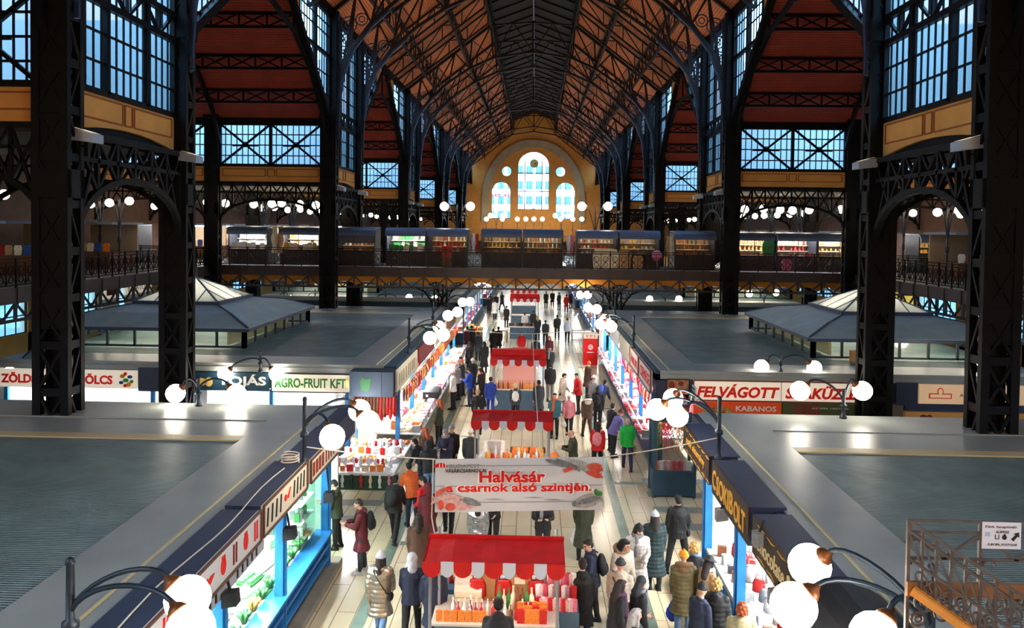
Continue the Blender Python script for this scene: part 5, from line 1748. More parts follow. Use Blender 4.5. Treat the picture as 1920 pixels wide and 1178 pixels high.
# ================================================================ kiosks with red awnings in the middle of the aisle
KBLUE = P('blue grey kiosk panel', (0.30, 0.42, 0.50), 0.5, var=0.12, vscale=3)
METAL = P('grey metal tube', (0.72, 0.73, 0.75), 0.3, metal=0.7)
def awning(t, W, D, z0, z1, nred=5, peak=False):
    """front edge at y = 0, back at y = D; origin in the middle"""
    h = W / 2
    n = 10
    mb = MB()
    for i in range(n):
        xa, xb = -h + W * i / n, -h + W * (i + 1) / n
        def zz(x, y):
            return z0 + (z1 - z0) * y / D + .025 * math.sin(7 * x) * math.sin(PI * y / D) - .02 * abs(math.sin(x * 5))
        rows = 5
        g = [[(x, D * j / rows, zz(x, D * j / rows)) for j in range(rows + 1)] for x in (xa, xb)]
        for j in range(rows):
            mb.quad(g[0][j], g[1][j], g[1][j + 1], g[0][j + 1])
    for s in (-1, 1):
        mb.add([(s * h, 0, z0 - .12), (s * h, 0, z0 + .01), (s * h, D, z1 + .01), (s * h, D, z1 - .12)], [(0, 1, 2, 3)])
    mb.bar((-h - .01, D, z1), (h + .01, D, z1), .05, .06)
    mb.build('awning_cloth', RED, t)
    wr, wp = W * .128, W * .09
    x = -h
    for i in range(2 * nred - 1):
        red = i % 2 == 0
        wd = wr if red else wp
        scale = W / (nred * wr + (nred - 1) * wp)
        wd *= scale
        pts = [(x, .035), (x + wd, .035)] + [(x + wd / 2 + wd / 2 * math.cos(a), -.08 - .15 * math.sin(a)) for a in [PI * q / 8 for q in range(9)]]
        MB().prism(pts, (0, -.02 if red else -.012, z0 - .01), (1, 0, 0), (0, 0, 1), (0, .02, 0)).build('red_scallop' if red else 'pale_scallop', RED if red else PALE, t)
        x += wd
def kiosk(label, cx, yf, W=2.4, D=.85, z0=2.34, z1=2.46, counter_dy=.7, cd_=1.0, tiers=False, far=False):
    t = thing('market_kiosk', label, 'market kiosk', (cx, yf, 0))
    awning(t, W, D, z0, z1)
    if tiers:
        mb = MB()
        mb.box((-W / 2 + .02, D - .02, z1 + .03), (W / 2 - .02, D + .35, z1 + .22))
        mb.build('upper_awning', RED, t)
    h = W / 2 - .12
    for sx_ in (-1, 1):
        for y in (.08, D + .5):
            MB().tube([(sx_ * h, y, 0), (sx_ * h, y, z0 - .02 + (z1 - z0) * min(1, y / D))], .03, 6).build('post', METAL, t)
    MB().box((-h, counter_dy, .05), (h, counter_dy + cd_, .92)).build('counter', KBLUE, t)
    MB().box((-h - .06, counter_dy - .05, .92), (h + .06, counter_dy + cd_ + .05, .96)).build('counter_top', P('pale counter top', (.80, .78, .72), .4), t)
    MB().box((-h + .2, D * .5, z0 - .12), (h - .2, D * .5 + .06, z0 - .08)).build('light_tube', TUBEW, t)
    return t
KX = -.62
kiosk('bottle kiosk with a red scalloped awning over bottles and red packets', KX, 12.75)
kiosk('second red awning kiosk, half hidden behind the fish market banner', KX + .03, 22.2)
kiosk('third red awning kiosk with a two step awning above rows of amber bottles', KX - .02, 32.6, tiers=True)
kiosk('fourth red awning kiosk far down the aisle with a two step awning', KX - .12, 61.0, tiers=True)
kiosk('fifth red awning kiosk behind the fourth, deep in the aisle', KX - .3, 69.0)
rnd = random.Random(3)
# goods of the bottle kiosk
g = 'small white capped bottles on the bottle kiosk'
for i in range(34):
    x = KX - .78 + .105 * (i % 14)
    y = 13.62 + .12 * (i // 14) + rnd.uniform(-.02, .02)
    if -.05 < x < .08 and i < 14:
        continue
    good('bottle', rnd.choice(['white', 'white', 'brown', 'red', 'white', 'cream']), (x, y, .96), 'small bottle with pale cap on the counter of the bottle kiosk', 'bottle', 'bottles on the bottle kiosk', rnd.uniform(.75, 1.0))
for i in range(8):
    good('bottle', rnd.choice(['green', 'gold', 'cream', 'brown']), (KX + .05 + .085 * i, 14.0 + rnd.uniform(-.03, .03), .96), 'tall bottle behind the small bottles on the bottle kiosk', 'bottle', 'tall bottles on the bottle kiosk', rnd.uniform(1.1, 1.35))
for i in range(12):
    good('packet', 'orange' if i % 3 else 'red', (KX + .46 + .13 * (i % 4), 13.5 + .14 * (i // 4), .96), 'orange red carton standing beside the bottles of the bottle kiosk', 'carton', 'orange red cartons on the bottle kiosk', 1.0)
for i in range(7):
    good('packet', 'orange', (KX - 1.0 + .13 * i, 13.5, .96), 'orange carton along the edge of the bottle kiosk counter', 'carton', 'orange cartons along the kiosk front', .8)
t = thing('drawer_box', 'small cream wooden drawer box on the bottle kiosk', 'drawer box', (KX - .55, 14.1, .96))
MB().prism([(0, 0), (.42, 0), (.42, .5), (.1, .34), (0, .2)], (-.26, .1, 0), (0, 1, 0), (0, 0, 1), (.52, 0, 0)).build('body', CREAM, t)
for i in range(2):
    MB().box((-.24, .075, .02 + i * .09), (.24, .1, .09 + i * .09)).build('drawer', P('pale wood drawer', (.88, .82, .66), .5), t)
mb = MB()
for i in range(14):
    mb.cbox((-.22 + .06 * (i % 7) + .02, .22 + .15 * (i // 7), .31 + .09 * (i // 7)), (.045, .10, .06))
mb.build('small_cards', WHITE, t)['kind'] = 'stuff'
for i, (x, w_, h_, col, lab) in enumerate(((KX - .22, .36, .5, 'brown', 'open brown cardboard box in the middle of the bottle kiosk'), (KX + .42, .42, .55, 'brown', 'large brown cardboard box with a white label on the bottle kiosk'))):
    b = MB().cbox((0, 0, h_ / 2), (w_, .3, h_)).build('cardboard_box', CARD, loc=(x, 14.45, .96))
    tag(b, lab, 'box')
    if i:
        MB().cbox((0, -.156, h_ * .72), (.2, .01, .12)).build('label', CREAM, b)
for x, lab in ((KX - .38, 'red cloth bag hanging beside the drawer box'), (KX + .12, 'red cloth bag hanging between the two brown boxes'), (KX + .72, 'red cloth bag hanging beside the packets')):
    good('bag', 'red', (x, 14.3, 1.02), lab, 'bag', None, 1.1, name='red_bag')
for col_ in range(3):
    for row in range(3):
        for j in range(3):
            good('packet', ('red', 'white', 'pink')[(row + j) % 3], (KX + .86 + col_ * .24 + (j - 1) * .075, 14.0 + row * .22 - col_ * .02, .96 + row * .14), 'red and white sweet packet stacked at the end of the bottle kiosk', 'packet', 'red and white packets on the bottle kiosk', .95)
MB().box((KX + .72, 13.9, .0), (KX + 1.52, 14.7, .955)).build('packet_stand', KBLUE)
tag(bpy.data.objects['packet_stand'], 'low stand carrying the red and white packets beside the bottle kiosk', 'stand')
for i in range(12):
    good('jar', rnd.choice(['red', 'orange', 'white']), (KX - .95 + .17 * i, 15.0, .96), 'jar along the back edge of the bottle kiosk, above its awning', 'jar', 'jars at the back of the bottle kiosk', 1.0)
bb = MB().box((KX - 1.15, 14.7, .0), (KX + 1.1, 15.25, .955)).build('side_table', KBLUE)
tag(bb, 'narrow table behind the bottle kiosk awning with jars on it', 'table')
# second kiosk
for i in range(22):
    good('bottle' if i % 2 else 'jar', rnd.choice(['white', 'red', 'orange', 'white', 'gold']), (KX - .95 + .09 * i, 23.1 + .12 * (i % 3), .96), 'jar or bottle on the counter of the second red kiosk', 'jar', 'goods on the second kiosk', 1.1)
for i in range(5):
    good('packet', 'white', (KX - .75 + .1 * i, 23.6, 1.0), 'white packet on the rack of the second red kiosk', 'packet', 'white packets on the second kiosk', 1.6)
for i in range(14):
    good('jar', rnd.choice(['gold', 'orange', 'brown']), (KX + .0 + .075 * i, 23.75, 1.0), 'amber jar in the row at the back of the second red kiosk', 'jar', 'amber jars on the second kiosk', 1.3)
good('fruit', 'orange', (KX + 1.3, 23.1, .955), 'orange heap of fruit beside the second red kiosk', 'fruit', None, 3.2, name='orange_fruit')
bb = MB().box((KX + 1.12, 22.8, .0), (KX + 1.6, 23.5, .955)).build('side_table', WOOD)
tag(bb, 'small brown table at the end of the second kiosk', 'table')
# third kiosk
for i in range(38):
    good('bottle', rnd.choice(['gold', 'orange', 'brown', 'gold']), (KX - 1.0 + .105 * (i % 19), 33.4 + .15 * (i // 19), .96), 'amber bottle in the rows on the third red kiosk', 'bottle', 'amber bottles on the third kiosk', 1.1)
b = MB().box((KX - .75, 34.36, .95), (KX + .75, 34.40, 2.2)).build('back_cloth', P('pale pink cloth', (.80, .62, .60), .7))
tag(b, 'pale pink cloth hung at the back of the third red kiosk', 'cloth')
pp = MB().box((KX + .62, 33.26, .45), (KX + .88, 33.28, .8)).build('paper_notice', WHITE)
tag(pp, 'white paper notice on the blue front of the third red kiosk', 'notice')
# white lit display stand
t = thing('display_stand', 'white lit display stand with red writing behind the third red kiosk', 'display stand', (-.75, 44.0, 0))
MB().box((-1.0, -.4, 0), (1.0, .4, 1.0)).build('body', P('lit white front', (.95, .93, .95), .4, emit=.7), t)
mb = MB()
for i in range(14):
    mb.box((-.9 + .13 * i, -.42, .35 + .2 * (i % 3)), (-.82 + .13 * i, -.4, .5 + .2 * (i % 3)))
mb.build('red_lettering', REDL, t)
MB().box((-.45, -.3, 1.0), (.45, .3, 1.12)).build('top_box', REDL, t)
for sx_ in (-.95, .95):
    MB().tube([(sx_, -.35, 0), (sx_, -.35, 1.5)], .025, 6).build('post', METAL, t)
tb = thing('market_table', 'blue fronted table with goods far down the aisle before the fourth kiosk', 'table', (-.72, 55.5, 0))
MB().box((-1.0, -.5, 0), (1.0, .5, .85)).build('front', KBLUE, tb)
MB().box((-1.1, -.6, .85), (1.1, .6, .9)).build('table_top', WHITE, tb)
for i in range(12):
    good('box', rnd.choice(['grey', 'black', 'white', 'brown']), (-1.7 + .17 * i, 55.4, .9), 'small dark box on the blue fronted far table', 'box', 'boxes on the far table', 1.6)
tb = thing('market_table', 'small pale wooden table beside the blue fronted far table', 'table', (-2.3, 53.5, 0))
MB().box((-.5, -.35, .78), (.5, .35, .84)).build('table_top', CREAM, tb)
for sx_ in (-.42, .42):
    for sy_ in (-.28, .28):
        MB().box((sx_ - .03, sy_ - .03, 0), (sx_ + .03, sy_ + .03, .78)).build('leg', WOOD, tb)
# red cabinet with a white emblem
t = thing('vending_cabinet', 'tall red cabinet with a white round emblem standing by the butcher stall end', 'cabinet', (3.35, 45.4, 0))
MB().box((-.42, -.3, 0), (.42, .35, 1.55)).build('body', P('glossy red panel', (.82, .06, .07), .3), t)
MB().box((-.42, -.31, 1.55), (.42, .35, 1.85)).build('top_panel', CREAM, t)
mb = MB()
mb.ring((0, -.31, 1.05), (1, 0, 0), (0, 0, 1), .13, .03, 16)
mb.ring((0, -.31, 1.05), (1, 0, 0), (0, 0, 1), .06, .03, 10)
mb.box((-.2, -.32, .72), (.2, -.3, .76))
mb.build('white_logo', WHITEL, t)
text_on(t, 'EFI', (0, -.325, 1.7), XP, (0, 0, 1), .5, .14, REDL)
t = thing('roll_banner', 'tall narrow white banner beside the red cabinet', 'banner', (4.0, 45.0, 0))
MB().box((-.17, -.02, .08), (.17, .0, 2.15)).build('cloth', WHITE, t)
MB().box((-.2, -.12, 0), (.2, .12, .08)).build('foot', METAL, t)
t = thing('serving_cart', 'grey metal cart standing by the far stalls past the red cabinet', 'cart', (3.3, 53.0, 0))
for z in (.35, .85):
    MB().box((-.7, -.5, z), (.7, .5, z + .05)).build('shelf', METAL, t)
for sx_ in (-.65, .65):
    for sy_ in (-.45, .45):
        MB().tube([(sx_, sy_, 0), (sx_, sy_, 1.1)], .025, 6).build('leg', METAL, t)

# ================================================================ goods of the stalls
def row(kind, cols, n, f, label, cat, group, sc=(1, 1.2), name=None):
    for i in range(n):
        p = f(i)
        good(kind, rnd.choice(cols), p, label, cat, group, rnd.uniform(*sc), rnd.uniform(-.4, .4), name)
# long sausage stall
row('salami', ['brown', 'red', 'brown', 'orange'], 60, lambda i: (-4.46 + .04 * (i % 2), 26.3 + i * .29, 2.44), 'reddish sausage hanging from the front rail of the long sausage stall', 'sausage', 'sausages along the sausage stall', (1.0, 1.3))
row('sausage', ['red', 'orange', 'brown'], 40, lambda i: (-4.40, 26.4 + i * .44, 2.43), 'looped sausage hanging from the front rail of the long sausage stall', 'sausage', 'looped sausages along the sausage stall', (1.0, 1.2), 'looped_sausage')
for j in range(2):
    row('salami', ['brown', 'red', 'brown'], 13, lambda i: (-6.0 + i * .11, 25.6 + j * .2, 2.40 - j * .1), 'salami hanging in the corner window under the green map box', 'salami', 'salami in the corner window', (1.6, 2.2))
mb = MB()
mb.bar((-6.15, 25.6, 2.4), (-4.6, 25.6, 2.4), .03).bar((-6.15, 25.8, 2.3), (-4.6, 25.8, 2.3), .03)
mb.bar((-6.15, 25.6, 2.4), (-6.15, 25.8, 2.3), .03).bar((-4.6, 25.6, 2.4), (-4.6, 25.8, 2.3), .03).bar((-6.15, 25.8, 2.3), (-6.15, 26.2, 2.5), .03).bar((-4.6, 25.8, 2.3), (-4.6, 26.2, 2.5), .03)
tag(mb.build('hanging_rail', METAL), 'metal hanging rail holding the salami in the corner window', 'rail')
for j in range(3):
    row(('box', 'tray', 'jar')[j], ['white', 'white', 'cream', 'pink', 'white', 'orange'], 40, lambda i: (-3.98 - .42 * j, 26.4 + i * .44, .95), '%s on the %s row of the long sausage stall counter' % (('white box', 'pale tray of food', 'pale jar')[j], ('front', 'middle', 'rear')[j]), ('box', 'tray', 'jar')[j], ('boxes', 'trays', 'jars')[j] + ' on the sausage stall', (1.5, 2.2))
row('jar', ['white', 'red', 'cream', 'orange'], 50, lambda i: (-6.45, 26.4 + (i % 25) * .7, 1.33 + .45 * (i // 25)), 'jar on the wall shelves inside the long sausage stall', 'jar', 'jars on sausage stall shelves', (1.3, 1.7))
t = thing('black_scale', 'black weighing scale box on the sausage stall counter', 'scale', (-4.05, 30.6, 1.2))
MB().box((-.3, -.6, 0), (.3, .6, .28)).build('body', GC['black'], t)
for i in range(3):
    MB().cbox((-.12 + .0 * i, -.62, .14), (.09, .02, .09)).build('dial', WHITE, t) if i == 0 else None
# butcher stall
row('sausage', ['orange', 'red', 'pink'], 30, lambda i: (4.16 - .05 * (i % 2), 26.2 + i * .3, 2.42), 'pale red sausage hanging along the butcher stall', 'sausage', 'sausages along the butcher stall', (1.1, 1.5), 'looped_sausage')
row('salami', ['pink', 'orange', 'red'], 12, lambda i: (4.15 + i * .075, 25.55, 2.22), 'long pale red sausage hanging under the picture sign at the butcher corner', 'sausage', 'sausages at the butcher corner', (1.5, 2.1), 'long_sausage')
for j in range(3):
    row(('tray', 'box', 'tray')[j], ['white', 'pink', 'white', 'white', 'red'], 36, lambda i: (3.85 + .36 * j, 26.5 + i * .48, .95), '%s on the %s row of the butcher stall counter' % (('meat tray', 'white meat packet', 'meat tray')[j], ('front', 'middle', 'rear')[j]), ('tray', 'box', 'tray')[j], ('front trays', 'packets', 'rear trays')[j] + ' on the butcher stall', (1.0, 1.4))
row('bag', ['blue', 'grey', 'pink', 'white'], 14, lambda i: (5.8, 26.6 + i * 1.2, 1.33), 'pale bag on the wall shelf inside the butcher stall', 'bag', 'bags in the butcher stall', (1.0, 1.4))
# delicatessen front near the viewer
row('tray', ['green', 'white', 'white', 'cream'], 36, lambda i: (-5.15 - .45 * (i % 2), 7.2 + (i // 2) * .56, .86), 'tray of green and white deli food behind the glass of the delicatessen shop', 'tray', 'deli trays', (1.1, 1.3))
row('bunch', ['green', 'green', 'gold'], 22, lambda i: (-5.0, 7.4 + i * .44, 1.02), 'green bunch of vegetables standing behind the delicatessen glass', 'vegetable', 'green bunches behind the glass', (.9, 1.3), 'vegetable_bunch')
row('jar', ['white', 'green', 'cream', 'gold'], 26, lambda i: (-6.6, 7.2 + i * .38, 1.62), 'jar on the wall shelf inside the delicatessen shop', 'jar', 'deli jars', (1.3, 1.8))
b = MB().box((-6.9, 6.5, 1.58), (-6.4, 17.5, 1.62)).build('wall_shelf', CREAM)
tag(b, 'cream wall shelf of jars inside the delicatessen shop', 'shelf')
cs = thing('glass_case', 'tall green tinted glass case of cards at the end of the delicatessen shop', 'glass case', (-5.2, 16.6, .86))
MB().box((-.3, -.5, 0), (.3, .5, 1.5)).build('case', glassy('green tinted glass', (.78, .93, .84), .1, .05), cs)
for i in range(3):
    MB().box((-.29, -.48, .3 + .4 * i), (.29, .48, .32 + .4 * i)).build('shelf', WHITE, cs)
for i in range(18):
    good('packet', rnd.choice(['green', 'white', 'grey', 'white']), (-5.05 - .15 * (i % 2), 16.25 + .13 * (i % 6), 1.19 + .4 * (i // 6)), 'small packet on the shelves of the green tinted glass case', 'packet', 'packets in the glass case', .8)
# chocolate shop
for j in range(3):
    row(('box', 'bag', 'jar')[j], ['white', 'cream', 'brown', 'white', 'red', 'grey'], 24, lambda i: (4.15 + .32 * j, 7.2 + i * .41, .93), '%s on the %s row of the chocolate shop counter' % (('white chocolate box', 'small pale gift bag', 'chocolate jar')[j], ('front', 'middle', 'rear')[j]), ('box', 'bag', 'jar')[j], ('boxes', 'bags', 'jars')[j] + ' on the chocolate counter', (.7, 1.1) if j == 1 else (1.0, 1.5))
row('box', ['brown', 'gold', 'white', 'red'], 48, lambda i: (6.2, 7.2 + (i % 24) * .41, 1.53 + .4 * (i // 24)), 'chocolate box on the wall shelves of the chocolate shop', 'box', 'boxes on chocolate shelves', (1.2, 1.5))
good('cloth', 'red', (4.3, 15.6, .93), 'small red pennant standing at the far end of the chocolate counter', 'pennant', None, .8, name='red_pennant')
# spotlights under the sign boards
for i, (px, py, x, z, lab) in enumerate(((432, 1122, -4.38, 2.70, 'black spotlight hanging under the jar picture sign'), (543, 1000, -4.36, 2.66, 'black spotlight hanging under the stroke letter sign'), (617, 932, -4.37, 2.6, 'brown edged spotlight hanging under the block letter sign'),
                                        (1424, 1010, 3.62, 2.55, 'grey spotlight hanging under the csokibolt sign'), (1352, 965, 3.62, 2.6, 'grey spotlight cluster under the script sign'), (1455, 1120, 3.62, 2.5, 'grey spotlight under the chocolate and drink sign'))):
    p = at_x(px, py, x)
    t = thing('spotlight', lab, 'spotlight', (x, p.y, p.z))
    MB().prism([(-.1, -.12), (.12, -.08), (.1, .12), (-.1, .1)], (0, -.09, 0), (1, 0, 0), (0, 0, 1), (0, .18, 0)).build('housing', GC['black'] if i < 3 else GC['grey'], t)
    MB().bar((0, 0, .1), (-.06 if x < 0 else .06, 0, max(.3, 2.86 - p.z)), .03).build('arm', GC['black'], t)
# corner table stand on the egg shop side
t = thing('market_table', 'corner table with a green skirt and hanging socks, crowded with bright goods', 'table', (-4.9, 22.6, 0))
MB().box((-.95, -.9, .85), (.95, 2.6, .92)).build('table_top', WHITE, t)
MB().box((-.92, -.88, .42), (.92, -.85, .85)).build('green_skirt', P('dark green cloth', (.10, .24, .16), .7), t)
for sx_ in (-.9, .9):
    for sy_ in (-.82, 2.5):
        MB().tube([(sx_, sy_, 0), (sx_, sy_, 2.1 if sx_ < 0 else .85)], .03, 6).build('leg', BLUE, t)
MB().box((-.93, -.85, 2.0), (-.87, 2.5, 2.06)).build('side_rail', BLUE, t)
MB().box((-.86, -.4, 1.95), (-.78, 2.2, 2.0)).build('light_tube', TUBE, t)
for i in range(7):
    good('scarf', ['red', 'white', 'black', 'red', 'cream', 'white', 'pink'][i], (-5.7 + i * .27, 21.68, .88), 'knitted sock hanging before the green skirt of the corner table', 'sock', 'socks before the corner table', .42, 0, 'hanging_sock')
for j in range(9):
    j, jj = j % 5, j
    row(('box', 'doll', 'jar', 'tray', 'packet')[j], ['white', 'cream', 'white', 'orange', 'red', 'white'], 8, lambda i: (-5.7 + i * .22, 21.9 + .36 * jj, .92), '%s on the corner table with the green skirt' % ('white box', 'small figure', 'jar', 'tray', 'packet')[j], ('box', 'figure', 'jar', 'tray', 'packet')[j], ('boxes', 'figures', 'jars', 'trays', 'packets')[j] + ' on the corner table', (.9, 1.4))
# paprika cabinet at the butcher corner
t = thing('glass_cabinet', 'blue based glass cabinet full of red paprika strings at the butcher corner', 'glass cabinet', (4.25, 23.3, 0))
MB().box((-.62, -.45, .05), (.62, .45, .78)).build('base', TEAL, t)
for sx_ in (-.6, .6):
    for sy_ in (-.43, .43):
        MB().box((sx_ - .04, sy_ - .04, 0), (sx_ + .04, sy_ + .04, 2.3)).build('frame_post', TEAL, t)
MB().box((-.66, -.49, 2.28), (.66, .49, 2.36)).build('top', TEAL, t)
MB().box((-.6, -.44, .78), (.6, .44, 2.28)).build('glass', CLEAR, t)
MB().box((-.5, -.03, 2.22), (.5, .03, 2.27)).build('light_tube', TUBEW, t)
for i in range(10):
    good('garland', rnd.choice(['red', 'red', 'orange', 'gold', 'green']), (3.80 + .095 * i, 23.15 + .2 * (i % 2), 2.22), 'string of red paprika hanging in the glass cabinet', 'paprika string', 'paprika strings in the cabinet', rnd.uniform(.9, 1.2), rnd.uniform(0, 6), 'paprika_string')
for i in range(12):
    good('packet', rnd.choice(['red', 'white', 'pink', 'white']), (3.76 + .085 * i, 23.0, .79), 'small packet on the floor of the paprika cabinet', 'packet', 'packets in the paprika cabinet', 1.1)
for y in (24.2, 25.2):
    b = MB().box((3.95, y - .07, 0), (4.09, y + .07, 2.5)).build('blue_post', TEAL)
    tag(b, 'dark blue post between the paprika cabinet and the butcher stall, %s' % ('nearer the cabinet' if y < 25 else 'nearer the stall'), 'post')
# far greengrocer goods
t = thing('market_stand', 'far greengrocer stand heaped with green and orange on the egg shop side', 'market stand', (-4.1, 52.5, 0))
MB().prism([(-.5, 0), (.5, 0), (.5, .95), (-.5, .65)][::-1], (0, -1.4, 0), (-1, 0, 0), (0, 0, 1), (0, 2.8, 0)).build('sloped_table', WOOD, t)
for i in range(30):
    good('fruit' if i % 3 else 'bunch', rnd.choice(['green', 'orange', 'gold', 'green', 'red']), (-3.72 - .2 * (i % 4), 51.3 + .32 * (i // 4), .72 + .06 * (i % 4)), 'fruit or vegetable heaped on the far greengrocer stand', 'fruit', 'produce on the far stand', 2.0, name='produce')
# lit wares on the far block fronts
for k in (2, 3):
    y0, y1 = BLK[k]
    for s in (-1, 1):
        xin = XL_IN if s < 0 else XR_IN
        for i in range(6):
            yy = y0 + 1.5 + i * 3
            o = MB().box((-.05, -.9, 0), (.05, .9, .05)).build('light_tube', TUBEW if (i + k) % 2 else TUBE, loc=(xin + s * .5, yy, 2.54))
            tag(o, 'light tube under the fascia of the far stalls', 'light', 'far stall tubes')
        row('box', ['white', 'cream', 'red', 'brown', 'orange'], 26, lambda i: (xin + s * .35, y0 + .8 + i * .68, 1.0), 'goods on the far stall counter beyond the bridge', 'box', 'goods on far stalls', (1.8, 2.8), 'stall_goods')
        row('cloth', ['white', 'cream', 'red', 'tan', 'orange'], 14, lambda i: (xin + s * 1.5, y0 + 1 + i * 1.25, 1.3), 'cloth hung at the back of the far stalls beyond the bridge', 'cloth', 'cloths in far stalls', (1.4, 2.0), 'stall_cloth')

# ================================================================ the fish market banner and its ropes
BN = [at_y(815, 863, 14.9), at_y(1129, 853, 15.2), at_y(1131, 957, 15.2), at_y(815, 963, 14.9)]
U = (BN[1] - BN[0])
BW = U.length
U.normalize()
Vv = (BN[0] - BN[3])
BH = Vv.length
Vv = Vector((0, 0, 1))
U = Vector((U.x, U.y, 0)).normalized()
BNRM = U.cross(Vv)
BC = (BN[0] + BN[1] + BN[2] + BN[3]) / 4
t = thing('banner', 'wide white fish market banner with red lettering and printed fish, hung across the aisle', 'banner', BC)
mb = MB()
nx, nz = 24, 6
def bp(i, j, e=0):
    a, b = -BW / 2 + BW * i / nx, -BH / 2 + BH * j / nz
    return U * a + Vv * (b + .025 * (a / BW)) + BNRM * (e + .012 * math.sin(a * 5) * (1 - j / nz * .6))
for e in (0, -.012):
    for i in range(nx):
        for j in range(nz):
            mb.quad(bp(i, j, e), bp(i + 1, j, e), bp(i + 1, j + 1, e), bp(i, j + 1, e))
mb.build('cloth', P('white plank print', (.80, .81, .83), .6, var=.05, vscale=2, spec=.2), t)
def bdec(shapes, name, mat, e=.028):
    m_ = MB()
    for poly in shapes:
        m_.prism(poly, BNRM * (e - .004), U, Vv, BNRM * .006)
    return m_.build(name, mat, t)
bdec([rect(-BW / 2, z, BW / 2, z + .012) for z in (BH * .36, -.02, -BH * .33)], 'plank_stripe', P('grey plank line', (.56, .56, .58), .7), .02)
bdec([[(x, z), (x + .22, z + .01), (x + .4, z - .01), (x + .2, z - .015)] for x, z in ((-.7, -.28), (.1, -.25), (.5, -.3), (-.3, .25))], 'knot_print', P('grey print mark', (.60, .60, .62), .7), .021)
RL = P('red banner lettering', (.80, .10, .10), .6, spec=.2)
WL = P('white letter outline', (.95, .95, .95), .6)
def btxt(s_, a, b, w_, h_, m_, e, **kw):
    text_on(t, s_, U * a + Vv * b + BNRM * e, U, Vv, w_, h_, m_, depth=.006, **kw)
btxt('Halvásár', -.14 * BW / 3.3, .17, 1.36, .27, WL, .026, bold=.06, name='outline')
btxt('a csarnok alsó szintjén.', 0.0, -.07, 2.95, .26, WL, .026, bold=.06, name='outline')
btxt('Halvásár', -.14 * BW / 3.3, .17, 1.30, .235, RL, .032, bold=.03)
btxt('a csarnok alsó szintjén.', 0.0, -.07, 2.88, .225, RL, .032, bold=.03)
btxt('BUDAPEST', -1.08, .385, .60, .07, P('grey banner lettering', (.52, .53, .56), .6), .03)
btxt('VÁSÁRCSARNOKAI', -1.06, .30, .80, .085, DARKL, .03, bold=.02)
bdec([[(-1.55 + .13 * math.cos(a) * q, .36 + .09 * math.sin(a)) for a in [PI * i_ / 8 for i_ in range(9)]] for q in (1.0,)], 'red_dome', RL)
bdec([rect(-1.58 + .06 * i_, .36, -1.565 + .06 * i_, .44) for i_ in range(3)], 'dome_print', WL, .034)
def fish(cx, cz, L, H, flip=1, rot=0):
    pts = []
    for i_ in range(13):
        a = PI * i_ / 12
        pts.append((math.cos(a) * L / 2, math.sin(a) * H / 2 * (1 - .25 * math.cos(a))))
    low = [(x_, -z_) for x_, z_ in reversed(pts[1:-1])]
    body = pts + [(-L * .62, H * .35), (-L * .56, 0), (-L * .62, -H * .35)] + low
    c_, s_ = math.cos(rot), math.sin(rot)
    return [(cx + flip * (x_ * c_ - z_ * s_), cz + x_ * s_ + z_ * c_) for x_, z_ in body]
FG = P('grey fish print', (.42, .44, .47), .5, var=.45, vscale=14)
FS = P('silver fish print', (.62, .61, .59), .5, var=.3, vscale=16)
FR = P('red fish flesh print', (.78, .28, .20), .5, var=.3, vscale=14)
hw_ = BW / 2
bdec([fish(hw_ - .95, .44, .42, .10, -1, .3), fish(hw_ - .72, .41, .5, .10, -1, .45), fish(hw_ - .42, .37, .5, .13, -1, .5)], 'dark_fish_print', FG)
bdec([fish(hw_ - .52, .44, .45, .10, -1, .25), fish(hw_ - .3, .30, .36, .09, -1, .3)], 'silver_fish_print', FS, .034)
bdec([fish(hw_ - .16, .34, .3, .18, -1, .2), fish(hw_ - .18, .21, .34, .12, -1, .3), [(hw_ - .8, .30), (hw_ - .6, .38), (hw_ - .6, .30), (hw_ - .76, .24)]], 'fillet_print', FR, .036)
bdec([fish(hw_ - .33, -.34, .56, .26, -1, -.25)], 'bream', FS)
bdec([fish(hw_ - .3, -.32, .46, .12, -1, -.25), oval(hw_ - .56, -.38, .05, .06)], 'bream_print', FG, .034)
bdec([oval(hw_ - .08, -.18, .08, .05), oval(hw_ - .13, -.14, .04, .05)], 'herb_print', GC['green'], .034)
bdec([fish(-hw_ + .42, -.34, .8, .3, 1, -.15)], 'sliced_fish', P('pink fish print', (.80, .62, .62), .5, var=.3, vscale=14))
bdec([fish(-hw_ + .72, -.33, .4, .13, 1, -.3)], 'fish_head', FG, .034)
bdec([[(-hw_ + .02, -.22), (-hw_ + .3, -.06), (-hw_ + .22, -.02), (-hw_ + .02, -.12)], oval(-hw_ + .3, -.42, .1, .08), oval(-hw_ + .12, -.38, .06, .1)], 'slice_print', FR, .036)
ROPE = P('white rope', (.84, .80, .74), .7)
def rope(label, pts, r=.012, name='rope'):
    P_ = []
    for a, b in zip(pts[:-1], pts[1:]):
        a, b = Vector(a), Vector(b)
        for i_ in range(8):
            q = i_ / 8
            P_.append(a.lerp(b, q) - Vector((0, 0, .05 * (a - b).length * q * (1 - q))))
    P_.append(Vector(pts[-1]))
    o = MB().tube(P_, r, 5).build(name, ROPE)
    return tag(o, label, 'rope')
def bw(i_, j_):
    return BC + bp(i_, j_)
rope('white rope from the coil lamp post to the upper corner of the fish banner', [(-4.46, 14.95, 3.62), bw(0, nz)])
rope('white rope from the fish banner to the lamp post by the csokibolt sign', [bw(nx, nz), (3.80, 15.75, 3.75)])
rope('white rope hanging down beside the fish banner towards the bottle kiosk', [bw(0, nz) + Vector((-.04, 0, 0)), bw(0, 0) + Vector((-.06, 0, -.1)), (KX - 1.1, 13.62, 2.44)])
rope('thin rope across the aisle between the corner lamp posts of the second blocks', [(-4.6, 28.3, 4.35), (-.05, 29.3, 3.95), (3.93, 30.4, 4.3)])
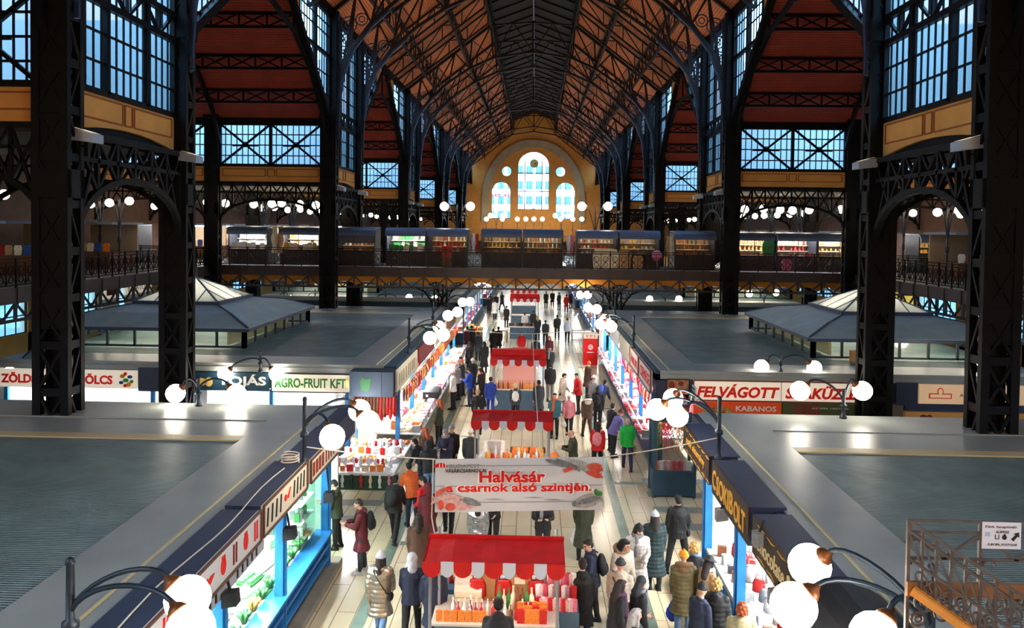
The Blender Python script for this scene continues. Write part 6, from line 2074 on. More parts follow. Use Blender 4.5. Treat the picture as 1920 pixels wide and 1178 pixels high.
rope('white rope slanting from the cross rope down to the top of the fish banner', [(-.05, 29.3, 3.95), bw(15, nz)])
pts = [(-4.62 + .17 * math.cos(i_ * .5) - .1, 14.75 + .16 * math.sin(i_ * .5), ZR + .07 + .004 * i_) for i_ in range(44)]
o = MB().tube(pts, .014, 5).build('cable_coil', ROPE)
tag(o, 'coil of white cable lying at the foot of the lamp between the egg side signs', 'cable')
pts = [(-4.72 - .05 * math.sin(i_ * .9) , 14.4 - i_ * .55, ZR + .062) for i_ in range(14)]
o = MB().tube(pts, .012, 5).build('cable', ROPE)
tag(o, 'long white cable lying along the tops of the egg side sign boxes', 'cable')
# ================================================================ people
SKIN = [P('skin ' + n, c, 0.55, spec=.3) for n, c in (('fair', (.86, .66, .55)), ('tan', (.78, .56, .44)))]
EYE = P('eye', (.10, .07, .06), .3)
LIP = P('lip', (.66, .34, .31), .5)
def capsule(m, p, q, r1, r2, n=10):
    p, q = Vector(p), Vector(q)
    d = (q - p)
    L = d.length
    if L < 1e-5:
        return m.ball(p, r1)
    d.normalize()
    pts, rs = [], []
    for i in range(4):
        a = PI / 2 * i / 4
        pts.append(p - d * (r1 * math.cos(a)))
        rs.append(max(r1 * math.sin(a), r1 * .08))
    pts.append(p); rs.append(r1)
    pts.append(p.lerp(q, .5)); rs.append((r1 + r2) / 2)
    pts.append(q); rs.append(r2)
    for i in range(1, 5):
        a = PI / 2 * i / 4
        pts.append(q + d * (r2 * math.sin(a)))
        rs.append(max(r2 * math.cos(a), r2 * .08))
    return m.tube(pts, rs, n)
def rot_x(v, a, z0=.95):
    """lean forward (+y) by a about the hip line"""
    y, z = v.y, v.z - z0
    return Vector((v.x, y * math.cos(a) + z * math.sin(a), z0 + z * math.cos(a) - y * math.sin(a)))
POSES = {
    'apart': dict(lean=.02, legs=((.02, .02), (-.02, .02)), spread=.17, arms=((.0, .22, .3, .1), (.02, .22, .25, .1)), head=(0, .05)),
    'stand': dict(lean=.03, legs=((.03, .04), (-.03, .03)), arms=((.05, .12, .25, .1), (.02, .12, .2, .1)), head=(0, .1)),
    'walk': dict(lean=.06, legs=((.36, .10), (-.28, .30)), arms=((-.30, .12, .3, .05), (.34, .12, .4, .1)), head=(0, .08)),
    'walkb': dict(lean=.06, legs=((-.26, .32), (.34, .12)), arms=((.30, .13, .4, .1), (-.28, .13, .3, .05)), head=(.2, .1)),
    'phone': dict(lean=.05, legs=((.04, .05), (-.06, .06)), arms=((.45, .15, 1.35, .45), (.45, .15, 1.3, .45)), head=(0, .45)),
    'bend': dict(lean=.55, legs=((.12, .12), (-.04, .08)), arms=((.75, .15, .5, .15), (.65, .15, .6, .15)), head=(0, .1)),
    'look': dict(lean=.12, legs=((.10, .08), (-.08, .05)), arms=((.15, .14, .9, .35), (.1, .16, .3, .1)), head=(.5, .3)),
    'reach': dict(lean=.2, legs=((.14, .1), (-.1, .08)), arms=((.2, .15, .8, .3), (.9, .1, .5, .1)), head=(-.3, .3)),
}
def skeleton(pose):
    p = POSES[pose]
    J = {}
    ank = []
    for i, (a, b) in enumerate(p['legs']):
        sx_ = -1 if i == 0 else 1
        hip = Vector((sx_ * .095, 0, .92))
        sp_ = sx_ * p.get('spread', .012)
        knee = hip + Vector((sp_, math.sin(a), -math.cos(a))) * .43
        an = knee + Vector((sp_ * .9, math.sin(a - b), -math.cos(a - b))) * .41
        J['hip%d' % i], J['knee%d' % i], J['ank%d' % i] = hip, knee, an
        ank.append(an.z)
    dz = .08 - min(ank)
    for k_ in J:
        J[k_] = J[k_] + Vector((0, 0, dz))
    J['dz'] = dz
    lean = p['lean']
    T = lambda v: rot_x(Vector(v), lean) + Vector((0, 0, dz))
    J['T'] = T
    for i, (sa, so, eb, inw) in enumerate(p['arms']):
        sx_ = -1 if i == 0 else 1
        sh = Vector((sx_ * .172, 0, 1.385))
        el = sh + Vector((sx_ * math.sin(so), math.sin(sa) * math.cos(so), -math.cos(sa) * math.cos(so))) * .28
        fa = Vector((-sx_ * math.sin(inw), math.sin(sa + eb) * math.cos(inw), -math.cos(sa + eb) * math.cos(inw)))
        wr = el + fa * .25
        J['sh%d' % i], J['el%d' % i], J['wr%d' % i] = T(sh), T(el), T(wr)
        # the whole arm rotated with the trunk hangs too far forward when bending: that suits reaching down
        J['hand%d' % i] = (T(wr + fa) - T(wr)).normalized()
    yaw, pit = p['head']
    hb = T((0, .0, 1.50))
    up_a = lean * .4
    Rm = Matrix.Rotation(yaw, 3, 'Z') @ Matrix.Rotation(-(pit + up_a), 3, 'X')
    J['H'] = lambda v: hb + Rm @ (Vector(v) - Vector((0, 0, 1.50)))
    J['Hm'] = (hb, Rm)
    J['top'] = J['H']((0, 0, 1.72))
    return J
def xf(m, start, f):
    for i in range(start, len(m.v)):
        m.v[i] = tuple(f(Vector(m.v[i])))
def remesh(m, vox, name, smooth_it=2, wob=0.0, wf=7.0):
    me = m.mesh('tmp')
    bm = bmesh.new()
    bm.from_mesh(me)
    bmesh.ops.recalc_face_normals(bm, faces=bm.faces)
    bm.to_mesh(me)
    bm.free()
    o = bpy.data.objects.new('tmp', me)
    COL.objects.link(o)
    md = o.modifiers.new('r', 'REMESH')
    md.mode = 'VOXEL'
    md.voxel_size = vox
    md.adaptivity = 0
    dg = bpy.context.evaluated_depsgraph_get()
    r = bpy.data.meshes.new_from_object(o.evaluated_get(dg))
    bpy.data.objects.remove(o)
    bpy.data.meshes.remove(me)
    r.name = name
    bm = bmesh.new()
    bm.from_mesh(r)
    # keep the largest surface only
    for _ in range(smooth_it):
        bmesh.ops.smooth_vert(bm, verts=bm.verts, factor=.5, use_axis_x=True, use_axis_y=True, use_axis_z=True)
    bm.normal_update()
    if wob:
        for v in bm.verts:
            n_ = noise.noise(v.co * wf) + .5 * noise.noise(v.co * wf * 2.3)
            v.co += v.normal * (n_ * wob)
    bm.to_mesh(r)
    bm.free()
    r.polygons.foreach_set('use_smooth', [True] * len(r.polygons))
    return r
def torso(m, T, g, zlo, zhi=1.44, flare=0.0):
    """stack of elliptic sections grown by g"""
    secs = [(.78, .150, .105), (.88, .168, .118), (.95, .165, .115), (1.08, .148, .105), (1.20, .160, .115), (1.32, .178, .118), (1.39, .150, .10), (1.45, .10, .078), (1.50, .06, .06)]
    use = [s_ for s_ in secs if zlo < s_[0] <= zhi]
    if zlo < use[0][0]:
        q = (zlo - use[0][0]) / .4
        use = [(zlo, use[0][1] + flare, use[0][2] + flare * 1.15)] + use
    st = len(m.v)
    n = 14
    for (z, rx, ry) in use:
        for j in range(n):
            a = 2 * PI * j / n
            m.v.append(((rx + g) * math.cos(a), (ry + g) * math.sin(a), z))
    k = len(use)
    for i in range(k - 1):
        for j in range(n):
            m.f.append((st + i * n + j, st + i * n + (j + 1) % n, st + (i + 1) * n + (j + 1) % n, st + (i + 1) * n + j))
            m.m.append(0)
    m.f.append(tuple(st + j for j in range(n))[::-1])
    m.f.append(tuple(st + (k - 1) * n + j for j in range(n)))
    m.m.extend([0, 0])
    xf(m, st, T)
PC = {}
def hip_blend(J, pose):
    lean = POSES[pose]['lean']
    def T(v):
        q = max(0.0, min(1.0, (v.z - .62) / .45))
        return rot_x(v, lean * q) + Vector((0, 0, J['dz']))
    return T
def body_mesh(pose):
    if ('b', pose) in PC:
        return PC['b', pose]
    J = skeleton(pose)
    m = MB()
    torso(m, hip_blend(J, pose), 0, .80, 1.46)
    T = J['T']
    capsule(m, T((0, -.01, 1.42)), J['H']((0, .005, 1.56)), .055, .05)
    for i in (0, 1):
        capsule(m, T((0, 0, 1.40)), J['sh%d' % i], .06, .06)
        capsule(m, J['sh%d' % i], J['el%d' % i], .052, .041)
        capsule(m, J['el%d' % i], J['wr%d' % i], .041, .028)
        capsule(m, J['hip%d' % i], J['knee%d' % i], .088, .058)
        capsule(m, J['knee%d' % i], J['ank%d' % i], .058, .038)
        an = J['ank%d' % i]
        capsule(m, an + Vector((0, -.02, -.03)), an + Vector((0, .14, -.05)), .042, .032)
        # hand: palm, four bent fingers, thumb from the side of the palm
        sx_ = -1 if i == 0 else 1
        d = J['hand%d' % i]
        w0 = J['wr%d' % i]
        side = Vector((0, 1, 0)) - d * d.y
        if side.length < .1:
            side = Vector((1, 0, 0))
        side.normalize()
        nrm = d.cross(side) * -sx_
        for k_ in range(4):
            off = side * (.027 - .018 * k_)
            capsule(m, w0 + off * .6, w0 + d * .085 + off, .014, .013, 8)
            L = (.070, .078, .072, .056)[k_]
            k1 = w0 + d * .085 + off
            k2 = k1 + (d * .9 + nrm * .25).normalized() * L * .5
            k3 = k2 + (d * .6 + nrm * .7).normalized() * L * .5
            capsule(m, k1, k2, .0095, .0088, 6)
            capsule(m, k2, k3, .0088, .0078, 6)
        t0 = w0 + d * .03 + side * .028
        t1 = t0 + (d * .7 + side * .6 + nrm * .2).normalized() * .045
        capsule(m, t0, t1, .012, .0105, 6)
        capsule(m, t1, t1 + (d * .9 + nrm * .4).normalized() * .03, .0105, .009, 6)
    # head
    st = len(m.v)
    m.ball((0, -.008, 1.635), (.076, .094, .088), 16, 12)
    m.ball((0, .028, 1.585), (.058, .068, .070), 14, 10)
    capsule(m, (0, .084, 1.628), (0, .108, 1.598), .010, .014, 8)
    m.ball((0, .090, 1.640), (.05, .012, .010), 10, 6)
    m.ball((0, .082, 1.548), (.026, .018, .018), 10, 6)
    m.ball((0, .088, 1.572), (.024, .012, .010), 10, 6)
    for sx_ in (-1, 1):
        m.ball((sx_ * .078, -.008, 1.612), (.011, .020, .032), 8, 6)
        m.ball((sx_ * .043, .072, 1.598), (.022, .018, .018), 8, 6)
    xf(m, st, J['H'])
    r = remesh(m, .0095, 'body', 1)
    hb, Rm = J['Hm']
    inv = Rm.transposed()
    for mt in (SKIN[0], EYE, LIP):
        r.materials.append(mt)
    for p_ in r.polygons:
        v = inv @ (p_.center - hb) + Vector((0, 0, 1.50))
        if v.z > 1.5 and v.y > .05:
            ax = abs(v.x)
            if .016 < ax < .044 and 1.610 < v.z < 1.630:
                p_.material_index = 1
            elif ax < .024 and 1.562 < v.z < 1.578 and v.y > .08:
                p_.material_index = 2
            elif .014 < ax < .048 and 1.638 < v.z < 1.647:
                p_.material_index = 1
    PC['b', pose] = r
    return r
def top_mesh(pose, kind):
    """kind: jacket (hip), coat (knee), long (shin)"""
    key = ('t', pose, kind)
    if key in PC:
        return PC[key]
    J = skeleton(pose)
    puff = kind.endswith('puffer')
    g = .050 if puff else .034
    zlo, fl = {'jacket': (.80, .012), 'coat': (.55, .06), 'long': (.34, .07)}[kind.replace('puffer', '')]
    m = MB()
    Tb = hip_blend(J, pose)
    torso(m, Tb, g, zlo, 1.47, fl)
    T = J['T']
    for i in (0, 1):
        capsule(m, T((0, -.01, 1.405)), J['sh%d' % i], .075 + g * .2, .050 + g * .35)
        capsule(m, J['sh%d' % i], J['el%d' % i], .058 + g * .45, .048 + g * .45)
        capsule(m, J['el%d' % i], J['wr%d' % i].lerp(J['el%d' % i], .10), .048 + g * .45, .040 + g * .3)
    # collar
    st = len(m.v)
    pts = [(.072 * math.cos(a), .068 * math.sin(a) + .0, 1.475 - .018 * math.sin(a)) for a in [2 * PI * j / 14 for j in range(15)]]
    m.tube(pts, .026, 7)
    xf(m, st, T)
    if puff or kind == 'coat':
        st = len(m.v)
        m.ball((0, -.105, 1.43), (.10, .05, .075), 10, 8)
        xf(m, st, T)
    r = remesh(m, .0145, kind, 2, .007 if not puff else .008, 9.0)
    if puff:
        for v in r.vertices:
            v.co += v.normal * (.010 * abs(math.sin(v.co.z * PI / .085)))
    r.materials.append(IRON)
    PC[key] = r
    return r
def trousers_mesh(pose):
    key = ('p', pose)
    if key in PC:
        return PC[key]
    J = skeleton(pose)
    m = MB()
    torso(m, hip_blend(J, pose), .016, .80, 1.09)
    for i in (0, 1):
        capsule(m, J['hip%d' % i], J['knee%d' % i], .104, .074)
        an = J['ank%d' % i]
        capsule(m, J['knee%d' % i], an + Vector((0, 0, .03)), .074, .058)
    r = remesh(m, .0145, 'trousers', 2, .005, 12.0)
    r.materials.append(IRON)
    PC[key] = r
    return r
def shoe_mesh():
    if 'shoe' in PC:
        return PC['shoe']
    m = MB()
    capsule(m, (0, -.045, .04), (0, .165, .032), .047, .040)
    capsule(m, (0, -.03, .05), (0, -.02, .12), .048, .046)
    st = len(m.v)
    m.box((-.05, -.095, 0), (.05, .205, .022))
    r = remesh(m, .011, 'shoe', 1)
    for v in r.vertices:
        v.co.z = max(v.co.z, 0.0)
    r.materials.append(IRON)
    PC['shoe'] = r
    return r
def head_gear(style):
    """in head coordinates (head base at z = 1.50)"""
    key = ('h', style)
    if key in PC:
        return PC[key]
    m = MB()
    if style in ('short', 'bun', 'long', 'bald', 'curly', 'pony'):
        if style == 'bald':
            for a in [PI * (.08 + .84 * i / 8) for i in range(9)]:
                m.ball((.074 * math.cos(a + PI), .075 * math.sin(a + PI) - .012, 1.605), (.022, .022, .03), 8, 6)
        else:
            m.ball((0, -.020, 1.650), (.084, .092, .084), 14, 10)
            m.ball((0, .045, 1.700), (.062, .045, .026), 10, 8)
            m.ball((0, -.055, 1.605), (.076, .058, .075), 12, 8)
        if style == 'bun':
            m.ball((0, -.085, 1.725), (.042, .042, .040), 10, 8)
        if style == 'pony':
            capsule(m, (0, -.10, 1.66), (0, -.13, 1.48), .03, .02)
        if style == 'long':
            capsule(m, (0, -.07, 1.62), (0, -.095, 1.38), .078, .075)
            for sx_ in (-1, 1):
                capsule(m, (sx_ * .072, -.01, 1.64), (sx_ * .085, -.02, 1.42), .030, .032)
        if style == 'curly':
            for i in range(26):
                a, b = i * 2.4, i / 26
                rr = .088 * math.sin(PI * (.15 + .6 * b))
                m.ball((rr * math.cos(a), rr * math.sin(a) - .035, 1.72 - .21 * b), .032, 8, 6)
    elif style == 'beanie':
        m.ball((0, -.014, 1.668), (.090, .100, .088), 14, 10)
        pts = [(.088 * math.cos(a), .098 * math.sin(a) - .012, 1.652 - .012 * math.sin(a) * -1) for a in [2 * PI * j / 16 for j in range(17)]]
        m.tube(pts, .020, 7)
        m.ball((0, -.03, 1.765), (.022, .022, .02), 8, 6)
    elif style == 'bucket':
        m.ball((0, -.012, 1.690), (.088, .096, .060), 14, 10)
        m.lathe([(.09, 1.665), (.145, 1.638), (.148, 1.645), (.094, 1.690)], 18, (0, -.012, 0), sy=1.08)
    elif style == 'hood':
        m.ball((0, -.040, 1.640), (.104, .102, .112), 14, 10)
        pts = [(.088 * math.cos(a), .048 + .01 * math.sin(a), 1.625 + .098 * math.sin(a)) for a in [2 * PI * j / 16 for j in range(17)]]
        m.tube(pts, .022, 7)
        capsule(m, (0, -.06, 1.56), (0, -.06, 1.47), .09, .10)
    elif style == 'scarfhead':
        m.ball((0, -.022, 1.645), (.092, .102, .100), 14, 10)
        capsule(m, (0, -.05, 1.58), (0, -.06, 1.44), .080, .11)
        pts = [(.10 * math.cos(a), .075 * math.sin(a) + .015, 1.505) for a in [2 * PI * j / 14 for j in range(15)]]
        m.tube(pts, .034, 7)
    r = remesh(m, .010, style, 1, .004, 24.0)
    r.materials.append(IRON)
    PC[key] = r
    return r
def simple(kind):
    if ('s', kind) in PC:
        return PC['s', kind]
    m = MB()
    if kind == 'scarf':
        pts = [(.088 * math.cos(a), .080 * math.sin(a) + .01, 1.50 + .01 * math.sin(3 * a)) for a in [2 * PI * j / 16 for j in range(17)]]
        m.tube(pts, .040, 8)
        capsule(m, (.03, .10, 1.48), (.05, .17, 1.12), .042, .05)
    elif kind == 'furhood':
        pts = [(.14 * math.cos(a), -.055 + .115 * math.sin(a), 1.495 - .035 * math.sin(a)) for a in [2 * PI * j / 16 for j in range(17)]]
        m.tube(pts, .046, 8)
        m.ball((0, -.12, 1.42), (.13, .06, .10), 10, 8)
    elif kind == 'backpack':
        m.ball((0, -.215, 1.20), (.155, .095, .235), 14, 10)
        m.ball((0, -.285, 1.12), (.115, .055, .12), 12, 8)
        for sx_ in (-1, 1):
            pts = [(sx_ * .10, -.15, 1.40), (sx_ * .115, -.04, 1.475), (sx_ * .12, .09, 1.42), (sx_ * .13, .155, 1.28), (sx_ * .16, .08, 1.10), (sx_ * .15, -.12, 1.02)]
            m.tube(pts, .017, 6)
    elif kind == 'strap':
        pts = [(-.15, .03, 1.47), (-.10, -.15, 1.40), (.02, -.175, 1.22), (.16, -.14, 1.00), (.215, 0, .93), (.15, .15, 1.0), (0, .18, 1.22), (-.10, .12, 1.40), (-.15, .03, 1.47)]
        m.tube(pts, .014, 6)
        m.ball((.21, -.02, .90), (.06, .10, .085), 10, 8)
    r = remesh(m, .012, kind, 1, .004, 18)
    r.materials.append(IRON)
    PC['s', kind] = r
    return r
def bag_mesh(kind):
    if ('g', kind) in PC:
        return PC['g', kind]
    m = MB()
    if kind == 'paper':
        m.prism([(-.14, 0), (.14, 0), (.15, .34), (-.15, .34)], (0, -.06, -.46), (1, 0, 0), (0, 0, 1), (0, .12, 0))
        m.tube([(-.07, 0, -.13), (-.05, 0, -.02), (.05, 0, -.02), (.07, 0, -.13)], .008, 5)
        me = m.mesh('bag')
        me.materials.append(IRON)
    else:
        m.ball((0, 0, -.32), (.15, .10, .17), 12, 8)
        capsule(m, (-.05, 0, -.2), (0, 0, -.03), .05, .016)
        capsule(m, (.05, 0, -.2), (0, 0, -.03), .05, .016)
        me = remesh(m, .013, 'bag', 1, .012, 11)
        me.materials.append(IRON)
    PC['g', kind] = me
    return me
def dress(me, name, mat, parent):
    o = link(name, me, parent)
    o.material_slots[0].link = 'OBJECT'
    o.material_slots[0].material = mat
    return o
FAB = {}
def fab(n, c, **kw):
    if n not in FAB:
        FAB[n] = P('cloth ' + n, c, kw.pop('rough', .75), var=kw.pop('var', .15), vscale=kw.pop('vscale', 9), bump=kw.pop('bump', .25), bscale=kw.pop('bscale', 22), **kw)
    return FAB[n]
BLK_ = fab('black', (.075, .075, .085)); NVY = fab('navy', (.10, .13, .22)); DKG = fab('dark grey', (.17, .18, .20)); OLV = fab('olive', (.42, .38, .24))
DOL = fab('dark olive', (.20, .22, .14)); BEI = fab('beige', (.80, .74, .66)); WHT = fab('off white', (.92, .89, .85)); MAR = fab('maroon', (.34, .07, .10))
ORG = fab('orange', (.86, .36, .10)); REDC = fab('bright red', (.82, .07, .09)); GRN = fab('bright green', (.10, .74, .28)); BLU = fab('royal blue', (.12, .28, .72))
TRK = fab('track suit blue', (.12, .24, .58)); JEA = fab('blue jeans', (.42, .56, .72)); DJN = fab('dark jeans', (.15, .20, .33)); PNK = fab('pink', (.92, .56, .58))
SIL = P('cloth silver', (.76, .72, .64), .28, metal=.75, var=.2, vscale=9, bump=.7, bscale=9)
CRK = P('cloth crinkled silver', (.86, .86, .87), .22, metal=.85, var=.15, vscale=14, bump=1.0, bscale=16)
TEA = fab('dark teal', (.12, .19, .20)); GRY = fab('mid grey', (.52, .52, .53)); BRN = fab('brown', (.32, .21, .15)); LOL = fab('pale olive', (.66, .62, .46))
TAN = fab('tan cloth', (.66, .52, .36)); PUR = fab('purple cloth', (.36, .22, .34)); CRM = fab('cream cloth', (.90, .86, .78)); LBL = fab('steel blue', (.48, .58, .72)); VIO = fab('violet', (.46, .42, .66))
HB = fab('hair dark brown', (.14, .09, .07), bscale=60); HK = fab('hair black', (.05, .045, .05), bscale=60); HR = fab('hair red brown', (.60, .28, .13), bscale=60); HG = fab('hair grey', (.66, .64, .62), bscale=60); HY = fab('hair blond', (.80, .62, .36), bscale=60); HW_ = fab('hair white', (.88, .86, .83), bscale=60)
SHO = fab('shoe black', (.06, .06, .065)); SHW = fab('shoe pale', (.72, .70, .68)); MUS = fab('mustard knit', (.93, .58, .10)); KGR = fab('grey knit', (.72, .74, .77)); FUR = fab('brown fur', (.50, .38, .26), bscale=40, bump=.8)
TEAL2 = fab('teal vest', (.18, .40, .44))
SK = {p_: skeleton(p_) for p_ in POSES}
PLACED = []
def person(px, py, head, pose, label, top, topm, legm, gear, gearm, h=1.0, skin=0, shoe=None, scarf=None, fur=None, strap=None, pack=None, bag=None, hand=1, at=None, hoodm=None):
    """px, py: the crown of the head in the photograph; head: heading in degrees, 0 = back to the viewer, 90 = facing the egg shop side"""
    J = SK[pose]
    a = math.radians(head)
    top_ = J['top'] * h
    if at is None:
        q = at_z(px, py, (top_.z + (.02 if gear != 'bald' else 0)))
        off = Matrix.Rotation(a, 3, 'Z') @ Vector((top_.x, top_.y, 0))
        loc = Vector((q.x - off.x, q.y - off.y, 0))
        if 25.6 < loc.y < 44.4:                     # keep clear of the counters
            loc.x = max(-3.5, min(3.35, loc.x))
        elif loc.y <= 21.2 or loc.y >= 44.4:
            loc.x = max(-4.82 if loc.y < 30 else -4.2, loc.x)
        elif 21.2 < loc.y < 25.6:
            loc.x = max(-3.62, loc.x)
        for o2, l2 in PLACED:
            d2 = (l2 - loc)
            if d2.length < .40:
                loc -= d2.normalized() * (.42 - d2.length)
        PLACED.append((label, loc.copy()))
    else:
        loc = Vector((at[0], at[1], 0))
    o = link('person', body_mesh(pose))
    o.location = loc
    o.rotation_euler = (0, 0, a)
    o.scale = (h, h, h)
    if skin:
        o.material_slots[0].link = 'OBJECT'
        o.material_slots[0].material = SKIN[skin]
    tag(o, label, 'person', 'shoppers in the market hall')
    nm = {'jacket': 'jacket', 'jacketpuffer': 'puffer_jacket', 'coat': 'coat', 'coatpuffer': 'puffer_coat', 'long': 'long_coat', 'longpuffer': 'long_puffer_coat'}[top]
    dress(top_mesh(pose, top), nm, topm, o)
    dress(trousers_mesh(pose), 'trousers', legm, o)
    for i in (0, 1):
        s_ = dress(shoe_mesh(), 'shoe', shoe or SHO, o)
        an = J['ank%d' % i]
        s_.location = (an.x, an.y, max(0, an.z - .08))
        if an.z > .10:
            s_.rotation_euler = (-.5, 0, 0)
    hb, Rm = J['Hm']
    HM = Matrix.Translation(hb) @ Rm.to_4x4() @ Matrix.Translation((0, 0, -1.50))
    g_ = dress(head_gear(gear), {'beanie': 'beanie', 'bucket': 'hat', 'hood': 'hood', 'scarfhead': 'head_scarf'}.get(gear, 'hair'), gearm, o)
    g_.matrix_local = HM
    if gear in ('beanie', 'bucket') and hoodm:
        g2 = dress(head_gear('long' if hoodm is not True else 'short'), 'hair', hoodm, o)
        g2.matrix_local = HM @ Matrix.Translation((0, -.0, -.035))
    lean = Matrix.Translation((0, 0, .95 + J['dz'])) @ Matrix.Rotation(-POSES[pose]['lean'], 4, 'X') @ Matrix.Translation((0, 0, -.95))
    for kind, mt in (('scarf', scarf), ('furhood', fur), ('strap', strap)):
        if mt:
            x_ = dress(simple(kind), {'scarf': 'scarf', 'furhood': 'fur_collar', 'strap': 'shoulder_bag'}[kind], mt, o)
            x_.matrix_local = lean
    W_ = Matrix.Translation(loc) @ Matrix.Rotation(a, 4, 'Z') @ Matrix.Scale(h, 4)
    if pack:
        b = dress(simple('backpack'), 'backpack', pack[0], None)
        b.matrix_world = W_ @ lean
        tag(b, pack[1], 'backpack')
    if bag:
        b = dress(bag_mesh(bag[2]), 'carrier_bag', bag[0], None)
        hp = W_ @ (J['wr%d' % hand] + J['hand%d' % hand] * .10)
        b.location = hp
        b.scale = (h * (bag[3] if len(bag) > 3 else 1),) * 3
        b.rotation_euler = (0, 0, a)
        if hp.z < .5 * h * (bag[3] if len(bag) > 3 else 1):
            b.location.z = .5 * h
        tag(b, bag[1], 'bag')
    return o
j, c, l = 'jacket', 'coat', 'long'
jp, cp, lp = 'jacketpuffer', 'coatpuffer', 'longpuffer'
# --- near, egg shop side
person(715, 1034, -4, 'walk', 'woman in a silver puffer jacket over a dark coat walking away, pale jeans', cp, SIL, JEA, 'beanie', KGR, strap=BLK_, hoodm=HB)
person(773, 1037, 2, 'walkb', 'person in a dark navy jacket and pale grey hood walking beside the bottle kiosk', j, NVY, BLK_, 'hood', KGR)
person(815, 1050, 0, 'stand', 'person in navy standing close to the pole of the bottle kiosk', c, NVY, NVY, 'short', HB)
person(668, 936, 98, 'phone', 'person in a maroon coat with a black backpack looking down at a phone', c, MAR, DKG, 'short', HB, shoe=SHW, pack=(BLK_, 'black backpack worn by the person in the maroon coat'))
person(617, 900, 95, 'phone', 'person in a brown jacket facing the shelf at the end of the delicatessen shop', j, DOL, BLK_, 'short', HB)
person(742, 890, -8, 'walk', 'person all in black with a black backpack walking by the corner table', j, BLK_, BLK_, 'short', HK, pack=(BLK_, 'black backpack worn by the person in black beside the corner table'))
person(765, 866, 30, 'bend', 'person in an orange jacket leaning over the corner table', j, ORG, NVY, 'short', HK)
person(790, 893, 60, 'look', 'dark haired person in a red coat beside the end of the fish banner', c, REDC, BLK_, 'short', HB)
person(803, 905, 20, 'stand', 'second person in dark red standing close behind the end of the fish banner', c, MAR, BLK_, 'hood', MAR)
person(785, 962, 10, 'stand', 'long haired person in a dark brown coat near the end of the fish banner', c, BRN, BLK_, 'long', HB, bag=(WHT, 'white bag held by the long haired person in the dark brown coat', 'plastic', .8), hand=0)
person(842, 880, 0, 'walk', 'person with black trousers whose legs show below the fish banner', j, DKG, BLK_, 'short', HB)
person(897, 932, 0, 'stand', 'person in a crinkled silver coat showing below the fish banner', l, CRK, BLK_, 'long', HB)
person(925, 905, 170, 'look', 'person in black half hidden behind the fish banner beside the silver coat', j, BLK_, BLK_, 'short', HB)
person(1019, 925, 180, 'phone', 'man in an open black jacket working behind the bottle kiosk, hands before him', j, BLK_, DKG, 'short', HB, scarf=GRY)
person(1095, 915, -5, 'stand', 'person in a very long dark green coat below the end of the fish banner', l, DOL, BLK_, 'short', HB, bag=(WHT, 'white bag held by the person in the long dark green coat', 'plastic'), hand=0)
# --- near, chocolate shop side
person(1100, 1012, 80, 'look', 'man in a dark navy jacket with a backpack turned towards the bottle kiosk', j, NVY, BLK_, 'short', HB, pack=(BLK_, 'black backpack worn by the man beside the red packets'))
person(1092, 1046, 5, 'stand', 'person in a black coat with hair in a bun by the red packets', c, BLK_, DJN, 'bun', HB)
person(1175, 1012, -150, 'look', 'black haired woman in a beige jacket with a fur hood', cp, BEI, BLK_, 'long', HK, fur=FUR)
person(1200, 985, 178, 'look', 'smiling woman in a black beanie, grey scarf and long white puffer coat', lp, WHT, BLK_, 'beanie', BLK_, scarf=GRY, hoodm=HB)
person(1164, 1047, -20, 'stand', 'person in a dark grey beanie and beige puffer jacket, back turned', jp, BEI, BRN, 'beanie', DKG, strap=BRN)
person(1167, 1086, -80, 'look', 'long brown haired woman in a black coat with a purple scarf', c, BLK_, BLK_, 'long', HB, scarf=PUR)
person(1203, 1080, -75, 'look', 'person in a grey head shawl and black coat', c, BLK_, BLK_, 'scarfhead', DKG, scarf=GRY)
person(1194, 1140, -60, 'stand', 'grey haired person at the lower edge of the picture, in a dark coat', c, DKG, BLK_, 'long', HG, h=.98)
person(1228, 958, 0, 'stand', 'person in a pale grey knit beanie and dark teal long puffer coat, back turned', lp, TEA, BLK_, 'beanie', KGR, hoodm=HB)
person(1272, 927, 3, 'apart', 'man in a black jacket with a strap over the back, legs apart', j, BLK_, BLK_, 'short', HK, h=1.06, strap=BLK_)
person(1282, 1032, 0, 'stand', 'person in a mustard beanie and olive parka with a fur hood', cp, OLV, JEA, 'beanie', MUS, fur=FUR, bag=(BLU, 'blue bag carried by the person in the olive parka', 'plastic'), hand=0)
person(1304, 1016, -40, 'stand', 'blond person in a striped scarf behind the mustard beanie', j, DKG, BLK_, 'curly', HY, scarf=LBL)
person(1332, 1042, -70, 'look', 'person in a black bucket hat and beige jacket at the chocolate counter', j, TAN, BLK_, 'bucket', BLK_, scarf=WHT, hoodm=HB)
person(1342, 1082, -30, 'look', 'blond curly person in a black puffer jacket at the chocolate counter', jp, BLK_, BLK_, 'curly', HY)
person(1318, 1093, -60, 'look', 'man in a black beanie and navy jacket close to the chocolate counter', j, NVY, BLK_, 'beanie', BLK_, h=1.03)
person(1392, 1128, -20, 'stand', 'red haired person in a pale olive puffer jacket at the lower edge of the picture', jp, LOL, BLK_, 'curly', HR, h=.98)
person(935, 1118, 0, 'bend', 'dark figure bending before the bottles of the bottle kiosk', c, BLK_, BLK_, 'short', HK, h=1.08)
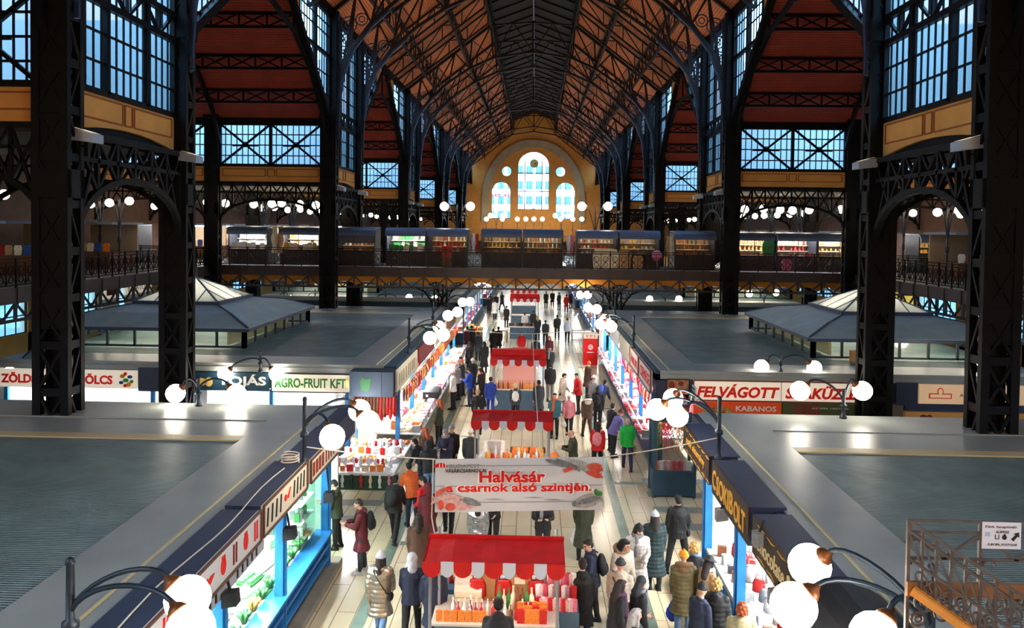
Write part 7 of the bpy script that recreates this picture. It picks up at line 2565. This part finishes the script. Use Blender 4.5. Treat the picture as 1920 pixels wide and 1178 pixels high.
# --- middle distance, egg shop side of the kiosks
person(920, 706, 0, 'walk', 'person in a royal blue track suit walking away', j, TRK, TRK, 'short', HB, bag=(WHT, 'white plastic bag carried by the person in the blue track suit', 'plastic', .9))
person(896, 730, 10, 'stand', 'person in a dark jacket and beige cap walking before the blue track suit', c, BLK_, BLK_, 'beanie', TAN)
person(967, 718, 0, 'stand', 'white haired person in grey with a white backpack at the third kiosk', j, DKG, BLK_, 'short', HW_, h=.95, pack=(WHT, 'white backpack worn by the white haired person at the third kiosk'))
person(1010, 712, 15, 'stand', 'person in a long dark coat at the corner of the third kiosk', c, DKG, BLK_, 'short', HK)
person(1040, 737, 175, 'stand', 'person in a teal vest with orange sleeves walking towards the viewer', j, TEAL2, BLK_, 'short', HB, scarf=ORG)
person(1067, 740, 172, 'walk', 'white haired woman in a pink jacket walking towards the viewer', j, PNK, BLK_, 'short', HW_, h=.97, bag=(CRM, 'cream bag carried by the woman in the pink jacket', 'plastic', .8))
person(1080, 700, 110, 'look', 'bearded man in a bright red jacket', j, REDC, DKG, 'short', HK, h=1.03)
person(1060, 700, -120, 'look', 'woman in a beige coat talking to the man in the red jacket', c, BEI, BLK_, 'short', HB)
person(1032, 680, -5, 'stand', 'man in a black jacket and grey trousers beside the third kiosk', j, BLK_, GRY, 'short', HK, h=1.04)
person(877, 690, 75, 'phone', 'person in a royal blue jacket and dark jeans at the sausage stall', j, BLU, DJN, 'short', HB)
person(848, 694, 80, 'stand', 'person in a white jacket and black trousers at the sausage stall', j, WHT, BLK_, 'beanie', WHT)
person(865, 674, 70, 'stand', 'person in a dark jacket with an orange cap by the sausage stall', j, DKG, BLK_, 'beanie', ORG)
person(886, 672, 30, 'stand', 'person in a dark jacket with a white knit hat by the sausage stall', j, BLK_, BLK_, 'beanie', WHT)
person(899, 690, 60, 'look', 'dark haired person in a black coat with a pale scarf beside the royal blue jacket', c, BLK_, BLK_, 'long', HB, scarf=PNK)
person(822, 748, 70, 'stand', 'red brown haired woman in a dark green jacket at the sausage stall counter', j, DOL, BLK_, 'long', HR)
person(834, 806, 170, 'phone', 'older woman in a pale grey head scarf and navy coat facing the viewer', j, NVY, BLK_, 'scarfhead', GRY)
person(846, 798, 175, 'stand', 'person in a grey knit hat standing close behind the grey head scarf', j, BLK_, BLK_, 'beanie', GRY)
person(795, 801, 20, 'look', 'red haired person in a dark patterned jacket at the end of the bright counter', j, BRN, BLK_, 'long', HR)
person(776, 822, 60, 'bend', 'person in a black jacket bending over the bright counter', j, BLK_, DJN, 'short', HK)
person(802, 826, 20, 'bend', 'second person in a black jacket and jeans bending beside the first', jp, BLK_, JEA, 'hood', BLK_)
person(882, 804, 10, 'stand', 'person in a dark coat and white hat at the end of the second kiosk', c, DKG, BLK_, 'beanie', WHT)
person(843, 680, 60, 'stand', 'person in a grey jacket among the crowd at the sausage stall', j, GRY, BLK_, 'short', HG)
person(833, 668, 70, 'stand', 'person in a dark brown jacket deep in the crowd at the sausage stall', j, BRN, BLK_, 'short', HK)
person(857, 640, 40, 'stand', 'person in a dark coat beyond the crowd at the far end of the sausage stall', c, BLK_, BLK_, 'short', HK)
# --- middle distance, butcher stall side
person(1177, 784, -3, 'walk', 'grey haired man in a bright green jacket walking away', j, GRN, DJN, 'bald', HG, h=1.02, bag=(TAN, 'brown paper bag carried by the man in the green jacket', 'paper', .9))
person(1121, 790, -10, 'walkb', 'brown haired person in a red jacket with a pink backpack', j, REDC, BLK_, 'long', HB, pack=(PNK, 'pink backpack worn by the person in the red jacket'))
person(1068, 808, 90, 'phone', 'older man in a dark olive jacket at the end of the second kiosk', j, DOL, BLK_, 'bald', HG)
person(1136, 712, -40, 'bend', 'person in a navy jacket with a royal blue bag leaning to the butcher stall', j, NVY, DJN, 'short', HK, pack=(BLU, 'royal blue bag on the back of the person leaning to the butcher stall'))
person(1122, 724, -20, 'stand', 'person in a black hooded jacket with a black backpack near the butcher stall', j, BLK_, BLK_, 'hood', BLK_, pack=(BLK_, 'black backpack worn by the hooded person near the butcher stall'), bag=(WHT, 'white bag carried by the hooded person near the butcher stall', 'plastic'))
person(1101, 738, 10, 'walk', 'person in a brown jacket with a cream collar walking away', j, BRN, BRN, 'short', HB, fur=CRM, bag=(WHT, 'white bag carried by the person in the brown jacket', 'plastic', .8))
person(1105, 678, -60, 'look', 'person in a brown coat and orange cap near the red cabinet', c, BRN, BLK_, 'beanie', ORG)
person(1114, 704, -60, 'look', 'person in a grey coat and white knit hat at the butcher stall', c, GRY, BLK_, 'beanie', WHT)
person(1166, 768, -60, 'bend', 'person in a dark violet jacket leaning to the butcher counter', j, VIO, BLK_, 'beanie', MAR)
person(1150, 756, -50, 'look', 'person in black beside the violet jacket at the butcher counter', j, BLK_, BLK_, 'short', HK)
# --- far
person(908, 640, 10, 'stand', 'person in a long black coat walking by the far sausage stall', l, BLK_, BLK_, 'long', HK)
person(884, 610, 20, 'stand', 'far person in black beside the greengrocer, one of two', c, BLK_, BLK_, 'short', HK)
person(870, 612, 60, 'stand', 'far person in a dark red jacket looking at the greengrocer stand', j, MAR, BLK_, 'short', HK)
person(925, 616, 5, 'stand', 'first of a far couple in black seen from behind', c, BLK_, BLK_, 'short', HK)
person(935, 612, -5, 'stand', 'second of a far couple in black seen from behind', c, BLK_, BLK_, 'short', HK, h=1.04)
person(897, 622, 0, 'stand', 'far person in a dark coat and grey scarf beside the couple in black', c, DKG, BLK_, 'short', HB, scarf=GRY)
person(1045, 590, 0, 'walk', 'far man in black walking alone on the open floor', j, BLK_, BLK_, 'short', HK, h=1.05)
person(1064, 596, 0, 'stand', 'far person in a pale sweater and black trousers', j, KGR, BLK_, 'short', HK)
person(950, 573, -10, 'stand', 'far person in black beside the small pale table', c, BLK_, BLK_, 'short', HK)
person(984, 586, 0, 'stand', 'far person in a white jacket at the blue fronted table', j, WHT, DJN, 'short', HB)
person(1000, 582, 0, 'stand', 'far person in black at the blue fronted table', c, BLK_, BLK_, 'short', HK)
person(1008, 592, 10, 'stand', 'far blond person in black near the blue fronted table', c, BLK_, BLK_, 'long', HY)
person(1023, 600, 0, 'stand', 'far person in a dark jacket past the blond one', j, DKG, BLK_, 'short', HK)
person(978, 622, 180, 'stand', 'red dressed seller behind the white lit display stand', j, REDC, BLK_, 'short', HR)
person(1005, 632, 0, 'stand', 'person in black beside the white lit display stand', c, BLK_, BLK_, 'short', HK)
person(1030, 630, 170, 'stand', 'red haired person in a dark red coat beside the white lit display stand', c, MAR, BLK_, 'long', HR)
person(1031, 650, 175, 'walk', 'person in a black and grey coat walking towards the viewer past the third kiosk', j, BLK_, BLK_, 'short', HB, scarf=GRY)
for i, (px, py, m_) in enumerate(((1024, 546, BLK_), (1036, 545, BLK_), (1048, 548, DKG), (1062, 552, REDC), (930, 551, BLK_), (941, 548, DKG), (928, 562, WHT), (917, 556, BLK_), (1070, 546, BLK_), (905, 550, BRN))):
    person(px, py, (0, 180, 40)[i % 3], ('stand', 'walk')[i % 2], 'tiny far person in %s beyond the bridge, %s of the group' % ({BLK_: 'black', DKG: 'dark grey', REDC: 'red', WHT: 'white', BRN: 'brown'}[m_], ORD[i]), c, m_, BLK_, 'short', HK)
# ================================================================ stair railing and paper notice near the viewer
RIRON = P('brown grey wrought iron', (0.36, 0.32, 0.30), 0.5, var=0.25, vscale=8)
HAND = P('orange brown handrail', (0.92, 0.60, 0.26), 0.4, var=0.15, vscale=6)
# the landing stands beside the chocolate shop roof; its railing plane is y = YR
YR = 7.0
pA, pB = at_y(1704, 976, YR), at_y(1960, 982, YR)
zt = pA.z
zm1, zm2, zb = at_y(1706, 997, YR).z, at_y(1710, 1046, YR).z, at_y(1712, 1100, YR).z
xA, xB = pA.x, xA0 if False else pB.x
t = thing('stair_railing', 'wrought iron landing railing with scrolls and a wooden strip, carrying a paper notice', 'railing')
mb = MB()
for z, w_ in ((zt, .022), (zm1, .022), (zm2, .022)):
    mb.bar((xA, YR, z), (xA + 2.4, YR, z), w_, w_)
posts = [xA, xA + .64, xA + 1.28, xA + 1.92]
for x in posts:
    mb.bar((x, YR, zt), (x, YR, zb - .5), .03)
mb.build('rails', RIRON, t)
mb = MB()
for i, x in enumerate(posts[:-1]):
    c = x + .32
    mb.bar((x, YR, zm1 - .01), (c, YR, zm2), .022)
    mb.bar((x + .64, YR, zm1 - .01), (c, YR, zm2), .022)
    for sx_ in (-1, 1):
        mb.ring((c + sx_ * .27, YR, zm1 - .045), (sx_, 0, 0), (0, 0, 1), .028, .014, 8, -PI * .9, PI * .5)
        mb.ring((c + sx_ * .06, YR, zm2 + .03), (sx_, 0, 0), (0, 0, 1), .026, .014, 8, -PI * .5, PI * .9)
        mb.ring((x + (0.08 if sx_ > 0 else .56), YR, zm2 - .06), (1, 0, 0), (0, 0, 1), .055, .018, 8, 0, PI)
    for (dx, dz, r) in ((.16, -.24, .09), (.48, -.24, .09), (.32, -.34, .07), (.32, -.17, .05), (.1, -.40, .06), (.54, -.4, .06)):
        mb.ring((x + dx, YR, zb + dz + .1), (1, 0, 0), (0, 0, 1), r, .018, 12)
        mb.ring((x + dx, YR, zb + dz + .1), (1, 0, 0), (0, 0, 1), r * .45, .014, 8)
mb.build('scroll_lattice', RIRON, t)
MB().box((xA - .02, YR - .05, zb - .07), (xA + 2.4, YR - .01, zb + .06)).build('wooden_strip', WOOD, t)
# the flight going down towards the viewer's right
q0 = at_y(1712, 1090, YR - .02)
f0 = Vector((xA + .02, YR - .06, zb + .0))
dirv = (at_y(1838, 1196, YR - .35) - f0)
t2 = thing('stair_railing', 'stair flight railing with a broad orange wooden handrail going down', 'railing')
MB().bar(f0, f0 + dirv * 3, .13, .06).build('handrail', HAND, t2)
MB().bar(f0 + Vector((0, 0, .027)), f0 + dirv * 3 + Vector((0, 0, .032)), .012, .012).build('groove', P('dark groove', (.40, .22, .08), .5), t2)
mb = MB()
off = Vector((.10, 0, .0))
top0 = Vector((xA, YR, zt))
top1 = top0 + dirv * 3
for a, b in ((top0, top1), (top0 - Vector((0, 0, .09)), top1 - Vector((0, 0, .09)))):
    mb.bar(a, b, .024)
low0, low1 = Vector((xA, YR, zm2)), Vector((xA, YR, zm2)) + dirv * 3
mb.bar(low0, low1, .022)
for i in range(1, 15):
    q = i / 14
    a, b = (top0).lerp(top1, q), low0.lerp(low1, q)
    mb.bar(a, b - Vector((0, 0, .25)), .022)
    a2 = top0.lerp(top1, (i - 1) / 14) - Vector((0, 0, .09))
    mb.bar(a2, b, .018)
    m = b - Vector((0, 0, .02))
    for (dz, r) in ((-.09, .055), (-.21, .07)):
        mb.ring(m + Vector((0, 0, dz)), dirv.normalized(), (0, 0, 1), r, .015, 10)
mb.build('scroll_lattice', RIRON, t2)
# paper notice
pc = [at_y(1842, 978, YR - .02), at_y(1915, 982, YR - .02), at_y(1913, 1031, YR - .02), at_y(1842, 1028, YR - .02)]
PW, PH = (pc[1] - pc[0]).length, (pc[0] - pc[3]).length
cc = (pc[0] + pc[2]) / 2
t3 = thing('paper_notice', 'white paper notice with handwriting and a black arrow taped to the landing railing', 'notice', cc)
MB().box((-PW / 2, -.004, -PH / 2), (PW / 2, .0, PH / 2)).build('sheet', P('white paper', (.86, .86, .90), .7), t3)
UPV = Vector((0, 0, 1))
for s_, dz, w_, h_, dx in (('Kávé, harapnivaló', .32, .80, .12, -.02), ('ALAMUSZ', .14, .34, .10, .02), ('EUROPA, KOSTOLNI', -.34, .74, .10, .02)):
    text_on(t3, s_, Vector((dx * PW, -.006, dz * PH)), XP, UPV, w_ * PW, h_ * PH, DARKL, name='handwriting', depth=.002)
am = MB()
def nd(polys, nm, mat):
    m_ = MB()
    for p_ in polys:
        m_.prism([(a * PW, b * PH) for a, b in p_], (0, -.005, 0), (1, 0, 0), (0, 0, 1), (0, -.003, 0))
    m_.build(nm, mat, t3)
nd([[(.24, -.12), (.30, -.2), (.40, -.02), (.45, -.06), (.44, .14), (.30, .08), (.35, .04)]], 'arrow', DARKL)
nd([oval(.07, -.06, .06, .09, 14), oval(.075, .04, .03, .03, 8)], 'pot_drawing', DARKL)
nd([rect(-.17, -.12, -.155, .04), rect(-.08, -.12, -.065, .04), rect(-.17, -.13, -.065, -.11)], 'cup_drawing', DARKL)
nd([rect(-.42, -.02, -.3, .12)], 'pale_stamp', P('pale blue stamp', (.66, .74, .82), .7))
# dark canopy over the stairs beside the large lamp
dk = MB()
cxp = at_y(1620, 1120, 8.8)
n = 10
prof = [(.62 * math.cos(PI * i / n) , .34 * math.sin(PI * i / n)) for i in range(n + 1)]
dk.prism(prof, (cxp.x, 8.0, 3.32), (1, 0, 0), (0, 0, 1), (0, 1.5, 0))
o = dk.build('rounded_cover', P('black grey canvas', (.05, .055, .07), .5, var=.2, vscale=4))
tag(o, 'black rounded canvas cover standing behind the large globe lamp by the stairs', 'cover')
# landing floor under the railing
ld = MB().box((xA - .05, YR - 2.6, max(ZR + .06, zb - .78)), (xA + 3.2, YR + .1, max(ZR + .2, zb - .62))).build('stair_landing', DECKM)
tag(ld, 'dark landing slab under the wrought iron railing', 'landing')
lp = MB()
for x in (xA + .2, xA + 2.9):
    for y in (YR - 2.3, YR - .1):
        lp.box((x - .06, y - .06, ZR - .06), (x + .06, y + .06, zb - .76))
lp.build('support_frame', IRON, ld)
